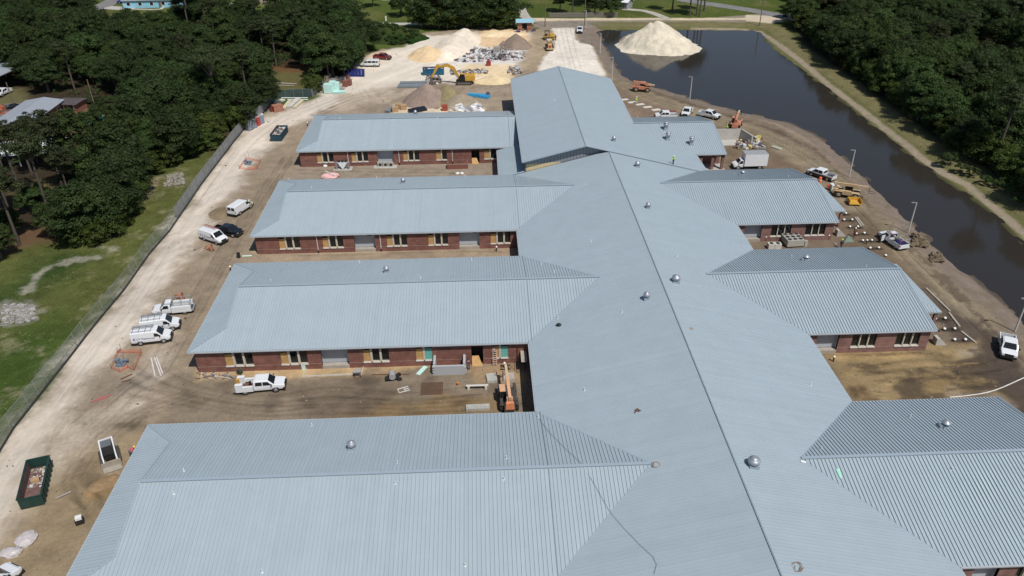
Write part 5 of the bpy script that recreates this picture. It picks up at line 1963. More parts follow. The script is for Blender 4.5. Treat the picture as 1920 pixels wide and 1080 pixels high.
def person(label, loc, rz, shirt, trousers, hat, pose='stand', group=None):
    """Standing adult 1.76 m, facing +x; pose moves the joints."""
    J = {'pel': (0, 0, 0.95), 'waist': (0.0, 0, 1.1), 'chest': (0.01, 0, 1.33), 'neck': (0.01, 0, 1.50), 'head0': (0.03, 0, 1.58), 'head1': (0.03, 0, 1.70)}
    for s, n_ in ((1, 'l'), (-1, 'r')):
        J.update({'sh' + n_: (0, s * 0.19, 1.43), 'el' + n_: (-0.02, s * 0.25, 1.14), 'wr' + n_: (0.06, s * 0.25, 0.90), 'hd' + n_: (0.09, s * 0.25, 0.80),
                  'hip' + n_: (0, s * 0.10, 0.92), 'kn' + n_: (0.02, s * 0.11, 0.50), 'an' + n_: (-0.02, s * 0.11, 0.09), 'to' + n_: (0.16, s * 0.12, 0.04)})
    if pose == 'walk':
        J.update({'knl': (0.17, 0.1, 0.5), 'anl': (0.2, 0.1, 0.09), 'tol': (0.38, 0.1, 0.05), 'knr': (-0.06, -0.1, 0.5), 'anr': (-0.27, -0.1, 0.14), 'tor': (-0.12, -0.1, 0.05), 'ell': (-0.14, 0.25, 1.16), 'wrl': (-0.1, 0.24, 0.93), 'hdl': (-0.07, 0.24, 0.84), 'elr': (0.08, -0.25, 1.16), 'wrr': (0.22, -0.23, 0.98), 'hdr': (0.28, -0.22, 0.92)})
    if pose in ('reach', 'lean'):
        J.update({'ell': (0.2, 0.24, 1.25), 'wrl': (0.42, 0.16, 1.28), 'hdl': (0.52, 0.14, 1.28), 'elr': (0.18, -0.25, 1.2), 'wrr': (0.4, -0.18, 1.15), 'hdr': (0.5, -0.16, 1.14)})
    if pose in ('bend', 'lean'):
        a = R(55 if pose == 'bend' else 22)
        for k_ in list(J):
            if k_[:2] not in ('hi', 'kn', 'an', 'to', 'pe'):
                x_, y_, z_ = J[k_]
                x_, z_ = x_, z_ - 0.95
                J[k_] = (x_ * math.cos(a) + z_ * math.sin(a), y_, 0.95 - x_ * math.sin(a) + z_ * math.cos(a))
        if pose == 'bend':
            for n_, s in (('l', 1), ('r', -1)):
                sx, sy, sz = J['sh' + n_]
                J['el' + n_] = (sx + 0.08, s * 0.22, sz - 0.28)
                J['wr' + n_] = (sx + 0.18, s * 0.18, sz - 0.5)
                J['hd' + n_] = (sx + 0.22, s * 0.17, sz - 0.6)
    if pose == 'kneel':
        dz = -0.42
        for k_ in list(J):
            if k_[:2] not in ('kn', 'an', 'to'):
                J[k_] = (J[k_][0], J[k_][1], J[k_][2] + dz)
        J.update({'knl': (0.36, 0.11, 0.5), 'anl': (0.34, 0.11, 0.09), 'tol': (0.5, 0.11, 0.05), 'knr': (0.08, -0.11, 0.07), 'anr': (-0.36, -0.11, 0.1), 'tor': (-0.42, -0.11, 0.03), 'ell': (0.15, 0.25, 0.75), 'wrl': (0.36, 0.2, 0.65), 'hdl': (0.45, 0.18, 0.6), 'elr': (0.15, -0.25, 0.75), 'wrr': (0.36, -0.2, 0.6), 'hdr': (0.45, -0.18, 0.55)})
    JOINTS.clear()
    JOINTS.update(J)
    t = thing('person', label, 'person', loc, rz, group)
    rad = {'pel': 0.12, 'waist': 0.115, 'chest': 0.135, 'neck': 0.055, 'head0': 0.085, 'head1': 0.085}
    for n_ in 'lr':
        rad.update({'sh' + n_: 0.06, 'el' + n_: 0.042, 'wr' + n_: 0.032, 'hd' + n_: 0.038, 'hip' + n_: 0.09, 'kn' + n_: 0.058, 'an' + n_: 0.042, 'to' + n_: 0.035})
    arms = [['chest', 'sh' + n_, 'el' + n_, 'wr' + n_, 'hd' + n_] for n_ in 'lr']
    legs = [['pel', 'hip' + n_, 'kn' + n_, 'an' + n_, 'to' + n_] for n_ in 'lr']
    me = skin_mesh('body', [['pel', 'waist', 'chest', 'neck', 'head0', 'head1']] + arms + legs, rad, SKIN)
    link_copy(me, 'body', t)
    big = {k_: v + 0.022 for k_, v in rad.items()}
    me = skin_mesh('shirt', [['pel', 'waist', 'chest']] + [a[:4] for a in arms], dict(big, neck=0.06), shirt)
    link_copy(me, 'shirt', t)
    me = skin_mesh('trousers', [['pel', 'waist']] + [l[:4] for l in legs], {k_: v + 0.018 for k_, v in rad.items()}, trousers)
    link_copy(me, 'trousers', t)
    for n_ in 'lr':
        b_ = MB()
        an, to = Vector(J['an' + n_]), Vector(J['to' + n_])
        b_.beam(an + (an - to) * 0.3 + Vector((0, 0, -0.02)), to + (to - an) * 0.25, 0.11, 0.1)
        b_.build('boot', mat('brown_boot', (0.09, 0.055, 0.035), 0.8), t)
    h1, h0 = Vector(J['head1']), Vector(J['head0'])
    up = (h1 - h0).normalized()
    c0 = h1 + up * 0.0
    hm = MB()
    hm.lathe((0, 0, 0), [(0.175, 0), (0.17, 0.015), (0.125, 0.03), (0.12, 0.08), (0.085, 0.13), (0.03, 0.15)], 12)
    ho = hm.build('hard_hat', hat, t)
    ho.location = c0
    ho.rotation_euler = up.to_track_quat('Z', 'Y').to_euler()
    return t
# ------------------------------------------------------------------ vehicles in their places
def lane(p_rear, p_front, shift=0.0, lift=0.0):
    """Centre, heading, length from the near side's ground line; shift sideways (left positive)."""
    c, a, L = between(p_rear, p_front, lift)
    return c + Vector((-math.sin(a), math.cos(a), 0)) * shift, a, L


c, a, L = lane((250, 650), (321, 642), 0.9)
van('white cargo van with roof rack and blue lettering, nearest the orange netting', c, a, 5.2, logo='UT Mechanical', rack=M_STEEL, ladder=(0.1, M_STEEL), group='white work vans at the left lot')
c, a, L = lane((267, 628), (338, 618.5), 0.9)
van('white cargo van with roof rack and blue lettering, beside the white utility truck', c, a, 5.2, logo='UT Mechanical', rack=M_STEEL, ladder=(0.1, M_STEEL), group='white work vans at the left lot')
c, a, L = lane((359, 588), (290, 595), -0.9)
pickup('white single cab utility truck with pipe rack parked behind two vans', c, a, M_VWHITE, False, 5.5, 'utility', rack=M_STEEL)
c, a, L = lane((400, 441), (444, 447), 0.9)
pickup('black crew cab pickup parked behind a white van with a red ladder', c, a, M_VBLK, True, 5.2, 'open')
c, a, L = lane((376, 449.5), (413, 462), 0.95)
van('white cargo van with a red ladder on its roof beside the black pickup', c, a, 5.2, logo='UT Mechanical', ladder=(0.25, mat('red_ladder', (0.36, 0.10, 0.09), 0.5)), group='white work vans at the left lot')
c, a, L = lane((449, 405), (472, 390), 0.95)
van('plain white cargo van seen from behind, worker in yellow at its nose', c, a, 5.3, group='white work vans at the left lot')
c, a, L = lane((446, 741.5), (533, 734), 0.9)
pickup('white crew cab service truck with tool lockers in the muddy court', c, a, M_VWHITE, True, 6.0, 'service')
c, a, L = lane((700, 111.5), (730, 113.5), 0.9)
pickup('dark red pickup on the pale sand yard', c, a, M_VRED, True, 5.4, 'open')
c, a, L = lane((709, 126), (677, 126), -0.9)
van('white passenger van with row of dark side windows on the sand yard', c, a, 5.6, windows=True)
pickup('distant white pickup facing the camera near the site gate', G(1087, 60), between((1089, 52), (1087, 66))[1], M_VWHITE, True, 5.6)
c, a, L = lane((1308, 217.5), (1343, 226), 0.9)
pickup('white crew cab pickup beside the pond behind the right kitchen wing', c, a, M_VWHITE, True, 5.4)
pickup('white pickup facing the camera, half behind the kitchen wing roof', G(1288, 215), between((1293, 207), (1284, 220))[1], M_VWHITE, True, 5.2)
pickup('white pickup almost wholly behind the kitchen wing roof edge', G(1248, 222), R(176), M_VWHITE, True, 5.2)
c, a, L = lane((1434, 318), (1378, 319.5), -1.1)
box_truck('white box truck parked behind the second right wing', c, a)
c, a, L = lane((1559, 343), (1511, 327), -0.9)
pickup('two tone white and black pickup with its rear to the yellow handler', c, a, M_VWHITE, True, 5.6, 'open', lower=M_VBLK)


def rack_truck_extra(t):
    r_ = MB()
    for s in (0.55, 0.95):
        r_.beam((-2.9, s, 1.75), (0.9, s, 2.05), 0.05, 0.1)
    for i in range(11):
        x = lerp(-2.7, 0.7, i / 10)
        r_.beam((x, 0.55, 1.77 + (x + 2.7) * 0.08), (x, 0.95, 1.77 + (x + 2.7) * 0.08), 0.04, 0.04)
    r_.build('ladder', mat('maroon_ladder', (0.22, 0.03, 0.05), 0.5), t)
    r_ = MB()
    r_.rbox((-1.3, 0.1, 1.0), (1.3, 1.2, 0.5), 0.2)
    r_.build('blue_crate', mat('deep_blue_plastic', (0.02, 0.03, 0.2), 0.5), t)
    d = MB()
    d.rbox((0.72, 1.45, 0.95), (0.07, 1.0, 1.0), 0.25)
    d.build('open_door', M_VWHITE, t)


c, a, L = lane((1677, 467), (1651, 449.5), -0.95)
pickup('white work pickup with maroon ladder and open door by a lamp post', c, a, M_VWHITE, False, 5.6, 'open', rack=M_STEEL, extra=rack_truck_extra)
c, a, L = between((1884.5, 636), (1889, 679))
pickup('white pickup facing the camera on the dark mud by the hose', c, a, M_VWHITE, True, 5.2)
c, a, L = lane((17, 173), (-3, 183), 0.0)
pickup('white pickup at the neighbour farm, cut by the left edge', c, a, M_VWHITE, True, 5.4)
van('white van with dark side windows cut by the bottom left corner', G(-14, 1112), R(64), 5.6, windows=True)


def car(label, loc, rz, paint):
    t = thing('parked_car', label, 'car', loc, rz)
    st = [(-2.2, 0.4, 0.85, 0.82), (-2.1, 0.3, 0.98, 0.86), (-1.7, 0.28, 1.02, 0.88), (-1.1, 0.28, 1.4, 0.88), (0.1, 0.28, 1.42, 0.88), (0.95, 0.28, 0.98, 0.88), (1.9, 0.3, 0.85, 0.85), (2.2, 0.4, 0.7, 0.76)]
    m, st = loft(st, 0.78, 0.96)
    m.build('body', paint, t)
    glass('windshield', [(0.9, -0.68, 1.02), (0.9, 0.68, 1.02), (0.2, 0.58, 1.4), (0.2, -0.58, 1.4)], t, 0.03)
    glass('rear_window', [(-1.66, 0.66, 1.06), (-1.66, -0.66, 1.06), (-1.14, -0.56, 1.39), (-1.14, 0.56, 1.39)], t, 0.03)
    side_windows(t, st, 0.96, 0.78, [(0.6, -1.2, 0.1, -1.0)], 0.15, 0.85)
    wheels(t, (1.35, -1.35), 0.86, 0.32, 0.22)
    for s in (-1, 1):
        h = MB()
        h.box(2.08, 2.2, s * 0.6 - 0.14, s * 0.6 + 0.14, 0.6, 0.7)
        h.build('headlight', M_LAMP, t)
    return t


car('dark blue car on the asphalt driveway left of the blue house', G(231, 6), R(15), M_VBLUE)
car('black car beside the long metal barn roof', G(30, 205), R(35), M_VBLK)

# machines
excavator('yellow tracked excavator reaching to the left over rubble', G(870, 157), R(180))
telehandler('faded orange boom handler on the bank beside the pond', G(1204, 171), R(-16), M_ORG, (-2.3, 2.6, 3.0, 1.9), False, 0.3, sc=0.95)
telehandler('orange boom handler behind the open concrete walls', G(1380, 238), R(65), M_ORG, (-2.2, 2.5, 2.0, 3.4), True, 0.2, sc=0.95)
telehandler('tan yellow telescopic handler with pale cab roof by the right track', G(1588, 369), R(-28), M_TAN, (-2.5, 2.5, 3.2, 2.7), True, 0.2, sc=0.95, roofm=mat('pale_green_roof', (0.30, 0.38, 0.34), 0.5))
telehandler('orange telescopic handler with raised boom in the left court', G(953, 753), R(93), mat('peach_boom', (0.62, 0.36, 0.21), 0.6, var=0.15), (-2.4, 2.7, 3.6, 3.1), True, 0.4, sc=0.92, body=mat('dusty_black_body', (0.06, 0.055, 0.052), 0.7, var=0.2))
c, a, L = between((205, 846), (211, 874))
skid_steer('white and black skid steer loader with bucket at the near left lot', c, a)
bulldozer('yellow bulldozer with dark canopy beside the white drive', G(1029, 74), 0.0)
wheel_roller('faded orange wheel tractor with cream canopy facing the camera', G(1030, 93), R(-88))

# dumpsters
c, a, L = between((63, 950), (79, 879))
gd = roll_off('long open green dumpster with scrap at the near left lot', c, a, 6.3, 2.25, 1.45, mat('green_dumpster', (0.010, 0.042, 0.034), 0.5, var=0.25), mat('rusty_lining', (0.15, 0.085, 0.075), 0.9, var=0.4, scale=2.5))
c, a, L = between((516, 268), (533, 245))
bd = roll_off('dark blue dumpster heaped with rubbish beside the first wing', c, a, 6.4, 2.4, 1.5, mat('blue_black_dumpster', (0.012, 0.05, 0.075), 0.5, var=0.2), M_RUST)
nd = roll_off('blue dumpster beyond the excavator boom', G(813, 139), R(2), 6.0, 2.4, 1.7, mat('teal_blue_dumpster', (0.015, 0.11, 0.20), 0.5, var=0.2), M_RUST)


def chunks(name, label, cat, box, n, mats, smin, smax, zmax, base=0.0, parent=None, thin=False):
    """Loose scrap in an area nobody could count: real chunks in one heap."""
    m = MB()
    P = box
    for i in range(n):
        u, v = random.random(), random.random()
        p = (P[0].lerp(P[1], u)).lerp(P[3].lerp(P[2], u), v)
        h = zmax * (1 - max(abs(u - 0.5), abs(v - 0.5)) * 1.7) * random.random()
        s = random.uniform(smin, smax)
        M_ = (s, s * random.uniform(0.3, 1.0), s * random.uniform(0.15, 0.6))
        if thin:
            M_ = (s * 2, 0.07, 0.05)
        m.rbox((p.x, p.y, base + max(h, 0) + M_[2] * 0.4), M_, random.uniform(0, 6.28), random.randrange(len(mats)), random.uniform(-0.5, 0.5), random.uniform(-0.5, 0.5))
    return tag(m.build(name, mats), label, cat, kind='stuff')


M_RUB = [mat('rubble_grey', (0.34, 0.33, 0.32), 0.9), mat('rubble_pale', (0.55, 0.54, 0.53), 0.8), mat('rubble_dark', (0.10, 0.09, 0.10), 0.8), mat('rubble_brown', (0.20, 0.14, 0.11), 0.9)]
M_CARD = mat('cardboard', (0.42, 0.28, 0.15), 0.85, var=0.15)


def local_quad(o, L, w):
    M_ = Matrix.Translation(o.location) @ Matrix.Rotation(o.rotation_euler.z, 4, 'Z')
    return [M_ @ Vector(q) for q in ((-L / 2, -w / 2, 0), (L / 2, -w / 2, 0), (L / 2, w / 2, 0), (-L / 2, w / 2, 0))]


chunks('rubbish', 'loose rubbish heaped inside the dark blue dumpster', 'rubbish', local_quad(bd, 5.8, 1.9), 150, M_RUB + [M_CARD], 0.2, 0.7, 0.8, 0.9)
chunks('rubbish', 'pale rubbish inside the dumpster beyond the excavator', 'rubbish', local_quad(nd, 5.4, 1.9), 120, [M_RUB[1], mat('blue_wrap', (0.10, 0.30, 0.55), 0.5)], 0.2, 0.7, 0.6, 1.0)
q4 = local_quad(gd, 5.6, 1.8)
chunks('rubbish', 'thin scatter of scrap on the floor of the green dumpster', 'rubbish', [q4[0].lerp(q4[1], 0.45), q4[1], q4[2], q4[3].lerp(q4[2], 0.45)], 90, [M_RUB[1], M_RUB[0], mat('dusty_scrap', (0.45, 0.38, 0.30), 0.9)], 0.06, 0.3, 0.15, 0.26)
m = MB()
m.rbox((0, 0, 0), (0.8, 0.6, 0.45))
cb = m.build('cardboard_box', M_CARD, None, q4[0].lerp(q4[2], 0.62) + Vector((0, 0, 0.49)), 0.5)
tag(cb, 'brown cardboard box lying inside the green dumpster', 'box')

# ------------------------------------------------------------------ heaps
M_SANDW = attr_mat('white_sand', 0.95, 0.5)


def heap(name, label, cat, c, rx, ry, h, rgb, rz=0.0, peaks=((0, 0, 1.0, 0.9),), rough=0.10, seed=1, n=64, sharp=1.25, base=-0.15, rgb2=None, m=None):
    us = np.linspace(-1.12, 1.12, n)
    U, V = np.meshgrid(us, us)
    r_ = np.sqrt(U ** 2 + V ** 2)
    ang_ = np.arctan2(V, U)
    edge = 1.0 + 0.16 * (fbm(np.cos(ang_) * 2.2 + 5, np.sin(ang_) * 2.2 + 5, seed, 3) - 0.5) * 2
    z = np.zeros_like(U)
    for (pu, pv, ph, pw) in peaks:
        d = np.sqrt((U - pu) ** 2 + (V - pv) ** 2) / pw
        z = np.maximum(z, ph * np.clip(1 - d, 0, 1) ** sharp)
    z = z * np.clip((edge - r_) * 3.0, 0, 1)
    z = z * h + (fbm(U * 4 + seed, V * 4, seed + 3, 5) - 0.5) * rough * h * np.clip((1.05 - r_) * 4, 0, 1)
    z = np.where(r_ > edge * 1.02, base - 0.3, z + base * np.clip((r_ - edge + 0.1) * 8, 0, 1))
    X, Y = U * rx, V * ry
    me = bpy.data.meshes.new(name)
    co = np.stack([X, Y, z], -1).reshape(-1, 3)
    f = []
    rr = r_ < edge * 1.12
    for j in range(n - 1):
        for i in range(n - 1):
            if rr[j, i] or rr[j + 1, i + 1]:
                f.append((j * n + i, j * n + i + 1, (j + 1) * n + i + 1, (j + 1) * n + i))
    me.from_pydata(co.tolist(), [], f)
    me.polygons.foreach_set('use_smooth', [True] * len(f))
    k_ = np.array(lin(*rgb, KA))[None] * (0.85 + 0.3 * fbm(U * 3, V * 3, seed + 9, 4)).reshape(-1, 1)
    if rgb2 is not None:
        w_ = sstep(0.48, 0.62, fbm(U * 1.6 + 9, V * 1.6, seed + 20, 4)).reshape(-1, 1)
        k_ = k_ * (1 - w_) + np.array(lin(*rgb2, KA))[None] * w_
    at_ = me.attributes.new('earth', 'FLOAT_COLOR', 'POINT')
    at_.data.foreach_set('color', np.concatenate([k_, np.ones((len(k_), 1))], 1).ravel())
    me.materials.append(m or M_SANDW)
    o = bpy.data.objects.new(name, me)
    COL.objects.link(o)
    o.location = c
    o.rotation_euler = (0, 0, rz)
    return tag(o, label, cat)


heap('sand_pile', 'tall pale sand pile standing in the far end of the pond', 'sand pile', (57.6, 252.0, WATER_Z), 14.4, 13.6, 7.9, (212, 201, 180), 0.0, ((-0.06, 0.05, 1.0, 0.92), (-0.2, 0.1, 0.93, 0.7), (0.12, -0.1, 0.8, 0.7), (0.32, -0.25, 0.45, 0.75), (-0.45, -0.35, 0.22, 0.6), (0.6, -0.5, 0.16, 0.5), (-0.7, -0.2, 0.12, 0.4)), 0.30, 4, 90, 0.95, -0.5)
heap('dirt_pile', 'small grey brown clump at the left foot of the pond sand pile', 'dirt pile', G(1180, 70) + Vector((0, 0, -0.9)), 3.6, 3.0, 2.0, (150, 136, 120), 0.3, seed=8, n=30, rough=0.3, sharp=0.7)
heap('sand_pile', 'long white sand ridge at the back of the storage yard', 'sand pile', G(845, 92) + Vector((1, 1.5, 0)), 8.2, 20.0, 3.6, (230, 216, 196), R(-14), ((0.05, 0.55, 1.0, 0.8), (0.0, 0.2, 0.85, 0.85), (0.0, -0.2, 0.66, 0.8), (0, -0.5, 0.4, 0.6)), 0.10, 12, 70, 0.9)
heap('sand_pile', 'low orange tinted sand pile before the white ridge', 'sand pile', G(803, 105), 7.0, 8.0, 3.2, (222, 194, 154), 0.2, ((0, 0, 1, 1.0),), 0.1, 15, 44, 0.9)
heap('dirt_pile', 'dark grey gravel cone in front of the brick hut', 'dirt pile', G(966, 88), 6.0, 5.2, 4.2, (138, 122, 108), 0.1, ((0.05, 0.1, 1.0, 0.95), (-0.6, 0.1, 0.5, 0.5)), 0.08, 21, 44, 0.95)
heap('dirt_pile', 'grey brown earth mound with ridge behind the first wing', 'dirt pile', G(797, 193), 7.2, 7.0, 4.8, (150, 132, 120), 0.2, ((0.1, 0.2, 1.0, 0.9), (0.5, 0.0, 0.7, 0.6)), 0.12, 25, 48, 0.9)
heap('dirt_pile', 'olive tinted earth mound next to the grey brown one', 'dirt pile', G(838, 192), 5.6, 6.5, 4.3, (140, 128, 96), 0.0, ((0.0, 0.3, 1.0, 0.9),), 0.12, 29, 44, 0.9)
heap('dirt_pile', 'pale low earth mound at the right of the mound row', 'dirt pile', G(866, 196), 6.5, 6.0, 3.0, (160, 146, 126), 0.0, ((0.0, 0.0, 1.0, 0.9), (0.5, -0.2, 0.6, 0.6)), 0.15, 33, 44, 0.9)
heap('sand_pile', 'low yellowish sand pile right of the excavator', 'sand pile', G(925, 152), 6.0, 4.2, 1.5, (222, 200, 160), 0.0, ((0.1, 0.0, 1.0, 1.0), (-0.4, -0.1, 0.6, 0.6)), 0.15, 37, 40, 0.9)
heap('sand_pile', 'broad flat cream sand heap behind the gravel cone', 'sand pile', G(940, 65), 8.5, 4.0, 1.1, (230, 206, 168), 0.0, ((0.0, 0.0, 1.0, 1.0),), 0.1, 41, 36, 0.7)
heap('dirt_pile', 'shallow grey brown spoil ring left of the plain white van', 'dirt pile', G(416, 399), 2.6, 3.2, 0.32, (134, 118, 94), 0.0, ((0.3, 0.3, 1, 0.7), (-0.3, -0.2, 0.9, 0.7)), 0.5, 45, 40, 0.6)
gm = heap('grass_mound', 'overgrown green earth mound by the lane', 'mound', G(742, 73), 11.0, 9.5, 5.4, (34, 56, 24), 0.0, ((-0.25, 0.05, 1.0, 0.85), (0.5, 0.0, 0.5, 0.6)), 0.25, 49, 60, 0.9, rgb2=(54, 66, 34), m=M_LAWN)
heap('dirt_pile', 'orange tan spoil dug out beside the skid steer', 'dirt pile', G(198, 905), 1.9, 1.3, 0.22, (150, 126, 94), 0.6, ((0, 0, 1, 1.0),), 0.6, 53, 36, 0.6)
chunks('rubble', 'grey rubble and broken slabs strewn behind the excavator', 'rubble', [G(850, 118), G(985, 116), G(985, 92), G(870, 88)], 170, M_RUB, 0.15, 1.4, 0.25)
chunks('rubble', 'dense pale rubble heap before the gravel cone', 'rubble', [G(905, 112), G(955, 114), G(955, 97), G(915, 96)], 170, M_RUB[:3], 0.2, 1.1, 1.4)
chunks('rubble', 'broken slabs under the excavator bucket', 'rubble', [G(797, 158), G(828, 158), G(826, 144), G(802, 143)], 110, M_RUB, 0.3, 1.2, 1.0)
chunks('rubble', 'small scrap line along the rubble yard front', 'rubble', [G(845, 140), G(915, 138), G(912, 131), G(845, 133)], 110, M_RUB, 0.2, 1.0, 0.5)
chunks('scrap', 'tangled metal scrap near the hall roof corner', 'scrap', [G(950, 140), G(978, 140), G(976, 126), G(956, 126)], 70, M_RUB, 0.3, 1.1, 0.9)
chunks('scrap', 'scrap boards and mesh beyond the concrete walls', 'scrap', [G(1375, 280), G(1435, 280), G(1425, 258), G(1390, 258)], 120, M_RUB + [mat('yellow_scrap', (0.5, 0.4, 0.12), 0.7)], 0.2, 1.2, 0.6)
chunks('scrap', 'tangled wire and boards beside the third left wing corner', 'scrap', [G(370, 712), G(440, 712), G(435, 700), G(372, 700)], 60, M_RUB, 0.1, 0.8, 0.15, thin=True)
chunks('brush', 'heap of cut dry branches at the lamp post foot', 'brush', [G(1710, 462), G(1738, 462), G(1730, 440), G(1712, 442)], 130, [mat('dry_branch', (0.16, 0.12, 0.075), 0.9)], 0.1, 1.1, 0.3)
chunks('brush', 'small heap of cut branches further along the bank', 'brush', [G(1745, 492), G(1766, 490), G(1762, 476), G(1748, 478)], 90, [mat('dry_branch', (0.16, 0.12, 0.075), 0.9)], 0.1, 0.9, 0.2)
chunks('brush', 'grey dry brush lying in the meadow grass', 'brush', [G(308, 350), G(345, 346), G(345, 325), G(315, 328)], 160, [mat('grey_brush', (0.26, 0.24, 0.20), 0.9)], 0.1, 0.8, 0.15)

chunks('brush', 'grey mulch and branch litter on the pale patch of the meadow', 'brush', [G(2, 612), G(70, 600), G(62, 572), G(5, 572)], 420, [mat('grey_brush', (0.26, 0.24, 0.20), 0.9), M_RUB[0]], 0.06, 0.6, 0.12)
# ------------------------------------------------------------------ lamp posts and poles
M_POST = mat('concrete_post', (0.52, 0.50, 0.46), 0.8, var=0.08)


def lamp(label, px, h=5.6, arm=(-1, 0)):
    t = thing('street_lamp', label, 'lamp post', G(*px), 0.0, 'lamp posts along the pond')
    p = MB()
    p.cyl((0, 0, 0), (0, 0, h), 0.13, 0.09, 10)
    p.build('pole', M_POST, t)
    a_ = MB()
    d = Vector((arm[0], arm[1], 0)).normalized()
    a_.cyl((0, 0, h), d * 0.35 + Vector((0, 0, h + 0.05)), 0.05, 0.05, 8)
    a_.build('arm', M_STEEL, t)
    a_ = MB()
    c_ = d * 0.62 + Vector((0, 0, h + 0.04))
    a_.rbox(c_, (0.6, 0.28, 0.12), math.atan2(d.y, d.x))
    hd = a_.build('lamp_head', M_STEEL, t)
    a_ = MB()
    a_.rbox(c_ + Vector((0, 0, -0.07)), (0.4, 0.2, 0.02), math.atan2(d.y, d.x))
    a_.build('lens', M_LAMP, hd)
    return t


lamp('tall lamp post right of the ladder pickup, before the pond', (1703, 435))
lamp('lamp post on the bank above the yellow handler', (1592, 331), 5.6)
lamp('lamp post at the right edge beside the muddy track', (1903, 621), 5.4)
lamp('lamp post between the pond and the white pickups', (1293, 188), 6.0, (-1, 0.2))
lamp('lamp post beside the hall and the orange boom handler', (1147, 150), 6.2)
lamp('far lamp post at the pond corner by the white drive', (1125, 101), 6.2)
lamp('farthest lamp post beside the distant white pickup', (1098, 54), 6.0)
M_WOOD = mat('weathered_pole', (0.16, 0.12, 0.085), 0.9, var=0.2)


def pole(label, px, h, cross=True):
    t = thing('utility_pole', label, 'utility pole', G(*px), 0.0, 'wooden utility poles')
    p = MB()
    p.cyl((0, 0, 0), (0, 0, h), 0.17, 0.12, 8)
    p.build('pole', M_WOOD, t)
    if cross:
        p = MB()
        p.box(-1.1, 1.1, -0.16, -0.04, h - 0.7, h - 0.56)
        co_ = p.build('crossarm', M_WOOD, t)
        for x in (-0.95, 0, 0.95):
            p = MB()
            p.cyl((x, -0.1, h - 0.56), (x, -0.1, h - 0.36), 0.06, 0.05, 6)
            p.build('insulator', M_LAMP, co_)
    return t


pole('utility pole left of the site gate', (1022, 50), 10.5)
pole('utility pole behind the distant white pickup', (1096, 48), 10.5)
pole('utility pole at the corner of the limerock lane and the pond', (1424, 48), 8.5)
pole('thin yard light pole beside the neighbour pool', (177, 197), 6.6, False)
pole('leaning pole beside the barn yard, left edge', (25, 194), 5.5, False)
w_ = MB()
A, B, C_ = G(1022, 50), G(1096, 48), G(1424, 48)
for dx in (-0.9, 0.9):
    for a, c in ((A + Vector((dx, 0, 10.1)), B + Vector((dx, 0, 10.1))), (B + Vector((dx, 0, 10.1)), C_ + Vector((dx, 0, 8.1)))):
        pts = [a.lerp(c, i / 8) - Vector((0, 0, 1.1 * (1 - (i / 4 - 1) ** 2))) for i in range(9)]
        w_.tube(pts, 0.018, 4)
tag(w_.build('power_line', mat('wire', (0.08, 0.08, 0.08), 0.6)), 'thin overhead wires between the utility poles', 'power line')

# ------------------------------------------------------------------ fences
scr = bpy.data.materials.new('windscreen_mesh')
scr.use_nodes = True
nt = scr.node_tree
b = nt.nodes['Principled BSDF']
b.inputs['Base Color'].default_value = (0.20, 0.23, 0.20, 1)
b.inputs['Roughness'].default_value = 0.7
tc = nt.nodes.new('ShaderNodeNewGeometry')
nz = nt.nodes.new('ShaderNodeTexNoise')
nz.inputs['Scale'].default_value = 0.5
nz.inputs['Detail'].default_value = 5
nt.links.new(tc.outputs['Position'], nz.inputs['Vector'])
mr = nt.nodes.new('ShaderNodeMapRange')
mr.inputs['From Min'].default_value = 0.35
mr.inputs['From Max'].default_value = 0.65
mr.inputs['To Min'].default_value = 0.22
mr.inputs['To Max'].default_value = 0.45
nt.links.new(nz.outputs['Fac'], mr.inputs['Value'])
nt.links.new(mr.outputs[0], b.inputs['Alpha'])
scr2 = mat('grey_fence_screen', (0.20, 0.21, 0.21), 0.7, var=0.25, scale=1.2, alpha=0.9)
scr3 = mat('green_black_screen', (0.045, 0.075, 0.07), 0.7, var=0.25, scale=1.2, alpha=0.93)


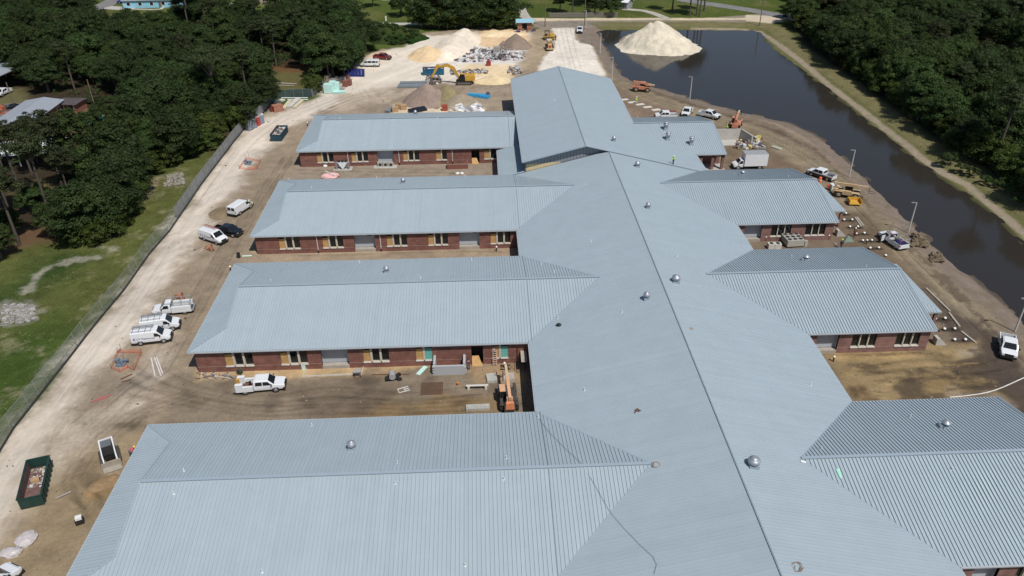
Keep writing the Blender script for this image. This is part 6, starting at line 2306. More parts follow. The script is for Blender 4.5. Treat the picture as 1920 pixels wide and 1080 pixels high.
def fence(label, pts, h, panel_m, lean=0.0, step=3.0, cat='fence', post_m=None, pname='screen_panel', silt=False):
    P = [G(*p) for p in pts]
    t = thing('chain_link_fence', label, cat, P[0])
    o_ = P[0]
    line = [P[0]]
    acc = 0.0
    for a, c in zip(P[:-1], P[1:]):
        L = (c - a).length
        n = max(1, round(L / step))
        for i in range(1, n + 1):
            line.append(a.lerp(c, i / n))
    ps = post_m or M_STEEL
    for i, p in enumerate(line):
        q_ = p - o_
        k = MB()
        d = (line[min(i + 1, len(line) - 1)] - line[max(i - 1, 0)]).normalized()
        nrm = Vector((-d.y, d.x, 0)) * (lean + random.uniform(-0.04, 0.04))
        tp = q_ + nrm + Vector((0, 0, h))
        k.cyl(q_ + Vector((0, 0, -0.2)), tp + Vector((0, 0, 0.06)), 0.035, 0.035, 6)
        k.build('post', ps, t)
        if i:
            k = MB()
            n = 6
            lo_, hi_ = [], []
            for j in range(n + 1):
                f_ = j / n
                w2 = Vector((-d.y, d.x, 0)) * (random.uniform(-0.09, 0.09) if 0 < j < n else 0)
                lo_.append(pq.lerp(q_, f_) + w2 + Vector((0, 0, 0.03)))
                hi_.append(ptp.lerp(tp, f_) - w2 * 0.6 + Vector((0, 0, -random.uniform(0, 0.06))))
            k.add(lo_ + hi_, [(j, j + 1, n + 2 + j, n + 1 + j) for j in range(n)], 0, True)
            k.build(pname, panel_m(i, len(line)) if callable(panel_m) else panel_m, t)
            k = MB()
            k.cyl(ptp, tp, 0.025, 0.025, 6)
            k.build('top_rail', ps, t)
            if silt:
                k = MB()
                w3 = Vector((0.12, 0.0, 0))
                k.add([pq + w3, q_ + w3, q_ + w3 * 0.6 + Vector((0, 0, 0.38)), pq + w3 * 0.6 + Vector((0, 0, 0.38))], [(0, 1, 2, 3)])
                k.build('silt_strip', mat('silt_black', (0.035, 0.037, 0.036), 0.8, var=0.3), t)
        pq, ptp = q_, tp
    return t


fence('long site fence with torn grey windscreen between meadow and haul road', [(-60, 935)] + FENCE, 2.3, lambda i, n: scr if i < n * 0.52 else scr2, 0.25, silt=True)
fence('dark green screened fence panel behind the stacked white boards', [(504, 202), (513, 193), (521, 184), (552, 182.5), (586, 182)], 2.2, scr3, 0.0, 2.6)
fence('grey screened fence run beside the teal insulation packs', [(586, 182), (600, 170), (612, 158), (622, 150)], 2.0, scr2, 0.0, 2.6)
chl = mat('bare_chain_link', (0.3, 0.3, 0.3), 0.6, alpha=0.16)
fence('bare chain link fence at the site entrance by the white drive', [(1034, 50), (1050, 47), (1074, 48), (1090, 49), (1140, 51)], 1.8, chl, 0.0, 3.0, pname='wire_panel')
g = thing('gate', 'white framed metal gate standing beside the passenger van', 'gate', G(668, 131), R(-12))
k = MB()
for a_, c_ in (((0, 0, 0), (0, 0, 2.3)), ((0, 0, 2.3), (1.7, 0, 2.3)), ((1.7, 0, 2.3), (1.7, 0, 0)), ((0, 0, 1.2), (1.7, 0, 1.2)), ((0.55, 0, 0), (0.55, 0, 2.3)), ((1.1, 0, 0), (1.1, 0, 2.3))):
    k.tube([a_, c_], 0.05, 6)
k.build('gate_frame', M_STEEL, g)
# board fence at the far lawn
wf = thing('board_fence', 'weathered grey board fence across the far lawn', 'fence', G(1030, 33))
P0, P1 = G(1030, 33) - wf.location, G(1158, 32) - wf.location
n = 110
pick = mat('grey_boards', (0.17, 0.155, 0.13), 0.9, var=0.25)
bm0 = MB()
bm0.box(0, 0.29, -0.012, 0.012, 0.02, 1.75)
bme = bm0.mesh('board', pick)
for i in range(n):
    p = P0.lerp(P1, i / n)
    link_copy(bme, 'board', wf, p, random.uniform(-0.03, 0.03), (1, 1, random.uniform(0.94, 1.04)))
for z_ in (0.5, 1.35):
    k = MB()
    k.beam(P0 + Vector((0, 0.06, z_)), P1 + Vector((0, 0.06, z_)), 0.05, 0.09)
    k.build('rail', pick, wf)

# ------------------------------------------------------------------ portable toilets
for px, col, nm in (((468, 243.5), (0.20, 0.23, 0.27), 'grey portable toilet at the near end of the row by the fence'), ((475.5, 239.5), (0.22, 0.25, 0.28), 'grey portable toilet next to the red one'), ((483, 235), (0.42, 0.05, 0.04), 'red portable toilet in the row by the fence'), ((490, 231), (0.18, 0.24, 0.31), 'blue grey portable toilet at the far end of the row')):
    t = thing('portable_toilet', nm, 'portable toilet', G(*px), R(-38), 'portable toilets along the fence')
    mm = mat('toilet_%d' % int(px[0]), col, 0.5, var=0.06)
    k = MB()
    k.box(-0.58, 0.58, -0.58, 0.58, 0.08, 2.05, 0, 0.03, 0.03)
    k.build('cabin', mm, t)
    k = MB()
    k.box(-0.6, 0.6, -0.6, 0.6, 2.053, 2.2)
    k.hexa([(-0.6, -0.6, 2.2), (0.6, -0.6, 2.2), (0.6, 0.6, 2.2), (-0.6, 0.6, 2.2), (-0.4, -0.5, 2.36), (0.4, -0.5, 2.36), (0.4, 0.5, 2.36), (-0.4, 0.5, 2.36)])
    k.build('roof', mat('toilet_roof_pale', (0.62, 0.62, 0.62), 0.5) if 'red' not in nm[:4] else mat('toilet_roof_pink', (0.6, 0.42, 0.38), 0.5), t)
    k = MB()
    k.box(-0.45, 0.45, -0.62, -0.575, 0.15, 1.95)
    dr = k.build('door', mm, t)
    k = MB()
    k.box(0.3, 0.36, -0.65, -0.621, 1.0, 1.15)
    k.build('handle', M_VBLACK, dr)
    k = MB()
    k.box(-0.6, 0.6, -0.6, 0.6, -0.02, 0.077)
    k.build('skid', M_VBLACK, t)
# ------------------------------------------------------------------ stacks and materials in the yard
def bundle(name, label, cat, loc, rz, L, w, h, nx_, nz_, m, part, group=None, gap=0.04, strap=True):
    """A stack of boards or bars, each one a part."""
    t = thing(name, label, cat, loc, rz, group)
    bw, bh = w / nx_, h / nz_
    b0 = MB()
    b0.box(-L / 2, L / 2, -bw / 2 + gap / 2, bw / 2 - gap / 2, 0, bh - gap / 2)
    me = b0.mesh(part, m)
    for j in range(nz_):
        for i in range(nx_):
            link_copy(me, part, t, (random.uniform(-0.08, 0.08), -w / 2 + (i + 0.5) * bw, 0.1 + j * bh))
    for x in (-L * 0.35, L * 0.35):
        k = MB()
        k.box(x - 0.06, x + 0.06, -w / 2, w / 2, 0, 0.097)
        k.build('bearer', M_WOOD, t)
    return t


M_PALE = mat('pale_board', (0.58, 0.55, 0.49), 0.8, var=0.1)
c, a, L = between((533, 205), (545, 191))
bundle('board_stack', 'stack of cream boards nearest the rusty crate', 'board stack', c, a, 7.0, 1.0, 0.5, 3, 2, mat('cream_board', (0.60, 0.54, 0.38), 0.8), 'board', 'board stacks by the fence')
c, a, L = between((545, 201), (558, 189))
bundle('board_stack', 'stack of pale grey boards in the middle of the row', 'board stack', c, a, 6.6, 1.3, 0.5, 4, 2, M_PALE, 'board', 'board stacks by the fence')
c, a, L = between((554, 202), (566, 191))
bundle('board_stack', 'narrow stack of cream boards nearest the haul road', 'board stack', c, a, 6.2, 0.8, 0.4, 2, 2, mat('cream_board', (0.60, 0.54, 0.38), 0.8), 'board', 'board stacks by the fence')
c, a, L = between((518, 195), (531, 189))
bundle('board_stack', 'short stack of pale boards right behind the rusty crate', 'board stack', c, a, 3.2, 1.3, 0.4, 3, 2, M_PALE, 'board', 'board stacks by the fence')
for (p0, p1, lab) in (((528, 184.5), (577, 184.5), 'long white pipe lying along the dark green fence panel'), ((539, 187.5), (578, 188), 'shorter white pipe lying before the dark green fence panel')):
    k = MB()
    k.cyl(G(*p0) + Vector((0, 0, 0.15)), G(*p1) + Vector((0, 0, 0.15)), 0.14, 0.14, 10)
    tag(k.build('pipe', mat('mint_white_pipe', (0.62, 0.68, 0.65), 0.5)), lab, 'pipe')
k = MB()
k.box(-1.2, 1.2, -0.9, 0.9, 0, 1.5)
k.box(-1.25, 1.25, -0.95, 0.95, 1.503, 1.58)
tag(k.build('crate', mat('rusty_red_crate', (0.34, 0.15, 0.10), 0.8, var=0.2), None, G(521, 208), 0.6), 'rusty red crate standing at the fence corner', 'crate')
k = MB()
k.cyl((0, 0, 0), (0, 0, 1.2), 0.4, 0.4, 12)
k.cyl((0.75, 0.3, 0), (0.75, 0.3, 1.2), 0.4, 0.4, 12)
d_ = thing('drum_pair', 'dark red drums in the shade left of the rusty crate', 'drums', G(510, 209))
k.build('drum', mat('dark_red_drum', (0.20, 0.03, 0.025), 0.6), d_)
M_MINT = mat('mint_insulation', (0.50, 0.74, 0.68), 0.6, var=0.08)
for i, (px, s_, lab) in enumerate((((617, 174), (2.2, 1.6, 2.4), 'left pack of wrapped mint insulation'), ((625, 173), (1.5, 1.8, 2.9), 'tall pack of wrapped mint insulation in the middle'), ((633, 172), (1.3, 1.5, 2.5), 'slim pack of mint insulation on the right'), ((637, 174.5), (3.2, 1.4, 0.5), 'low flat pack of mint insulation on the ground'))):
    t = thing('insulation_pack', lab, 'insulation', G(*px), R(-8 + 5 * i), 'mint insulation packs')
    nl = 5
    b0 = MB()
    b0.box(-s_[0] / 2, s_[0] / 2, -s_[1] / 2, s_[1] / 2, 0, s_[2] / nl - 0.03)
    me = b0.mesh('insulation_board', M_MINT)
    for j in range(nl):
        link_copy(me, 'insulation_board', t, (random.uniform(-0.05, 0.05), random.uniform(-0.05, 0.05), 0.08 + j * s_[2] / nl))
    k = MB()
    k.box(-s_[0] / 2, s_[0] / 2, -s_[1] / 2, s_[1] / 2, 0, 0.075)
    k.build('pallet', M_WOOD, t)


def block_pallet(label, px, m, nx_, ny_, nz_, s_, rz, group, part='block'):
    t = thing('block_pallet', label, 'pallet', G(*px), rz, group)
    b0 = MB()
    b0.box(-s_[0] / 2, s_[0] / 2, -s_[1] / 2, s_[1] / 2, 0, s_[2])
    me = b0.mesh(part, m)
    for k_ in range(nz_):
        for j in range(ny_):
            for i in range(nx_):
                link_copy(me, part, t, ((i - (nx_ - 1) / 2) * (s_[0] + 0.03) + random.uniform(-0.02, 0.02), (j - (ny_ - 1) / 2) * (s_[1] + 0.03), 0.13 + k_ * (s_[2] + 0.015)))
    k = MB()
    k.box(-nx_ * s_[0] / 2, nx_ * s_[0] / 2, -ny_ * s_[1] / 2, ny_ * s_[1] / 2, 0, 0.12)
    k.build('pallet', M_WOOD, t)


M_CMU = mat('grey_block', (0.36, 0.34, 0.32), 0.9, var=0.1)
M_TANB = mat('tan_block', (0.34, 0.27, 0.19), 0.9, var=0.15)
M_REDB = mat('red_brick_pack', (0.23, 0.095, 0.07), 0.9, var=0.2)
for px, lab, m_, n3, s3 in (((615, 158), 'tall pallet of tan blocks at the fence end', M_TANB, (3, 3, 7), (0.4, 0.4, 0.32)), ((625, 158), 'pallet of grey blocks behind the mint packs', M_CMU, (4, 3, 5), (0.4, 0.4, 0.3)), ((635, 156), 'pallet of grey blocks in the middle of the stacks', M_CMU, (4, 3, 5), (0.4, 0.4, 0.3)), ((644, 154), 'pallet of grey blocks beside the brick packs', M_CMU, (3, 3, 4), (0.4, 0.4, 0.3)), ((648, 162), 'pallet of dark red bricks at the front', M_REDB, (3, 3, 5), (0.4, 0.4, 0.28)), ((655, 160), 'pallet of light red bricks nearest the haul road', M_REDB, (3, 3, 5), (0.4, 0.4, 0.28)), ((651, 150), 'pallet of red bricks behind the others', M_REDB, (3, 3, 5), (0.4, 0.4, 0.28)), ((640, 168), 'low pallet of grey blocks near the mint packs', M_CMU, (4, 3, 2), (0.4, 0.4, 0.25))):
    block_pallet(lab, px, m_, *n3, s3, R(random.uniform(-25, 5)), 'pallets of masonry by the fence')
# leaning dark blue window units
t = thing('window_rack', 'rack of leaning dark blue glazed units by the yard edge', 'window rack', G(666, 143), R(-6))
for i in range(6):
    k = MB()
    x = -2.6 + i * 0.92
    k.hexa([(x, -0.6, 0.05), (x + 0.82, -0.6, 0.05), (x + 0.82, -0.5, 0.05), (x, -0.5, 0.05), (x - 0.25, 0.75, 1.9), (x + 0.57, 0.75, 1.9), (x + 0.57, 0.85, 1.9), (x - 0.25, 0.85, 1.9)])
    k.build('glazed_unit', mat('navy_glazed', (0.02, 0.03, 0.14), 0.2), t)
k = MB()
for x in (-2.6, 0, 2.6):
    k.beam((x, 0.9, 0), (x, 0.9, 2.0), 0.1, 0.1)
k.beam((-2.7, 0.95, 1.8), (2.9, 0.95, 1.8), 0.1, 0.1)
k.build('rack_frame', M_STEEL, t)
M_BEAM = mat('grey_steel_beam', (0.20, 0.225, 0.24), 0.5, var=0.1)
bundle('steel_stack', 'stack of long grey steel channels before the earth mounds', 'steel stack', G(774, 163), R(0), 8.0, 2.4, 0.5, 5, 2, M_BEAM, 'channel')
bundle('steel_stack', 'second stack of grey steel channels just behind', 'steel stack', G(775, 157), R(0), 7.2, 1.6, 0.45, 4, 2, M_BEAM, 'channel')
bundle('steel_stack', 'grey steel bundle behind the first wing roof edge', 'steel stack', G(732, 207), R(70), 4.0, 1.3, 0.5, 4, 2, M_BEAM, 'channel')
# blue wrapped trusses, black sheet and boxes behind the first wing
t = thing('wrapped_bundle', 'bright blue wrapped bundle lying beside the earth mounds', 'bundle', G(898, 182), R(-16))
k = MB()
k.rbox((0, 0, 0.45), (6.0, 1.0, 0.7))
k.rbox((1.6, -0.6, 0.35), (2.6, 0.9, 0.6), -0.2)
k.build('wrap', mat('bright_blue_wrap', (0.04, 0.33, 0.62), 0.4, var=0.1), t)
k = MB()
k.rbox((2.4, 0.2, 1.1), (0.9, 0.7, 0.6), 0.2)
k.build('grey_crate', M_RUB[2], t)
for i, (px, s_, rz_) in enumerate((((741, 209), (1.5, 1.3, 1.2), 0.2), ((748, 204), (1.6, 1.2, 1.3), -0.2), ((757, 205), (1.5, 1.3, 1.2), 0.1))):
    k = MB()
    k.rbox((0, 0, s_[2] / 2), s_)
    tag(k.build('cardboard_box', M_CARD, None, G(*px), rz_), ('brown box nearest the grey steel bundle', 'brown box in the middle of the three', 'brown box nearest the black sheet')[i] + ' behind the first wing', 'box', 'brown boxes behind the first wing')
k = MB()
k.rbox((0, 0, 0.4), (4.6, 1.7, 0.5), 0, 0, 0.25)
k.rbox((-0.5, 0.9, 0.45), (2.6, 0.8, 0.5), 0.2, 0, -0.2)
bs = thing('black_sheet_pile', 'pile of black sheeting behind the first wing', 'sheeting', G(783, 209), R(30))
k.build('sheet', mat('black_sheeting', (0.012, 0.014, 0.02), 0.4), bs)
k = MB()
k.box(-0.7, 0.7, -0.6, 0.6, 0, 1.4)
tag(k.build('red_crate', mat('red_crate_paint', (0.30, 0.07, 0.04), 0.7), None, G(834, 207), 0.1), 'small red crate beside white wrapped pallets', 'crate')
chunks('wrapped_material', 'white wrapped pallets and sheets behind the first wing', 'wrapped pallets', [G(842, 211), G(905, 211), G(900, 198), G(845, 196)], 110, [mat('white_wrap', (0.66, 0.66, 0.68), 0.4), M_RUB[0], M_WHITE], 0.4, 1.8, 0.9)
k = MB()
k.rbox((0, 0, 0.12), (4.2, 0.25, 0.2))
tag(k.build('white_plank', M_WHITE, None, G(903, 147), 0.35), 'white plank lying on sand right of the excavator', 'plank')
k = MB()
k.rbox((0, 0, 0.6), (1.3, 1.0, 1.2))
k.rbox((0, 0.1, 1.5), (0.7, 0.7, 0.6))
tag(k.build('compressor', mat('dark_red_compressor', (0.26, 0.03, 0.035), 0.5), None, G(916, 123), 0.1), 'small dark red compressor in the rubble yard', 'machine')
t = thing('block_cube', 'cube of grey blocks standing above the rubble', 'pallet', G(931, 103))
b0 = MB()
b0.box(-0.32, 0.32, -0.32, 0.32, 0, 0.5)
me = b0.mesh('block', M_CMU)
for k_ in range(5):
    for j in range(3):
        for i in range(3):
            link_copy(me, 'block', t, ((i - 1) * 0.68, (j - 1) * 0.68, k_ * 0.53))
# small brick hut
hp = G(984, 57)
t = thing('brick_hut', 'small brick hut with pale blue roof beside the far trees', 'hut', hp)
k = MB()
for xa, xb in ((-2.5, -0.9), (0.75, 2.5)):
    k2 = MB()
    k2.box(xa, xb, 0, 0.3, 0, 2.6)
    k2.build('wall', brick_mat('orange_brick', (0.36, 0.14, 0.075), (0.28, 0.11, 0.06), (0.3, 0.24, 0.2)), t)
for s in (-1, 1):
    k2 = MB()
    k2.box(s * 2.35 - 0.15, s * 2.35 + 0.15, 0.302, 4.0, 0, 2.6)
    k2.build('wall', MATS.get('orange') or M_REDB, t)
k.box(-2.19, 2.19, 3.7, 3.99, 0, 2.6)
k.box(-0.9, 0.75, 0, 0.3, 2.3, 2.6)
k.build('back_wall', M_REDB, t)
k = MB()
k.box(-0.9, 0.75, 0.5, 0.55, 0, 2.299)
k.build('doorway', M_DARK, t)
k = MB()
k.add([(-3.1, -0.6, 2.65), (3.1, -0.6, 2.65), (3.1, 2.0, 3.5), (-3.1, 2.0, 3.5), (3.1, 4.6, 2.65), (-3.1, 4.6, 2.65)], [(0, 1, 2, 3), (3, 2, 4, 5), (0, 3, 5), (1, 4, 2), (0, 5, 4, 1)])
rf = k.build('roof', mat('pale_blue_roof', (0.30, 0.50, 0.60), 0.45), t)
for i in range(15):
    k = MB()
    x = -3.0 + i * 0.43
    k.beam((x, -0.6, 2.68), (x, 2.0, 3.53), 0.04, 0.05)
    k.build('seam', MATS['pale_blue_roof'], rf)
chunks('clutter', 'drums and odds scattered beside the brick hut', 'clutter', [G(960, 62), G(1004, 60), G(1002, 54), G(962, 54)], 40, [M_REDB, M_VBLUE, M_RUB[2], M_RUB[3]], 0.3, 0.9, 0.4)

# ------------------------------------------------------------------ things round the wings
M_COND = mat('beige_condenser', (0.40, 0.385, 0.335), 0.5, var=0.05)
for i, (px, lab) in enumerate((((713, 312), 'left'), ((723, 312), 'middle'), ((733, 312), 'right'))):
    t = thing('condenser', '%s one of three pale condensers before the first wing recess' % lab, 'condenser', G(*px), 0, 'condensers before the first wing')
    k = MB()
    k.box(-0.5, 0.5, -0.35, 0.35, 0.1, 1.0)
    k.build('cabinet', M_COND, t)
    k = MB()
    k.cyl((0.05, -0.36, 0.5), (0.05, -0.352, 0.5), 0.32, 0.32, 12)
    k.build('fan_grille', M_VBLACK, t)
k = MB()
k.box(-2.4, 2.4, -0.9, 0.9, -0.05, 0.1)
tag(k.build('concrete_pad', M_CONC, None, G(723, 313)), 'thin concrete pad under the three condensers', 'pad')
t = thing('chiller', 'large beige chiller with nine roof fans between right wings', 'chiller', G(1490, 463.5), R(4))
k = MB()
k.box(-1.45, 1.45, -0.2, 2.6, 0.25, 1.35)
k.build('cabinet', M_COND, t)
k = MB()
k.box(-1.4, 1.4, -0.1, 2.5, 0, 0.247)
k.build('base', M_VBLACK, t)
for j in range(3):
    for i in range(3):
        f_ = MB()
        f_.cyl((-0.95 + i * 0.95, 0.3 + j * 0.9, 1.352), (-0.95 + i * 0.95, 0.3 + j * 0.9, 1.45), 0.36, 0.36, 14)
        fo = f_.build('fan', M_STEEL, t)
        f_ = MB()
        f_.cyl((-0.95 + i * 0.95, 0.3 + j * 0.9, 1.452), (-0.95 + i * 0.95, 0.3 + j * 0.9, 1.46), 0.3, 0.3, 12)
        f_.build('fan_opening', M_DARK, fo)
k = MB()
k.box(1.7, 2.2, 0, 0.5, 0, 1.0)
k.build('control_box', M_COND, t)
for px, lab in (((1445, 465.5), 'left small condenser beside the chiller'), ((1457, 465.5), 'right small condenser beside the chiller')):
    t = thing('condenser', lab, 'condenser', G(*px), 0)
    k = MB()
    k.box(-0.55, 0.55, -0.4, 0.5, 0.05, 0.95)
    k.build('cabinet', M_PALE, t)
    k = MB()
    k.cyl((0, 0.05, 0.953), (0, 0.05, 0.97), 0.36, 0.36, 12)
    k.build('fan_grille', M_VBLACK, t)
# duct hood on a pad
t = thing('duct_hood', 'grey triangular sheet metal hood standing on a small pad', 'duct', G(643, 318))
k = MB()
k.box(-1.9, 1.9, -0.6, 1.4, -0.05, 0.08)
k.build('pad', M_CONC, t)
k = MB()
k.add([(0.05, -0.35, 0.1), (-1.05, 0.2, 1.5), (1.05, 0.2, 1.5), (-1.05, 0.8, 1.5), (1.05, 0.8, 1.5), (0.05, 0.8, 0.1)], [(0, 2, 1), (1, 2, 4, 3), (0, 1, 3, 5), (0, 5, 4, 2), (5, 3, 4)])
k.build('hood', mat('pale_sheet_metal', (0.50, 0.55, 0.55), 0.45), t)
for s in (-1.25, 1.25):
    k = MB()
    k.box(s - 0.18, s + 0.18, -0.1, 0.8, 0.08, 1.5)
    k.build('side_post', M_STEEL, t)
for x in (-0.7, 0.0, 0.7):
    k = MB()
    k.box(x - 0.24, x + 0.24, 0.25, 0.75, 1.502, 1.75)
    k.build('opening', M_DARK, t)
M_PINK = mat('pink_insulation', (0.70, 0.42, 0.40), 0.9, var=0.1)
t = thing('insulation_heap', 'heap of pink insulation with a pale plank on it', 'insulation', G(620, 333))
k = MB()
for s_ in ((-0.8, 0, 0.3, 1.1, 0.9, 0.55), (0.5, 0.2, 0.35, 1.3, 0.9, 0.6), (0.0, -0.4, 0.2, 1.3, 0.7, 0.4)):
    k.blob(s_[:3], s_[3:], 0, 10, 6, 0.12)
k.build('insulation', M_PINK, t)
k = MB()
k.beam((-1.1, 0.9, 1.1), (0.9, -0.7, 0.75), 0.25, 0.06)
k.build('plank', M_PALE, t)


def planter(label, pxl, pxr, depth, h, m, name='planter_wall', th=0.3, rows=None):
    a_, c_ = G(*pxl), G(*pxr)
    t = thing(name, label, 'planter', a_)
    L = (c_ - a_).length
    bw, bh = 0.42, 0.21
    nx_, nz_ = int(L / bw), int(h / bh)
    b0 = MB()
    b0.box(0, bw - 0.012, 0, th, 0, bh - 0.012)
    me = b0.mesh('block', m)
    cnt = 0
    for z_ in range(nz_):
        for i in range(nx_):
            link_copy(me, 'block', t, (i * bw + (0.21 if z_ % 2 else 0) - 0.1, random.uniform(-0.006, 0.006), z_ * bh - 0.05))
            cnt += 1
    for x0 in (0.0, nx_ * bw - th):
        k = MB()
        k.box(x0, x0 + th, th + 0.01, depth, -0.05, h + 0.15)
        k.build('side_wall', m, t)
    return t


planter('grey concrete block planter wall before the third left wing', (813, 704), (877, 703), 2.9, 1.5, mat('pale_grey_block', (0.42, 0.43, 0.44), 0.9, var=0.12), 'block_planter')
planter('low red brick planter before the first wing', (839, 317.5), (879, 317), 1.6, 1.1, M_REDB, 'brick_planter', 0.25)
# scaffold in the inner corner
t = thing('scaffold', 'scaffold frame with plank deck in the shaded court corner', 'scaffold', G(978, 700), R(90))
for x in (0, 2.2, 4.4):
    for y in (-0.45, 0.45):
        k = MB()
        k.tube([(x, y, 0), (x, y, 2.6)], 0.035, 6)
        k.build('upright', M_VBLACK, t)
for z_ in (0.6, 1.3):
    for y in (-0.45, 0.45):
        k = MB()
        k.tube([(0, y, z_), (4.4, y, z_)], 0.03, 6)
        k.build('brace', M_VBLACK, t)
for i in range(3):
    k = MB()
    k.box(-0.2, 4.7, -0.72 + i * 0.26, -0.48 + i * 0.26, 1.95, 2.0)
    k.build('plank', mat('grey_plank', (0.44, 0.37, 0.31), 0.8), t)
t = thing('step_ladder', 'pale step ladder below the teal window of the third wing', 'ladder', G(928, 683.5))
k = MB()
for x in (-0.25, 0.25):
    k.beam((x, -0.35, 0), (x, 0.25, 2.3), 0.06, 0.05)
    k.beam((x, 0.75, 0), (x, 0.3, 2.3), 0.05, 0.05)
k.build('rail', mat('pinkish_ladder', (0.55, 0.40, 0.32), 0.6), t)
for i in range(7):
    k = MB()
    f_ = (i + 1) / 8
    k.box(-0.24, 0.24, -0.4 + 0.6 * f_, -0.3 + 0.6 * f_, 2.3 * f_, 2.3 * f_ + 0.05)
    k.build('rung', mat('pinkish_ladder', (0.55, 0.40, 0.32), 0.6), t)
# rebar mat, frames, boards, wrapped bundles in the court
t = thing('rebar_mat', 'square rusty rebar mat lying in the left court', 'rebar mat', G(810, 729))
M_REB = mat('rebar_rust', (0.13, 0.065, 0.04), 0.8)
k0 = MB()
k0.box(-1.35, 1.35, -0.025, 0.025, 0.03, 0.08)
k1 = MB()
k1.box(-0.025, 0.025, -1.2, 1.2, 0.08, 0.13)
m0, m1 = k0.mesh('bar', M_REB), k1.mesh('bar', M_REB)
for i in range(12):
    link_copy(m0, 'bar', t, (0, -1.2 + i * 2.4 / 11, 0))
    link_copy(m1, 'bar', t, (-1.35 + i * 2.7 / 11, 0, 0))
t = thing('window_frame', 'white empty window frame lying in the left court', 'frame', G(757, 731), R(22))
for a_, c_ in (((-0.7, -0.4), (0.7, -0.4)), ((-0.7, 0.4), (0.7, 0.4)), ((-0.7, -0.4), (-0.7, 0.4)), ((0.1, -0.4), (0.1, 0.4)), ((0.1, 0), (0.7, 0))):
    k = MB()
    k.beam((*a_, 0.05), (*c_, 0.05), 0.07, 0.06)
    k.build('bar', M_WHITE, t)
t = thing('trestle', 'low pale trestle bench in the left court', 'trestle', G(895, 729))
k = MB()
k.box(-1.4, 1.4, -0.15, 0.15, 0.5, 0.6)
k.build('top', M_PALE, t)
for s in (-1.1, 1.1):
    k = MB()
    k.box(s - 0.15, s + 0.15, -0.25, 0.25, 0, 0.497)
    k.build('leg', M_PALE, t)
M_PLAS = mat('clear_plastic', (0.62, 0.62, 0.58), 0.25, var=0.2, scale=3, alpha=0.55)
for (px, s_, rz_, lab) in (((896, 766), (2.9, 0.9, 0.35), 0.02, 'flat plastic wrapped bundle nearest the roof edge in the court'), ((922, 711), (1.3, 1.5, 0.4), 0.1, 'square plastic wrapped pallet left of the handler boom'), ((954, 709), (1.4, 1.3, 0.4), 0.0, 'plastic wrapped pallet beyond the raised handler boom')):
    k = MB()
    k.rbox((0, 0, s_[2] / 2), s_)
    k.rbox((s_[0] * 0.38, 0, s_[2] * 0.7), (0.25, 0.3, 0.3))
    k.rbox((-s_[0] * 0.38, 0, s_[2] * 0.7), (0.25, 0.3, 0.3))
    tt = thing('wrapped_pallet', lab, 'wrapped pallet', G(*px), rz_)
    k.build('wrap', M_PLAS, tt)
t = thing('form_boards', 'rectangle of thin form boards staked out before the third wing', 'formwork', G(627, 699))
for a_, c_ in (((-4.1, -0.7), (3.6, -0.5)), ((-3.7, 1.3), (3.7, 1.2)), ((-4.0, -0.7), (-3.7, 1.3)), ((3.6, -0.5), (3.7, 1.2))):
    k = MB()
    k.beam((*a_, 0.1), (*c_, 0.1), 0.06, 0.2)
    k.build('board', M_PALE, t)
for p0, p1, lab in (((284, 673), (291, 706), 'left of three white pipes lying beside the second van'), ((290, 672), (302, 705), 'middle of three white pipes lying by the vans'), ((294, 671), (305, 701), 'right of three white pipes lying by the vans')):
    k = MB()
    k.cyl(G(*p0) + Vector((0, 0, 0.1)), G(*p1) + Vector((0, 0, 0.1)), 0.11, 0.11, 8)
    tag(k.build('pipe', mat('cream_pipe', (0.66, 0.61, 0.56), 0.5)), lab, 'pipe', 'white pipes on the left lot')
for i, (p0, p1) in enumerate((((226, 712), (248, 702)), ((228, 717), (246, 712)))):
    k = MB()
    k.beam(G(*p0) + Vector((0, 0, 0.06)), G(*p1) + Vector((0, 0, 0.06)), 0.16, 0.08)
    tag(k.build('steel_bar', M_RUST), ('upper' if i == 0 else 'lower') + ' rusty steel bar lying below the orange netting', 'bar')
for p0, p1, lab in (((1603, 408), (1615, 425), 'left pale beam lying between the footings and the track'), ((1606.5, 408), (1619, 424), 'right pale beam lying between the footings and the track'), ((1736, 541), (1781, 584), 'long timber edging the third right wing, farthest piece'), ((1779, 587), (1799, 613), 'middle timber edging beside the third right wing'), ((1802, 622), (1830, 644), 'nearest timber edging beside the third right wing')):
    k = MB()
    k.beam(G(*p0) + Vector((0, 0, 0.08)), G(*p1) + Vector((0, 0, 0.08)), 0.28, 0.15)
    tag(k.build('timber', mat('weathered_timber', (0.36, 0.32, 0.26), 0.85, var=0.15)), lab, 'timber')
k = MB()
k.tube([G(*p) + Vector((0, 0, 0.09)) for p in ((1960, 690), (1920, 709), (1898, 719), (1880, 727), (1864, 733), (1850, 737), (1835, 740), (1820, 742), (1800, 744.5), (1780, 746))], 0.075, 8)
tag(k.build('hose', mat('white_hose', (0.62, 0.60, 0.55), 0.6)), 'white hose running across the mud to the nearest right wing', 'hose')
t = thing('mortar_mixer', 'small grey mortar mixer on wheels in the left court', 'mixer', G(736, 712), 0.2)
k = MB()
k.cyl((0, -0.5, 0.75), (0, 0.5, 0.75), 0.42, 0.42, 12)
k.build('drum', M_RUB[0], t)
k = MB()
k.box(-0.9, 0.9, -0.4, 0.4, 0.3, 0.42)
k.build('frame', M_VBLACK, t)
for y in (-0.5, 0.5):
    k = MB()
    k.cyl((0.9, y - 0.06, 0.3), (0.9, y + 0.06, 0.3), 0.3, 0.3, 12)
    k.build('wheel', M_TYRE, t)
t = thing('table_saw', 'small table saw at the corner of the form boards', 'saw', G(671, 705), 0.1)
k = MB()
k.box(-0.45, 0.45, -0.4, 0.4, 0.8, 0.9)
k.build('table_top', M_RUB[0], t)
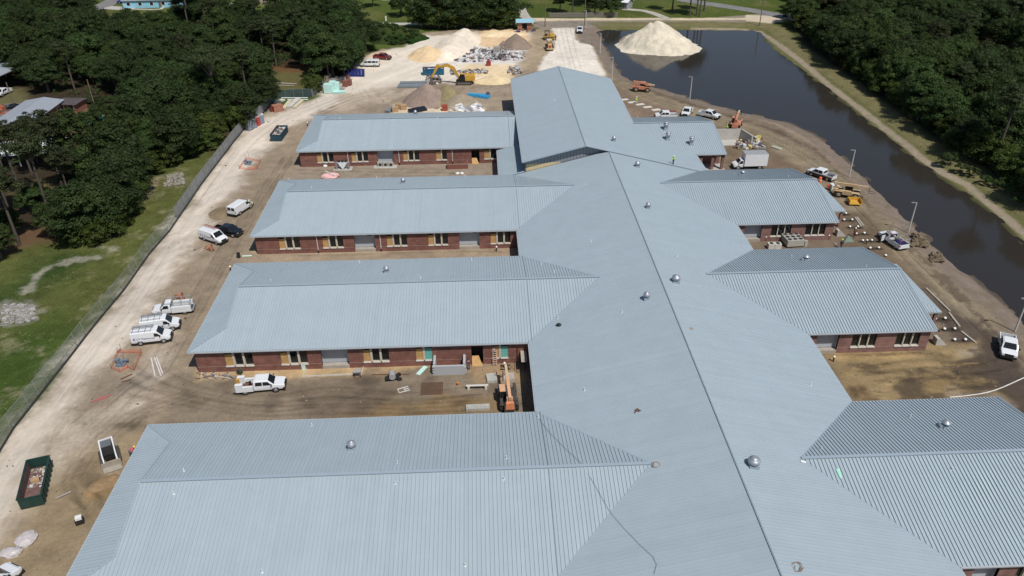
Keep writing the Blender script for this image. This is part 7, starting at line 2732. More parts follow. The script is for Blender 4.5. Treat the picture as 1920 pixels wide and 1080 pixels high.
for x in (-0.38, 0.38):
    for y in (-0.33, 0.33):
        k = MB()
        k.beam((x, y, 0), (x, y, 0.8), 0.06, 0.06)
        k.build('leg', M_VBLACK, t)
k = MB()
k.rbox((0, 0, 0.05), (0.6, 2.0, 0.05), -0.5)
tag(k.build('board', M_MINT, None, G(791, 695)), 'mint green board lying left of the block planter', 'board')
k = MB()
k.rbox((0, 0, 0.45), (0.5, 0.25, 0.9), 0.1)
tag(k.build('board', M_MINT, None, G(570, 692)), 'mint green board pack standing by the third wing wall', 'board')
k = MB()
k.cyl((0, 0, 0), (0, 0, 0.4), 0.16, 0.2, 10)
tag(k.build('bucket', mat('orange_bucket', (0.55, 0.2, 0.05), 0.5), None, G(859, 722)), 'orange brown bucket between rebar mat and trestle', 'bucket')
k = MB()
k.beam(G(697, 703) + Vector((0, 0, 0.06)), G(767, 702.5) + Vector((0, 0, 0.06)), 0.1, 0.08)
tag(k.build('bar', M_RUST), 'long dark bar lying across the left court', 'bar')
k = MB()
k.cyl((-0.2, 0, 0.35), (0.2, 0, 0.35), 0.38, 0.38, 14)
tag(k.build('hose_reel', mat('dark_green_reel', (0.03, 0.06, 0.04), 0.6), None, G(450, 701), 1.2), 'dark coiled reel lying above the service truck', 'reel')
for px, lab in (((610, 313), 'white sack leaning by the first wing corner window'), ((858, 327), 'left white bag in front of the brick planter'), ((866, 327), 'right white bag in front of the brick planter')):
    k = MB()
    k.blob((0, 0, 0.2), (0.45, 0.3, 0.3), 0, 9, 5, 0.15)
    tag(k.build('sack', M_WHITE, None, G(*px)), lab, 'sack')
# netting round the utility pits
M_NET = mat('orange_netting', (0.72, 0.19, 0.10), 0.7, alpha=0.45)
M_PUMP = mat('blue_grey_pump', (0.16, 0.20, 0.25), 0.5, var=0.2)
for lab, ring, cc, pole_ in (('orange netting round the valve pit below the two vans', [(209, 692), (222, 662), (266, 662), (252, 695), (240, 690), (225, 698)], (228, 684), True), ('orange netting round the far valve pit on the haul road side', [(449, 317), (462, 299), (489, 303), (482, 317), (466, 319)], (465, 308), True)):
    t = thing('safety_netting', lab, 'netting', G(*cc))
    o_ = t.location
    P = [G(*p) - o_ for p in ring]
    for i in range(len(P)):
        a_, c_ = P[i], P[(i + 1) % len(P)]
        k = MB()
        k.add([a_, c_, c_ + Vector((0, 0, random.uniform(0.3, 0.8))), a_ + Vector((0, 0, random.uniform(0.3, 0.8)))], [(0, 1, 2, 3)])
        k.build('net', M_NET, t)
        k = MB()
        k.cyl(a_, a_ + Vector((0, 0, 0.9)), 0.03, 0.03, 5)
        k.build('stake', M_WOOD, t)
    u = thing('pump', 'blue grey pump and valve unit inside the ' + ('near' if cc[0] < 300 else 'far') + ' orange netting', 'pump', G(*cc))
    k = MB()
    k.box(-0.6, 0.6, -0.5, 0.5, 0, 0.3)
    k.cyl((-0.3, 0, 0.3), (-0.3, 0, 1.0), 0.3, 0.3, 10)
    k.cyl((-0.9, 0.3, 0.55), (0.9, 0.3, 0.55), 0.16, 0.16, 8)
    k.build('pump_body', M_PUMP, u)
    k = MB()
    k.cyl((0.3, -0.3, 0.3), (0.3, -0.3, 0.9), 0.22, 0.22, 10)
    k.build('valve', M_PUMP, u)
    k = MB()
    k.cyl((0.45, 0.2, 0), (0.25, 0.6, 3.0), 0.03, 0.03, 6)
    k.build('mast', M_STEEL, u)
k = MB()
for i in range(9):
    k.beam((random.uniform(-0.9, 0.9), random.uniform(-0.5, 0.5), random.uniform(0.1, 0.5)), (random.uniform(-0.9, 0.9), random.uniform(-0.5, 0.5), random.uniform(0.1, 0.9)), 0.16, 0.12)
mm_ = k.mesh('frame', mat('rust_orange_frame', (0.36, 0.15, 0.09), 0.8, var=0.2))
for px, lab in (((392, 470), 'rust orange saw frame before the van with red ladder'), ((336, 562), 'rust orange cable reel frame behind the utility truck')):
    t = thing('saw_frame', lab, 'frame', G(*px))
    link_copy(mm_, 'frame', t)
    k = MB()
    k.cyl((0.3, 0.2, 0.6), (0.5, 0.2, 0.6), 0.55, 0.55, 12)
    k.build('reel', mat('rust_orange_frame', (0.36, 0.15, 0.09), 0.8), t)
k = MB()
k.poly([(-1.2, -0.3, 0.02), (0.6, -0.25, 0.02), (1.4, 0.35, 0.03), (-0.2, 0.3, 0.05)])
k.poly([(-1.2, -0.3, -0.02), (-0.2, 0.3, -0.02), (1.4, 0.35, -0.02), (0.6, -0.25, -0.02)])
tag(k.build('tarp', mat('faded_red_tarp', (0.36, 0.12, 0.11), 0.8), None, G(188, 748) + Vector((0, 0, 0.03)), 0.4), 'small faded red tarp on the haul road edge', 'tarp')
k = MB()
k.blob((0, 0, 0.2), (1.0, 1.2, 0.5), 0, 12, 6, 0.12)
k.blob((-0.7, -1.6, 0.15), (1.0, 0.7, 0.45), 0, 12, 6, 0.2)
tt = thing('sack_heap', 'heap of pale sacks wrapped in plastic at the near left lot', 'sacks', G(50, 1014))
k.build('sack', mat('lilac_white_plastic', (0.50, 0.46, 0.45), 0.4, var=0.15, scale=4), tt)
t = thing('generator', 'small white and black generator on the near left lot', 'generator', G(151, 981), 0.4)
k = MB()
k.box(-0.4, 0.4, -0.3, 0.3, 0.1, 0.65)
k.build('engine', M_VBLACK, t)
k = MB()
k.box(-0.3, 0.3, -0.25, 0.25, 0.653, 0.95)
k.build('tank', M_WHITE, t)
k = MB()
k.cyl(G(105, 936) + Vector((0, 0, 0.12)), G(134, 923) + Vector((0, 0, 0.12)), 0.11, 0.11, 8)
tag(k.build('pipe', mat('grey_scrap_pipe', (0.30, 0.26, 0.24), 0.7)), 'grey scrap pipe lying between dumpster and roof', 'pipe')
k = MB()
k.cyl(G(455, 482) + Vector((0, 0, 0.15)), G(473, 481) + Vector((0, 0, 0.15)), 0.16, 0.16, 8)
tag(k.build('pipe', mat('pale_green_pipe', (0.50, 0.62, 0.50), 0.5)), 'pale green pipe lying at the third wing corner', 'pipe')
k = MB()
k.cyl((0, 0, 0), (0, 0, 0.9), 0.3, 0.3, 12)
tag(k.build('drum', M_VBLACK, None, G(448, 483)), 'black drum beside the pale green pipe', 'drum')
# capped stubs
M_CAP = mat('white_cap', (0.85, 0.85, 0.83), 0.5, var=0.02)
stub = MB()
stub.cyl((0, 0, -0.1), (0, 0, 0.22), 0.2, 0.2, 10)
sm_ = stub.mesh('stub', M_VBLACK)
capm = MB()
capm.lathe((0, 0, 0.2), [(0.2, 0), (0.21, 0.1), (0.17, 0.18), (0.08, 0.22)], 12)
cm_ = capm.mesh('cap', M_CAP)
A1 = [(1585.5, 402), (1582, 414), (1597, 414), (1593, 427), (1608, 427), (1605, 440), (1620, 439), (1617, 453), (1634, 452.5), (1631, 467), (1647, 466.5), (1660, 481)]
A2 = [(1753, 600), (1771, 599), (1770, 619), (1789, 618.6), (1789, 639), (1809, 639)]
for lst, lab, grp in ((A1, 'white capped footing stub in the trenches beside the second right wing', 'footing stubs by the second right wing'), (A2, 'white capped footing stub in the trenches beside the third right wing', 'footing stubs by the third right wing')):
    for p in lst:
        t = thing('footing_stub', lab, 'footing stub', G(*p), 0, grp)
        link_copy(sm_, 'stub', t)
        link_copy(cm_, 'cap', t)
risers = [((518, 685), 'third'), ((668, 681.5), 'third'), ((847, 676), 'third'), ((946, 690), 'third'), ((850, 458), 'second'), ((931, 471), 'second'), ((1577, 660), 'right third'), ((1723, 656), 'right third'), ((1562, 678), 'right third'), ((577, 236), 'first'), ((433, 508), 'corner'), ((1435, 452), 'right second'), ((1553, 449), 'right second'), ((1624, 458), 'right second')]
rs = MB()
rs.cyl((0, 0, -0.1), (0, 0, 0.75), 0.1, 0.1, 8)
rme = rs.mesh('riser', M_VBLACK)
rc = MB()
rc.lathe((0, 0, 0.75), [(0.15, 0), (0.15, 0.14), (0.08, 0.2)], 10)
rcm = rc.mesh('cap', M_CAP)
for p, wn_ in risers:
    t = thing('drain_riser', 'black drain riser with white cap standing along the brick walls', 'drain riser', G(*p), 0, 'white capped drain risers along the walls')
    link_copy(rme, 'riser', t)
    link_copy(rcm, 'cap', t)
# concrete enclosure beside the kitchen wing
t = thing('concrete_enclosure', 'half built open concrete enclosure beside the kitchen wing', 'enclosure', G(1372, 272))
M_PC = mat('new_concrete', (0.44, 0.42, 0.38), 0.85, var=0.12)
k = MB()
k.box(-4.2, 2.6, 3.0, 3.3, 0, 2.6)
k.build('back_wall', M_PC, t)
k = MB()
k.hexa([(2.6, 3.0, 0), (2.9, 3.0, 0), (4.4, -0.4, 0), (4.1, -0.4, 0), (2.6, 3.0, 2.6), (2.9, 3.0, 2.6), (4.4, -0.4, 2.2), (4.1, -0.4, 2.2)])
k.build('side_wall', M_PC, t)
k = MB()
k.box(-4.2, 2.6, -0.4, 2.99, -0.05, 0.12)
k.build('slab', M_PC, t)
k = MB()
k.box(-4.5, -4.21, -0.4, 3.3, 0, 2.2)
k.build('side_wall', M_PC, t)
k = MB()
k.box(-1.2, 1.2, -0.6, 0.6, -0.05, 0.25)
tag(k.build('slab', mat('sage_slab', (0.36, 0.36, 0.28), 0.8), None, G(1456, 278), R(-55)), 'pale green grey slab lying in the right yard', 'slab')
t = thing('road_plates', 'row of pale flat slabs on the ground behind the kitchen wing', 'slabs', G(1190, 196))
for px in ((1170, 187), (1185, 192), (1200, 196), (1214, 201), (1230, 206), (1245, 209)):
    k = MB()
    k.box(-1.1, 1.1, -0.6, 0.6, -0.03, 0.07)
    k.build('slab', M_PALE, t, G(*px) - t.location, 0.3)
k = MB()
k.box(-1.5, 1.5, -0.5, 0.5, 0, 0.9)
tag(k.build('brick_pack', M_REDB, None, G(1256, 214), 0.05), 'low pack of red bricks by the kitchen wing roof edge', 'bricks')
for px, lab in (((1537, 341), 'orange barrel behind the second right wing roof corner'), ((1553, 355), 'orange barrel beside the white tank')):
    t = thing('traffic_barrel', lab, 'barrel', G(*px))
    k = MB()
    k.lathe((0, 0, 0), [(0.36, 0), (0.34, 0.1), (0.31, 0.5), (0.27, 1.0), (0.2, 1.05)], 12)
    k.build('drum', mat('bright_orange_plastic', (0.80, 0.13, 0.03), 0.5), t)
    k = MB()
    k.lathe((0, 0, 0), [(0.328, 0.36), (0.322, 0.52)], 12)
    k.build('band', M_WHITE, t)
t = thing('water_tank', 'white plastic tote tank beside the yellow handler', 'tank', G(1563, 357))
k = MB()
k.box(-0.75, 0.75, -0.6, 0.6, 0.15, 1.3)
k.build('tank', M_VWHITE, t)
k = MB()
k.cyl((0.35, 0.2, 1.3), (0.35, 0.2, 1.65), 0.35, 0.3, 12)
k.build('lid', M_VWHITE, t)
k = MB()
k.box(-0.75, 0.75, -0.6, 0.6, 0, 0.147)
k.build('pallet', M_WOOD, t)
k = MB()
k.box(-1.1, 1.1, -0.9, 0.9, 0.3, 0.45)
for s in (-1.05, 1.05):
    k.box(s - 0.05, s + 0.05, -0.9, 0.9, 0.45, 1.1)
k.box(-1.0, 1.0, 0.8, 0.9, 0.45, 1.1)
wp = thing('work_platform', 'yellow work platform on the ground before the tan handler', 'platform', G(1601, 383), R(-10))
k.build('basket', M_YEL, wp)
k = MB()
k.cyl((0, 0, 0), (0, 0, 0.5), 0.35, 0.35, 10)
tag(k.build('drum', mat('tan_drum', (0.42, 0.36, 0.26), 0.7), None, G(1591, 376)), 'tan drum between handler and yellow platform', 'drum')
k = MB()
k.add([(-1.0, -0.6, 0), (0.9, -0.5, 0), (0.8, 0.7, 0), (-0.8, 0.6, 0), (0, 0.1, 0.9)], [(0, 1, 4), (1, 2, 4), (2, 3, 4), (3, 0, 4)])
tag(k.build('green_tarp', mat('sage_green_tarp', (0.13, 0.20, 0.15), 0.7), None, G(1590, 451)), 'sage green tarp heap near the worker in red', 'tarp')
for px, lab, wv in (((1572, 441), 'pale concrete ramp block at the second right wing end', 1.0), ((1757, 644), 'pale concrete ramp block at the third right wing end', 1.0)):
    k = MB()
    k.prism([(-0.5, 0), (1.1, 0), (-0.1, 1.1), (-0.5, 1.1)], -0.5, 0.5)
    tag(k.build('splash_block', M_PC, None, G(*px)), lab, 'concrete block')
# small finds on the roof
def roof_bit(name, lab, cat, px, mk, m):
    k = MB()
    mk(k)
    tag(k.build(name, m, None, on_roof(*px) + Vector((0, 0, 0.02))), lab, cat)


roof_bit('tool_bag', 'small black bag lying on the spine roof', 'bag', (1048, 611), lambda k: k.blob((0, 0, 0.15), (0.4, 0.25, 0.25), 0, 8, 5, 0.2), M_VBLACK)
roof_bit('scrap', 'brown scrap bits on the left slope of the spine roof', 'scrap', (1194, 771), lambda k: [k.rbox((random.uniform(-0.3, 0.3), random.uniform(-0.2, 0.2), 0.08), (0.4, 0.08, 0.1), random.uniform(0, 3)) for i in range(5)], M_RUST)
roof_bit('scrap', 'tan leaf litter on the right slope of the spine roof', 'scrap', (1297, 617), lambda k: k.blob((0, 0, 0.06), (0.3, 0.2, 0.1), 0, 8, 4, 0.3), M_TANB)
roof_bit('cord_heap', 'tan tangle of cord at the nearest wing ridge end', 'cord', (1230, 872), lambda k: [k.tube([(0.5 * math.cos(i * 1.1 + j * 0.8) * random.uniform(0.4, 1), 0.4 * math.sin(i * 1.1 + j * 0.8), 0.08) for j in range(4)], 0.035, 5) for i in range(7)], mat('tan_cord', (0.36, 0.28, 0.2), 0.8))
roof_bit('cord_heap', 'brown tangle of straps near the bottom of the spine roof', 'cord', (1495, 1064), lambda k: [k.tube([(0.7 * math.cos(i * 1.3 + j * 0.9) * random.uniform(0.3, 1), -0.5 * math.sin(i * 1.3 + j * 0.7), 0.08) for j in range(4)], 0.03, 5) for i in range(6)], mat('brown_cord', (0.24, 0.16, 0.11), 0.8))
gs = MB()
p_, u1_, v1_ = on_roof(1573, 889), on_roof(1578, 896), on_roof(1577, 887)
gs.hexa([on_roof(*q_) + Vector((0, 0, z_)) for z_ in (0.08, 0.1) for q_ in ((1575, 898.5), (1579, 896.5), (1573, 879), (1567, 881))])
tag(gs.build('sheet', mat('mint_sheet', (0.36, 0.72, 0.56), 0.5)), 'mint green sheet lying on the nearest right wing roof', 'sheet')
gs = MB()
gs.hexa([on_roof(*q_) + Vector((0, 0, z_)) for z_ in (0.08, 0.1) for q_ in ((1501, 867), (1511, 869.5), (1511.5, 867), (1501.5, 864))])
tag(gs.build('sheet', M_CAP), 'white offcut on the roof at the right wing ridge end', 'sheet')
cd = MB()
cp = [(1010, 785), (1030, 812), (1060, 842), (1088, 868), (1112, 905), (1141, 957), (1170, 992), (1202, 1025), (1224, 1045), (1231, 1060), (1226, 1078)]
cd.tube([on_roof(*p) + Vector((0, 0, 0.10)) for p in cp], 0.014, 5)
tag(cd.build('cable', mat('dark_cable', (0.06, 0.06, 0.065), 0.6)), 'thin dark cable trailing across the nearest left roof valley', 'cable')

# ------------------------------------------------------------------ people
HV = mat('hi_vis_yellow', (0.55, 0.85, 0.05), 0.7)
HVG = mat('hi_vis_green', (0.35, 0.75, 0.12), 0.7)
NAVY = mat('navy_cloth', (0.02, 0.025, 0.045), 0.9)
JEAN = mat('denim', (0.07, 0.09, 0.14), 0.9)
KHAKI = mat('khaki_cloth', (0.25, 0.20, 0.13), 0.9)
REDC = mat('dark_red_cloth', (0.22, 0.02, 0.03), 0.9)
PLAID = mat('plum_cloth', (0.09, 0.05, 0.08), 0.9)
WHITEC = mat('pale_cloth', (0.58, 0.50, 0.46), 0.9)
PINKC = mat('hot_pink_cloth', (0.70, 0.08, 0.20), 0.9)
HATW = mat('white_hat', (0.75, 0.75, 0.72), 0.4)
HATY = mat('yellow_hat', (0.75, 0.55, 0.06), 0.4)
person('person in hi vis shirt walking on the roof near the hall', on_roof(1262, 308), R(-120), HV, NAVY, HATW, 'walk')
person('person in yellow hi vis leaning at the nose of the white van', G(473, 390), R(200), HV, KHAKI, HATW, 'lean')
person('person in yellow hi vis walking among pale slabs behind the kitchen wing', G(1193, 194), R(-60), HV, HVG, HATW, 'walk')
person('person kneeling in yellow vest on the concrete enclosure edge', G(1362, 244) + Vector((0, 0, 0.05)), R(-30), HV, NAVY, HATY, 'kneel')
person('person in dark red clothes standing beside the footing trenches', G(1601, 444), R(-140), REDC, REDC, HATW, 'stand')
person('person in black with yellow hat near the third right wing roof edge', G(1576, 466), R(90), NAVY, NAVY, HATY, 'stand')
person('person in green hi vis bending into the ladder pickup bed', G(1680, 465) + Vector((0, 0, 0.72)), R(150), HVG, JEAN, HATW, 'bend')
person('person in plum shirt at the right end of the block planter', G(879, 693), R(120), PLAID, JEAN, mat('dark_cap', (0.03, 0.025, 0.03), 0.8), 'reach')
person('person in pale shirt reaching up on the step ladder', G(926, 682) + Vector((0, 0.1, 1.1)), R(80), WHITEC, NAVY, mat('dark_cap', (0.03, 0.025, 0.03), 0.8), 'reach')
person('person in hot pink shirt and yellow hat half behind the nearest roof edge', G(246, 857), R(20), PINKC, JEAN, HATY, 'bend')
# ------------------------------------------------------------------ trees
def leaf_mat(name, c_dark, c_light, tr=0.32):
    m = bpy.data.materials.new(name)
    m.use_nodes = True
    nt = m.node_tree
    nt.nodes.clear()
    out = nt.nodes.new('ShaderNodeOutputMaterial')
    at = nt.nodes.new('ShaderNodeAttribute')
    at.attribute_name = 'leaf'
    oi = nt.nodes.new('ShaderNodeObjectInfo')
    ad = nt.nodes.new('ShaderNodeMath')
    ad.operation = 'MULTIPLY_ADD'
    ad.inputs[1].default_value = 0.55
    nt.links.new(oi.outputs['Random'], ad.inputs[0])
    ml = nt.nodes.new('ShaderNodeMath')
    ml.operation = 'MULTIPLY'
    ml.inputs[1].default_value = 0.5
    nt.links.new(at.outputs['Fac'], ml.inputs[0])
    nt.links.new(ml.outputs[0], ad.inputs[2])
    mx = nt.nodes.new('ShaderNodeMix')
    mx.data_type = 'RGBA'
    mx.inputs['A'].default_value = (*c_dark, 1)
    mx.inputs['B'].default_value = (*c_light, 1)
    nt.links.new(ad.outputs[0], mx.inputs['Factor'])
    hs = nt.nodes.new('ShaderNodeHueSaturation')
    mr = nt.nodes.new('ShaderNodeMapRange')
    mr.inputs['To Min'].default_value = 0.47
    mr.inputs['To Max'].default_value = 0.515
    nt.links.new(oi.outputs['Random'], mr.inputs['Value'])
    nt.links.new(mr.outputs[0], hs.inputs['Hue'])
    nt.links.new(mx.outputs['Result'], hs.inputs['Color'])
    d = nt.nodes.new('ShaderNodeBsdfPrincipled')
    d.inputs['Roughness'].default_value = 0.65
    d.inputs['Specular IOR Level'].default_value = 0.2
    t = nt.nodes.new('ShaderNodeBsdfTranslucent')
    nt.links.new(hs.outputs[0], d.inputs['Base Color'])
    nt.links.new(hs.outputs[0], t.inputs['Color'])
    mxs = nt.nodes.new('ShaderNodeMixShader')
    mxs.inputs[0].default_value = tr
    nt.links.new(d.outputs[0], mxs.inputs[1])
    nt.links.new(t.outputs[0], mxs.inputs[2])
    nt.links.new(mxs.outputs[0], out.inputs[0])
    return m


M_OAK = leaf_mat('oak_leaves', (0.015, 0.031, 0.010), (0.060, 0.092, 0.027))
M_PINE = leaf_mat('pine_needles', (0.024, 0.036, 0.014), (0.072, 0.090, 0.034))
M_BROAD = leaf_mat('broad_leaves', (0.018, 0.040, 0.010), (0.072, 0.112, 0.030))
M_FRESH = leaf_mat('fresh_leaves', (0.035, 0.060, 0.012), (0.095, 0.130, 0.028))
M_BARK = mat('bark', (0.12, 0.095, 0.075), 0.95, var=0.25, scale=3)
M_BARKD = mat('dark_pine_bark', (0.085, 0.068, 0.055), 0.95, var=0.25, scale=3)
M_BARKG = mat('pine_bark', (0.17, 0.13, 0.10), 0.95, var=0.25, scale=3)


def crown(seed, rx, rz, cz, nclump, per, ls, m, low=-0.35, hollow=0.55, csize=(0.22, 0.36), flat=0.8):
    """Leaf clumps through a crown's volume; leaf-sized faces, uneven outline."""
    per, ls = int(per * 1.55), ls * 0.76
    g = np.random.default_rng(seed)
    d = g.normal(size=(nclump, 3))
    d /= np.linalg.norm(d, axis=1)[:, None]
    d[:, 2] = np.where(d[:, 2] < low, -d[:, 2] * 0.6, d[:, 2])
    rr = g.uniform(hollow, 1.0, nclump) ** 0.7
    lump = 1 + 0.22 * np.sin(3 * np.arctan2(d[:, 1], d[:, 0]) + seed) * np.abs(1 - d[:, 2])
    cen = d * rr[:, None] * np.array([rx, rx, rz]) * 0.80 * lump[:, None] + np.array([0, 0, cz])
    cr = g.uniform(*csize, nclump) * rx
    n = nclump * per
    ci = np.repeat(np.arange(nclump), per)
    u = g.normal(size=(n, 3))
    u /= np.linalg.norm(u, axis=1)[:, None]
    u[:, 2] = np.where(u[:, 2] < -0.25, -u[:, 2] * 0.5, u[:, 2])
    pos = cen[ci] + u * (cr[ci] * g.uniform(0.55, 1.08, n))[:, None] * np.array([1, 1, flat])
    nrm = u * 1.0 + g.normal(size=(n, 3)) * 0.36 + np.array([0, 0, 0.35])
    nrm /= np.linalg.norm(nrm, axis=1)[:, None]
    a = np.cross(nrm, g.normal(size=(n, 3)))
    a /= np.linalg.norm(a, axis=1)[:, None] + 1e-9
    b_ = np.cross(nrm, a)
    s = g.uniform(0.6, 1.25, n)[:, None] * ls
    q0 = pos - a * s * 0.5
    q1 = pos - b_ * s * 0.36 + nrm * s * 0.10
    q2 = pos + a * s * 0.55
    q3 = pos + b_ * s * 0.36 + nrm * s * 0.10
    co = np.stack([q0, q1, q2, q3], 1).reshape(-1, 3)
    me = bpy.data.meshes.new('crown')
    me.vertices.add(len(co))
    me.vertices.foreach_set('co', co.ravel())
    me.loops.add(n * 4)
    me.loops.foreach_set('vertex_index', np.arange(n * 4, dtype=np.int32))
    me.polygons.add(n)
    me.polygons.foreach_set('loop_start', np.arange(0, n * 4, 4, dtype=np.int32))
    me.update(calc_edges=True)
    val = np.clip(g.uniform(0, 1, nclump)[ci] * 0.78 + g.uniform(0, 1, n) * 0.22, 0, 1)
    at = me.attributes.new('leaf', 'FLOAT', 'FACE')
    at.data.foreach_set('value', val.astype(np.float32))
    me.materials.append(m)
    return me, cen


def trunk(seed, h, r, cen, m, nl=7, split=0.35):
    g = random.Random(seed)
    t = MB()
    lean = Vector((g.uniform(-0.4, 0.4), g.uniform(-0.4, 0.4), 0))
    pts = [Vector((0, 0, -0.3)), Vector((0, 0, h * 0.25)) + lean * 0.2, Vector((0, 0, h * 0.6)) + lean * 0.6, Vector((0, 0, h)) + lean]
    rs = [r * 1.25, r, r * 0.75, r * 0.3]
    for i in range(3):
        t.cyl(pts[i], pts[i + 1], rs[i], rs[i + 1], 8, 0, i == 2)
    idx = sorted(range(len(cen)), key=lambda i: g.random())[:nl]
    for i in idx:
        c = Vector(cen[i])
        s = pts[1].lerp(pts[3], g.uniform(split, 0.95) if c.z > h * 0.3 else split)
        mid = s.lerp(c, 0.5) + Vector((0, 0, g.uniform(0, 0.5)))
        t.cyl(s, mid, r * 0.42, r * 0.25, 6, 0, False)
        t.cyl(mid, c, r * 0.25, r * 0.08, 6, 0, False)
    return t.mesh('trunk', m)


PROTO = {}


def proto(key, seeds, **k):
    PROTO[key] = []
    for s in seeds:
        cm, cen = crown(s, k['rx'], k['rz'], k['cz'], k['n'], k['per'], k['ls'], k['m'], k.get('low', -0.35), k.get('hollow', 0.55), k.get('cs', (0.22, 0.36)), k.get('flat', 0.8))
        PROTO[key].append((cm, trunk(s, k['th'], k['tr'], cen, k.get('bark', M_BARK), k.get('nl', 7), k.get('split', 0.35))))


proto('oak', (1, 2, 3, 4), rx=6.0, rz=4.9, cz=5.6, n=92, per=96, ls=0.5, m=M_OAK, th=7.0, tr=0.34, low=-0.8, cs=(0.16, 0.30))
proto('broad', (11, 12, 13), rx=5.0, rz=5.2, cz=5.8, n=84, per=92, ls=0.48, m=M_BROAD, th=7.5, tr=0.26, low=-0.8, cs=(0.16, 0.30))
proto('pine', (21, 22, 23), rx=3.6, rz=4.2, cz=12.0, n=46, per=80, ls=0.46, m=M_PINE, th=14.5, tr=0.26, bark=M_BARKD, cs=(0.24, 0.40), flat=0.55, nl=14, split=0.5, hollow=0.3)
proto('bushy', (31, 32), rx=3.2, rz=3.0, cz=2.7, n=54, per=80, ls=0.38, m=M_FRESH, low=-0.8, th=3.0, tr=0.14)
proto('shrub', (41, 42), rx=1.5, rz=1.2, cz=1.0, n=18, per=60, ls=0.3, m=M_BROAD, th=1.2, tr=0.07)
proto('bigpine', (51,), rx=6.2, rz=4.2, cz=13.6, n=62, per=100, ls=0.5, m=M_PINE, th=16.0, tr=0.42, bark=M_BARKG, cs=(0.20, 0.34), flat=0.6, nl=18, split=0.45, hollow=0.3)
NAMES = {'oak': 'oak_tree', 'broad': 'broadleaf_tree', 'pine': 'pine_tree', 'bushy': 'small_tree', 'shrub': 'shrub', 'bigpine': 'pine_tree'}


def tree(key, loc, sc, label, group=None, variant=None, cat=None, rz=None):
    v = PROTO[key][variant if variant is not None else random.randrange(len(PROTO[key]))]
    t = thing(NAMES[key], label, cat or ('shrub' if key == 'shrub' else 'tree'), loc, random.uniform(0, 6.28) if rz is None else rz, group)
    t.scale = (sc, sc, sc * random.uniform(0.92, 1.1))
    link_copy(v[0], 'crown', t)
    link_copy(v[1], 'trunk', t)
    return t


def scatter(poly_px, holes, spacing, bounds, margin=120, z_top=11.0, cap=999, seed=5, mind=None):
    g = random.Random(seed)
    P = np.array(W(poly_px))
    H = [np.array(W(h)) for h in holes]
    pts = []
    for _ in range(30000):
        x, y = g.uniform(bounds[0], bounds[1]), g.uniform(bounds[2], bounds[3])
        px, py = PX(x, y)
        tx, ty = PX(x, y, z_top)
        if not (-margin < px < 1920 + margin and -margin * 0.4 < py < 1080 and ty > -260):
            continue
        X, Y = np.array([x]), np.array([y])
        if sdf_poly(X, Y, P)[0] < 0.4 or any(sdf_poly(X, Y, h)[0] > -0.8 for h in H):
            continue
        if all((x - a) ** 2 + (y - b) ** 2 > spacing ** 2 for a, b in pts):
            pts.append((x, y))
            if len(pts) >= cap:
                break
    return pts


# named trees first
tree('bigpine', G(413, 221), 1.0, 'large spreading pine with pale bare trunk behind the portable toilets', variant=0, rz=0.6)
for px_, s_ in (((138, 455), 0.8), ((158, 458), 0.75), ((182, 455), 0.85), ((208, 446), 0.85), ((226, 428), 0.8), ((240, 405), 0.9), ((252, 380), 0.85), ((262, 356), 0.9), ((285, 328), 0.9), ((310, 312), 0.9), ((335, 302), 0.95), ((362, 292), 0.9), ((385, 282), 0.9)):
    tree('bushy', G(*px_), s_, 'leafy young tree at the sunny foot of the left wood along the meadow', 'young trees along the foot of the left wood', rz=None)
for px_, s_, lb_ in (((4, 486), 0.62, 'low dark leafy tree at the left edge of the meadow'), ((88, 402), 0.55, 'low leafy tree behind the tall bare pine trunk'), ((58, 396), 0.5, 'low leafy tree in the shade between the left pines'), ((25, 440), 0.5, 'low leafy tree beside the left edge pine')):
    tree('broad', G(*px_), s_, lb_)
tree('bushy', G(400, 268), 1.3, 'fresh green rounded small tree at the fence below the big pine')
tree('bushy', G(440, 243), 1.1, 'small dense tree at the fence left of the portable toilets')
tree('bushy', G(587, 174), 0.95, 'small round green tree at the end of the dark green fence panel')
tree('pine', G(97, 412), 1.0, 'tall pine with bare trunk standing before the dark clearing', variant=1)
tree('pine', G(37, 460), 0.95, 'tall pine with bare trunk at the left edge of the meadow', variant=2)
tree('pine', G(44, 372), 1.05, 'tall pine with bare trunk behind the left clearing', variant=0)
tree('pine', G(122, 362), 1.0, 'tall pine with bare trunk beside the pale dead branches', variant=0)
tree('pine', G(72, 305), 0.66, 'pine standing before the hidden white roofed shed', variant=2)
tree('pine', G(12, 335), 0.72, 'pine at the left frame edge beyond the clearing', variant=1)
for px_, sc_, lb_ in (((20, 405), 0.9, 'pine left of the brown clearing patch'), ((62, 332), 0.85, 'pine above the brown clearing patch'), ((112, 330), 0.9, 'pine right of the hidden pavilion'), ((88, 385), 0.8, 'slim pine just behind the tall bare pine'), ((5, 440), 0.95, 'pine touching the left frame edge by the meadow'), ((140, 398), 0.85, 'pine between the two dark front oaks')):
    tree('pine', G(*px_), sc_, lb_)
tree('oak', G(165, 448), 0.98, 'dense dark oak at the meadow corner', variant=1)
tree('broad', G(112, 448), 0.62, 'low leafy tree in front of the bare pine trunk', variant=0)
tree('oak', G(205, 428), 0.9, 'dark leafy oak nearest the meadow strip', variant=2)
tree('oak', G(240, 372), 0.9, 'dark oak at the bend of the meadow edge', variant=3)
tree('broad', G(300, 304), 1.0, 'leafy tree at the top of the meadow strip', variant=1)
tree('broad', G(350, 292), 1.0, 'leafy tree by the fence above the meadow strip', variant=2)
tree('broad', G(207, 258), 0.8, 'leafy tree leaning over the right half of the pool', variant=0)
tree('broad', G(172, 262), 0.62, 'low leafy tree in front of the pool', variant=1)
tree('oak', G(625, 146), 1.25, 'big round oak overhanging the stacked mint packs', variant=0)
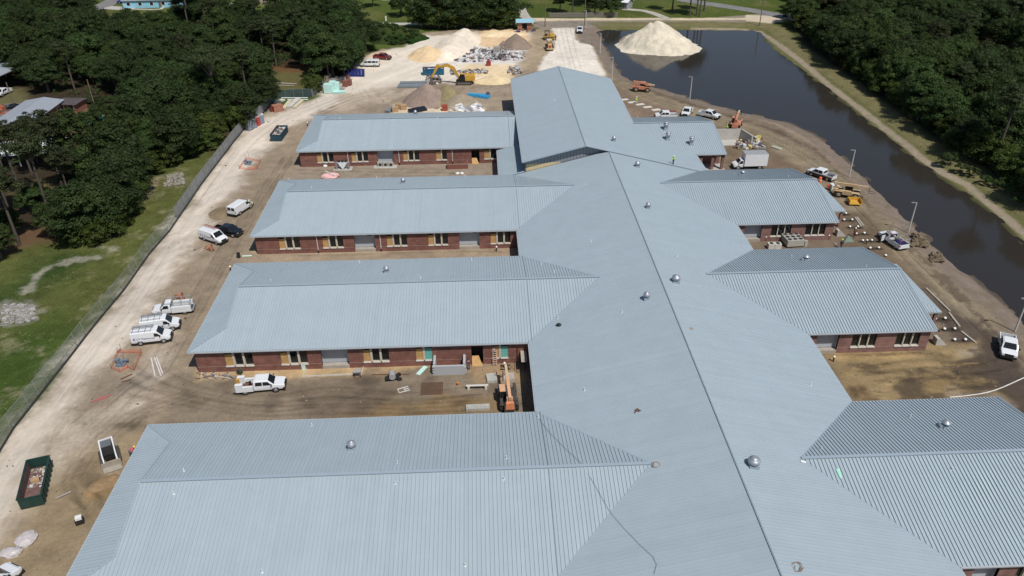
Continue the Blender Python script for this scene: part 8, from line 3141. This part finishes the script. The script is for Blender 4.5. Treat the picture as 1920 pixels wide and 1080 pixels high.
tree('oak', G(590, 128), 1.2, 'big oak shading the small clearing', variant=2)
tree('oak', G(660, 118), 1.15, 'dark oak at the edge of the sand yard', variant=1)
tree('oak', G(655, 70), 1.2, 'tall dark oak at the corner by the green mound', variant=3)
tree('oak', G(752, 30), 0.8, 'lone lawn tree with visible trunk beyond the lane', variant=1)
tree('oak', G(815, 52) + Vector((0, 0, -1.2)), 1.5, 'leftmost of the big oaks behind the storage yard', variant=0)
tree('oak', G(852, 51) + Vector((0, 0, -1.2)), 1.45, 'middle one of the big oaks behind the storage yard', variant=2)
tree('broad', G(876, 50) + Vector((0, 0, -1.0)), 1.35, 'leafy tree next to the gap in the far oak row', variant=1)
tree('oak', G(920, 50) + Vector((0, 0, -1.2)), 1.35, 'oak right of the gap in the far oak row', variant=1)
tree('oak', G(950, 48) + Vector((0, 0, -1.2)), 1.4, 'oak left of the brick hut at the far row end', variant=3)
for px_ in (792, 806, 822, 838, 852, 866, 882, 905, 918, 932, 946, 958):
    tree('bushy', G(px_, 53 + random.uniform(-1.5, 1.0)), random.uniform(1.1, 1.6), 'leafy undergrowth tree at the feet of the big far oaks', 'young trees below the far oaks')
tree('shrub', G(893, 50), 1.3, 'shrub in the gap between the far oaks')
tree('broad', G(1050, 22), 0.8, 'tree behind the board fence, leftmost', variant=0)
tree('pine', G(1073, 30), 0.9, 'pine trunk standing behind the board fence middle', variant=0)
tree('oak', G(1115, 29), 0.85, 'dark oak behind the right half of the board fence', variant=2)
tree('broad', G(1147, 31), 0.8, 'leafy tree at the right end of the board fence', variant=2)
tree('pine', G(1100, 14), 0.9, 'pine far behind the board fence')
for px, lab in (((1260, 22), 'leftmost of the pines on the far right lawn'), ((1293, 30), 'second of the pines on the far right lawn'), ((1306, 28), 'third of the pines on the far right lawn'), ((1311, 31), 'nearest of the pines on the far right lawn'), ((1320, 21), 'rightmost of the pines on the far right lawn')):
    tree('pine', G(*px), 1.1, lab, 'pines on the far right lawn')
tree('broad', G(1100, 6), 1.0, 'tree behind the far white roofs', variant=1)
tree('broad', G(518, 24), 1.0, 'lawn tree right of the brown house corner', variant=2)
tree('broad', G(700, 12), 0.8, 'tree beside the far pale house behind the lane', variant=0)
tree('shrub', G(706, 52), 1.1, 'shrub on the lane verge above the green mound')
tree('shrub', G(240, 24), 1.0, 'shrub on the lawn before the blue house')
gmv = np.array([v.co[:] for v in gm.data.vertices])
gq = random.Random(77)
for i in range(120):
    while True:
        u, v = gq.uniform(-8.2, 8.2), gq.uniform(-8.2, 8.2)
        if u * u + v * v < 66:
            break
    zz = gmv[np.argmin((gmv[:, 0] - u) ** 2 + (gmv[:, 1] - v) ** 2), 2]
    tree('shrub', gm.location + Vector((u, v, max(zz, 0) - 0.2)), gq.uniform(0.34, 0.62), 'weedy green bush growing on the overgrown earth mound', 'bushes on the green mound')

HOLES_L = [[(498, 128), (592, 122), (602, 180), (503, 185)], [(-90, 150), (45, 150), (70, 180), (125, 182), (262, 185), (268, 240), (250, 287), (120, 296), (-90, 296)], [(-60, 296), (118, 296), (150, 370), (128, 450), (60, 472), (-80, 520)], [(165, -30), (340, -30), (346, 58), (300, 74), (180, 72), (160, 40)], [(414, -30), (452, -30), (458, 64), (424, 64)], [(470, -30), (545, -30), (545, 48), (480, 48)]]


def zone_l(px, py):
    if py > 300:
        return 'at the meadow end of the left wood'
    if px > 520:
        return 'of the left wood nearest the sand yard'
    if px > 330 and py > 150:
        return 'of the left wood along the site fence'
    if py < 75:
        return 'at the far end of the left wood towards the houses'
    if px < 150:
        return 'of the left wood round the barn yard'
    if px < 300:
        return 'of the left wood behind the hedge and light pole'
    return 'in the heart of the left wood behind the big pine'


def zone_r(px, py):
    if py < 90:
        return 'at the far end of the right wood by the road'
    if px - (1480 + (py - 44) * 1.35) < 90:
        return 'of the right wood in the row facing the pond'
    if px < 1760:
        return 'in the upper middle of the right wood'
    if py < 180:
        return 'of the right wood round the small lawn'
    return 'in the near corner of the right wood'


def plant(pts, shares, sizes, zone_of, mid):
    for x, y in pts:
        k = random.random()
        key = 'oak' if k < shares[0] else ('broad' if k < shares[1] else 'pine')
        z_ = zone_of(*PX(x, y))
        nm = {'oak': 'oak', 'broad': 'broadleaf tree', 'pine': 'pine'}[key]
        ad_ = {'oak': 'dark', 'broad': 'mid green', 'pine': 'thin crowned'}[key]
        tree(key, (x, y, 0), random.uniform(*sizes), '%s %s %s' % (ad_, nm, z_), '%ss %s' % (nm, z_))


plant(scatter(WOOD_L, HOLES_L, 6.8, (-215, -25, 100, 345), margin=50, cap=200, seed=11), (0.56, 0.9), (0.68, 1.25), zone_l, 'left')
HOLES_R = [[(1828, 108), (1900, 104), (1900, 150), (1830, 146)], [(1815, 86), (1905, 108), (1898, 124), (1810, 106)]]
WOOD_R2 = [(1480, 44), (1516, 76), (1576, 126), (1650, 182), (1720, 232), (1793, 284), (1868, 330), (1962, 402), (2200, 600), (2600, 500), (2400, 0), (2000, -60), (1490, -20)]
plant(scatter(WOOD_R2, HOLES_R, 5.9, (85, 235, 105, 345), margin=40, cap=230, seed=17), (0.4, 0.93), (0.68, 1.2), zone_r, 'right')
EDGE = [G(*p) for p in ((1488, 50), (1517, 74), (1574, 120), (1648, 176), (1719, 226), (1792, 276), (1868, 322), (1952, 386))]
for a_, c_ in zip(EDGE[:-1], EDGE[1:]):
    n = int((c_ - a_).length / 4.2)
    for i in range(n):
        p = a_.lerp(c_, (i + 0.5) / n) + Vector((random.uniform(-1, 2.5), random.uniform(-1, 1), 0))
        tree('bushy', p, random.uniform(0.75, 1.45), 'leafy young tree in the bushy edge of the right wood facing the pond', 'young trees along the edge of the right wood')
for px in ((1800, 322), (1822, 330), (1845, 345), (1868, 352), (1890, 365), (1775, 308), (1905, 385)):
    tree('shrub', G(*px), random.uniform(0.8, 1.3), 'low shrub at the sunny foot of the right wood', 'shrubs along the right wood')
# undergrowth that closes the gaps between the trunks
def undergrowth(polys, holes, bounds, n, label, seed):
    g2 = np.random.default_rng(seed)
    cx, cy = g2.uniform(bounds[0], bounds[1], n), g2.uniform(bounds[2], bounds[3], n)
    keep = (sdf_poly(cx, cy, W(polys)) > 1.0) & (fbm(cx * 0.12, cy * 0.12, seed) > 0.36)
    for h_ in holes:
        keep &= sdf_poly(cx, cy, W(h_)) < -0.5
    px, py = PX(cx, cy)
    keep &= (px > -150) & (px < 2070) & (py > -120)
    cx, cy = cx[keep], cy[keep]
    per = 26
    m_ = len(cx) * per
    r_ = np.repeat(g2.uniform(0.6, 1.5, len(cx)), per)
    u = g2.normal(size=(m_, 3))
    u /= np.linalg.norm(u, axis=1)[:, None]
    u[:, 2] = np.abs(u[:, 2])
    pos = np.stack([np.repeat(cx, per), np.repeat(cy, per), np.zeros(m_)], -1) + u * r_[:, None] * g2.uniform(0.4, 1, m_)[:, None] * np.array([1, 1, 1.2])
    nrm = u + g2.normal(size=(m_, 3)) * 0.5 + np.array([0, 0, 0.5])
    nrm /= np.linalg.norm(nrm, axis=1)[:, None]
    a = np.cross(nrm, g2.normal(size=(m_, 3)))
    a /= np.linalg.norm(a, axis=1)[:, None] + 1e-9
    b2 = np.cross(nrm, a)
    s_ = g2.uniform(0.35, 0.7, m_)[:, None]
    co = np.stack([pos - a * s_ * 0.5, pos - b2 * s_ * 0.35, pos + a * s_ * 0.5, pos + b2 * s_ * 0.35], 1).reshape(-1, 3)
    me = bpy.data.meshes.new('undergrowth')
    me.vertices.add(m_ * 4)
    me.vertices.foreach_set('co', co.ravel())
    me.loops.add(m_ * 4)
    me.loops.foreach_set('vertex_index', np.arange(m_ * 4, dtype=np.int32))
    me.polygons.add(m_)
    me.polygons.foreach_set('loop_start', np.arange(0, m_ * 4, 4, dtype=np.int32))
    me.update(calc_edges=True)
    at_ = me.attributes.new('leaf', 'FLOAT', 'FACE')
    at_.data.foreach_set('value', g2.uniform(0, 1, m_).astype(np.float32))
    me.materials.append(M_BROAD)
    o_ = bpy.data.objects.new('undergrowth', me)
    COL.objects.link(o_)
    tag(o_, label, 'undergrowth', kind='stuff')


undergrowth(WOOD_L, HOLES_L, (-230, -25, 100, 345), 5200, 'low undergrowth between the trunks of the left wood', 5)
undergrowth(WOOD_R2, HOLES_R, (85, 250, 105, 345), 4800, 'low undergrowth between the trunks of the right wood', 6)
hd = thing('hedge', 'clipped dark green hedge beyond the neighbour pool', 'hedge', G(210, 194))
for i in range(10):
    link_copy(PROTO['shrub'][i % 2][0], 'foliage', hd, (-9 + i * 2.0, random.uniform(-0.2, 0.2), 0), i * 1.3, (1.0, 0.9, 0.95))

# ------------------------------------------------------------------ neighbours
M_TIN = mat('pale_tin_roof', (0.31, 0.335, 0.37), 0.45, var=0.06)
M_WHT = mat('white_tin_roof', (0.72, 0.73, 0.74), 0.4, var=0.04)


def house(label, loc, rz, L, w_, h, pitch, wallm, roofm, hip=0.0, wins=3, over=0.5, name='house', cat='house', door=True, open_=False):
    t = thing(name, label, cat, loc, rz)
    if not open_:
        for s in (-1, 1):
            k = MB()
            k.box(-L / 2, L / 2, s * (w_ / 2 - 0.1) - 0.1, s * (w_ / 2 - 0.1) + 0.1, -0.1, h)
            k.build('wall', wallm, t)
            k = MB()
            xx = s * (L / 2 - 0.1)
            a_ = [(xx - 0.1, -w_ / 2 + 0.202, -0.1), (xx - 0.1, w_ / 2 - 0.202, -0.1), (xx - 0.1, w_ / 2 - 0.202, h), (xx - 0.1, 0, h + (pitch * w_ / 2 if hip == 0 else 0)), (xx - 0.1, -w_ / 2 + 0.202, h)]
            b_ = [(x + 0.2, y, z) for x, y, z in a_]
            k.add(a_ + b_, [(0, 1, 2, 3, 4), (9, 8, 7, 6, 5)] + [(i, i + 5, (i + 1) % 5 + 5, (i + 1) % 5) for i in range(5)])
            k.build('wall', wallm, t)
        for i in range(wins):
            x = -L / 2 + (i + 0.5) * L / wins
            k = MB()
            k.box(x - 0.75, x + 0.75, -w_ / 2 - 0.05, -w_ / 2 - 0.003, 0.9, 2.2)
            f = k.build('window', M_WHITE, t)
            k = MB()
            k.box(x - 0.6, x + 0.6, -w_ / 2 - 0.07, -w_ / 2 - 0.052, 1.0, 2.1)
            k.build('pane', M_GLASS, f)
        if door:
            k = MB()
            k.box(L * 0.12, L * 0.12 + 1.0, -w_ / 2 - 0.06, -w_ / 2 - 0.003, 0.0, 2.1)
            k.build('door', M_WOOD, t)
    else:
        for sx in (-1, 0, 1):
            for sy in (-1, 1):
                k = MB()
                k.beam((sx * (L / 2 - 0.3), sy * (w_ / 2 - 0.3), 0), (sx * (L / 2 - 0.3), sy * (w_ / 2 - 0.3), h), 0.2, 0.2)
                k.build('post', M_WHITE, t)
    zr_ = h + pitch * (w_ / 2 + over)
    x1, y1 = L / 2 + over, w_ / 2 + over
    hx = x1 - hip * y1
    for s in (-1, 1):
        k = MB()
        A_ = [(-x1, s * y1, h), (x1, s * y1, h), (hx, 0, zr_), (-hx, 0, zr_)]
        k.add([Vector(p) for p in A_] + [Vector(p) - Vector((0, 0, 0.15)) for p in A_], [(0, 1, 2, 3), (4, 7, 6, 5), (0, 4, 5, 1), (1, 5, 6, 2), (3, 7, 4, 0)])
        r_ = k.build('roof', roofm, t)
        if hip:
            k = MB()
            k.add([(s * x1, -y1, h + 0.01), (s * x1, y1, h + 0.01), (s * hx, 0, zr_ + 0.01)], [(0, 1, 2)])
            k.build('hip_roof', roofm, t)
        sm2 = MB()
        n = int(2 * x1 / 0.9)
        for i in range(n + 1):
            x = -x1 + i * 2 * x1 / n
            f_ = min(1.0, max(0.05, (x1 - abs(x)) / (x1 - hx))) if hip else 1.0
            sm2.beam((x, s * y1, h + 0.03), (x, s * y1 * (1 - f_), lerp(h, zr_, f_) + 0.03), 0.05, 0.06)
        tag(sm2.build('seam', roofm, r_), kind='stuff')
    return t


a_, c_ = G(82, 189, 3), G(4, 243, 3)
mid = (a_ + c_) / 2
house('long low barn with pale metal roof and red brick end wall', (mid.x, mid.y, 0), math.atan2(a_.y - c_.y, a_.x - c_.x), (a_ - c_).length, 8.5, 3.0, 0.16, M_REDB, M_TIN, name='barn', cat='barn', wins=4)
house('open sided shed with pale metal roof at the left edge', (G(8, 132, 4).x - 2, G(8, 132, 4).y, 0), R(-28), 13, 12, 4.0, 0.14, M_WHITE, M_TIN, name='shed', cat='shed', open_=True)
house('white roofed pavilion hidden behind the left pines', G(52, 300), R(8), 17, 8, 2.9, 0.2, M_WHITE, M_WHT, name='pavilion', cat='pavilion', open_=True)
house('small brick pool hut with dark flat roof', G(137, 207), R(-8), 5.2, 4.4, 2.4, 0.06, M_REDB, mat('dark_felt_roof', (0.085, 0.07, 0.075), 0.9, var=0.3), name='pool_hut', cat='hut', wins=2)
house('pale blue house with grey hip roof at the top of the wood', (G(286, 14).x, G(286, 14).y + 4, 0), R(2), 22, 9, 2.9, 0.5, mat('sky_blue_siding', (0.28, 0.56, 0.72), 0.7), mat('grey_shingle', (0.30, 0.31, 0.33), 0.85), 0.9, 5)
pg = thing('porch_gable', 'white porch of the pale blue house', 'porch', G(315, 15))
house('tan house corner with pale roof beyond the wood', (G(492, 6).x, G(492, 6).y + 5, 0), R(50), 12, 9, 2.9, 0.4, mat('tan_siding', (0.34, 0.25, 0.19), 0.8), M_WHT, 0.0, 3)
house('pale house behind the lone lawn tree', (G(745, 2).x, G(745, 2).y + 6, 0), R(0), 13, 8, 2.8, 0.4, mat('cream_siding', (0.48, 0.47, 0.42), 0.8), mat('dark_shingle', (0.09, 0.09, 0.10), 0.9), 0.6, 3)
house('grey house seen through the gap in the far oak row', (G(900, 10).x, G(900, 10).y + 5, 0), R(0), 11, 8, 2.8, 0.4, mat('blue_grey_siding', (0.25, 0.28, 0.31), 0.8), mat('dark_shingle', (0.09, 0.09, 0.1), 0.9), 0.6, 3)
house('small shed with bright white roof at the far lawn lane', (G(1170, 17).x, G(1170, 17).y + 2.5, 0), R(-35), 5.5, 5, 2.6, 0.35, mat('grey_plank_wall', (0.28, 0.28, 0.28), 0.85), M_WHT, 0, 1, name='shed', cat='shed')
house('low white roofed house behind the trees by the board fence', (G(1140, 8).x, G(1140, 8).y + 7, 0), R(-10), 12, 7, 2.6, 0.3, mat('cream_siding', (0.48, 0.47, 0.42), 0.8), M_WHT, 0, 3)
COL.objects.unlink(pg)
bpy.data.objects.remove(pg)
# pool
pp = [G(*p) for p in ((143, 227), (160, 218), (190, 214), (228, 224), (222, 238), (172, 242), (145, 234))]
pc_ = sum(pp, Vector()) / len(pp)
t = thing('swimming_pool', 'turquoise swimming pool with cream deck among the left trees', 'pool', pc_)
k = MB()
k.add([p - pc_ + Vector((0, 0, 0.07)) for p in pp] + [p - pc_ + Vector((0, 0, -0.2)) for p in pp], [tuple(range(7))] + [(i, (i + 1) % 7, (i + 1) % 7 + 7, i + 7) for i in range(7)])
k.build('deck', mat('cream_deck', (0.55, 0.50, 0.40), 0.8), t)
k = MB()
k.poly([(p - pc_) * 0.78 + Vector((0.5, 0, 0.085)) for p in pp])
k.build('pool_water', mat('turquoise_water', (0.03, 0.30, 0.30), 0.08, var=0.05), t)
# camper and small things at the far left
t = thing('boat', 'white boat hull under cover on the far lawn', 'boat', G(430, 12), 0.3)
k = MB()
k.add([(-2.6, -1.0, 0.9), (-2.6, 1.0, 0.9), (1.2, 1.1, 1.0), (3.0, 0, 1.3), (1.2, -1.1, 1.0), (-2.6, -0.6, 0.3), (-2.6, 0.6, 0.3), (1.0, 0.5, 0.3), (2.3, 0, 0.45), (1.0, -0.5, 0.3)], [(0, 1, 2, 3, 4), (5, 9, 8, 7, 6), (0, 4, 9, 5), (4, 3, 8, 9), (3, 2, 7, 8), (2, 1, 6, 7), (1, 0, 5, 6)])
k.build('hull', M_VWHITE, t)
k = MB()
k.box(-1.0, 0.6, -0.7, 0.7, 1.0, 1.7, 0, 0.3, 0.15)
k.build('cabin', M_VWHITE, t)
k = MB()
k.box(-2.2, 2.0, -0.5, 0.5, 0.1, 0.297)
k.build('trailer', M_STEEL, t)
chunks('junk_heap', 'orange and rusty junk heap beside the long barn', 'junk', [G(-20, 218), G(22, 212), G(26, 200), G(-12, 202)], 140, [mat('rust_red_junk', (0.36, 0.10, 0.05), 0.7), M_RUST, M_RUB[2]], 0.3, 1.3, 1.1)
k = MB()
k.cyl(G(512, 157) + Vector((0, 0, 0.25)), G(556, 159) + Vector((0, 0, 0.2)), 0.24, 0.16, 8)
tag(k.build('log', mat('pale_log', (0.36, 0.33, 0.28), 0.9)), 'long pale log lying in the small shaded clearing', 'log')
k = MB()
k.cyl(G(524, 161) + Vector((0, 0, 0.15)), G(552, 161.5) + Vector((0, 0, 0.15)), 0.15, 0.12, 8)
tag(k.build('log', mat('pale_log', (0.36, 0.33, 0.28), 0.9)), 'shorter pale log in front of the long one', 'log')
mb_ = thing('marker_post', 'white utility marker post on the lawn beyond the lane', 'marker', G(724, 39))
k = MB()
k.box(-0.25, 0.25, -0.2, 0.2, 0, 1.6)
k.build('post', M_WHITE, mb_)

# ------------------------------------------------------------------ small stones, clods and weeds (nobody could count them)
cl_ = MB()
g = random.Random(3)
SP = np.array(W(SITE))
FP = [(XL - 0.5, XE + 4, YL[k] - HW - 0.3, YL[k] + HW + 0.3) for k in YL] + [(XSL, XSR, 0, 140), (2, 50, 137, 194)]
cnt = 0
while cnt < 1700:
    x, y = g.uniform(-75, 95), g.uniform(48, 265)
    if any(a < x < b_ and c < y < d for a, b_, c, d in FP):
        continue
    if sdf_poly(np.array([x]), np.array([y]), SP)[0] < 0.5:
        continue
    s = g.uniform(0.04, 0.13) * (1 + (g.random() < 0.05) * 1.2)
    cl_.rbox((x, y, s * 0.15), (s * g.uniform(1, 2.2), s, s * 0.7), g.uniform(0, 3), g.randrange(3), g.uniform(-0.5, 0.5), g.uniform(-0.5, 0.5))
    cnt += 1
tag(cl_.build('clods', [mat('clod_brown', (0.13, 0.10, 0.075), 0.95), mat('clod_pale', (0.34, 0.30, 0.25), 0.95), mat('clod_dark', (0.10, 0.083, 0.07), 0.95)]), 'small stones and clods strewn over the building site', 'stones', kind='stuff')
wd = []
FPOLY = np.array(W(FIELD))
PONDA = np.array(POND)
NW = 26000
X_ = rng.uniform(-95, -30, NW)
Y_ = rng.uniform(48, 190, NW)
ok = (sdf_poly(X_, Y_, FPOLY) > 0.2) & (fbm(X_ * 0.25, Y_ * 0.25, 61) > 0.42)
X2 = rng.uniform(60, 130, NW)
Y2 = rng.uniform(80, 275, NW)
d2 = sdf_poly(X2, Y2, PONDA)
lr = sdf_line(X2, Y2, W(SHORE_R, WATER_Z)) < sdf_line(X2, Y2, W(SHORE_L, WATER_Z))
tr = sdf_line(X2, Y2, TRACK_R)
ok2 = (d2 < -0.6) & (d2 > -13) & lr & (tr > 0.9)
X_, Y_ = np.concatenate([X_[ok], X2[ok2]]), np.concatenate([Y_[ok], Y2[ok2]])
dz = np.concatenate([np.zeros(ok.sum()), -0.9 * sstep(-5.5, 0.6, d2[ok2]) * 1.06])
n = len(X_)
th = rng.uniform(0, 6.28, n)
s = rng.uniform(0.10, 0.26, n)
h = rng.uniform(0.05, 0.16, n)
dx, dy = np.cos(th) * s, np.sin(th) * s
co = np.stack([np.stack([X_ - dx, Y_ - dy, dz - 0.05], -1), np.stack([X_ + dx, Y_ + dy, dz - 0.05], -1), np.stack([X_ + dx * 0.4 + rng.uniform(-.15, .15, n), Y_ + rng.uniform(-.15, .15, n), dz + h], -1)], 1).reshape(-1, 3)
me = bpy.data.meshes.new('grass')
me.vertices.add(n * 3)
me.vertices.foreach_set('co', co.ravel())
me.loops.add(n * 3)
me.loops.foreach_set('vertex_index', np.arange(n * 3, dtype=np.int32))
me.polygons.add(n)
me.polygons.foreach_set('loop_start', np.arange(0, n * 3, 3, dtype=np.int32))
me.update(calc_edges=True)
at = me.attributes.new('leaf', 'FLOAT', 'FACE')
at.data.foreach_set('value', rng.uniform(0, 1, n).astype(np.float32))
me.materials.append(leaf_mat('meadow_grass', (0.09, 0.12, 0.035), (0.19, 0.21, 0.08), 0.3))
o = bpy.data.objects.new('grass', me)
COL.objects.link(o)
tag(o, 'tufts of meadow grass and weeds on field and bank', 'grass', kind='stuff')
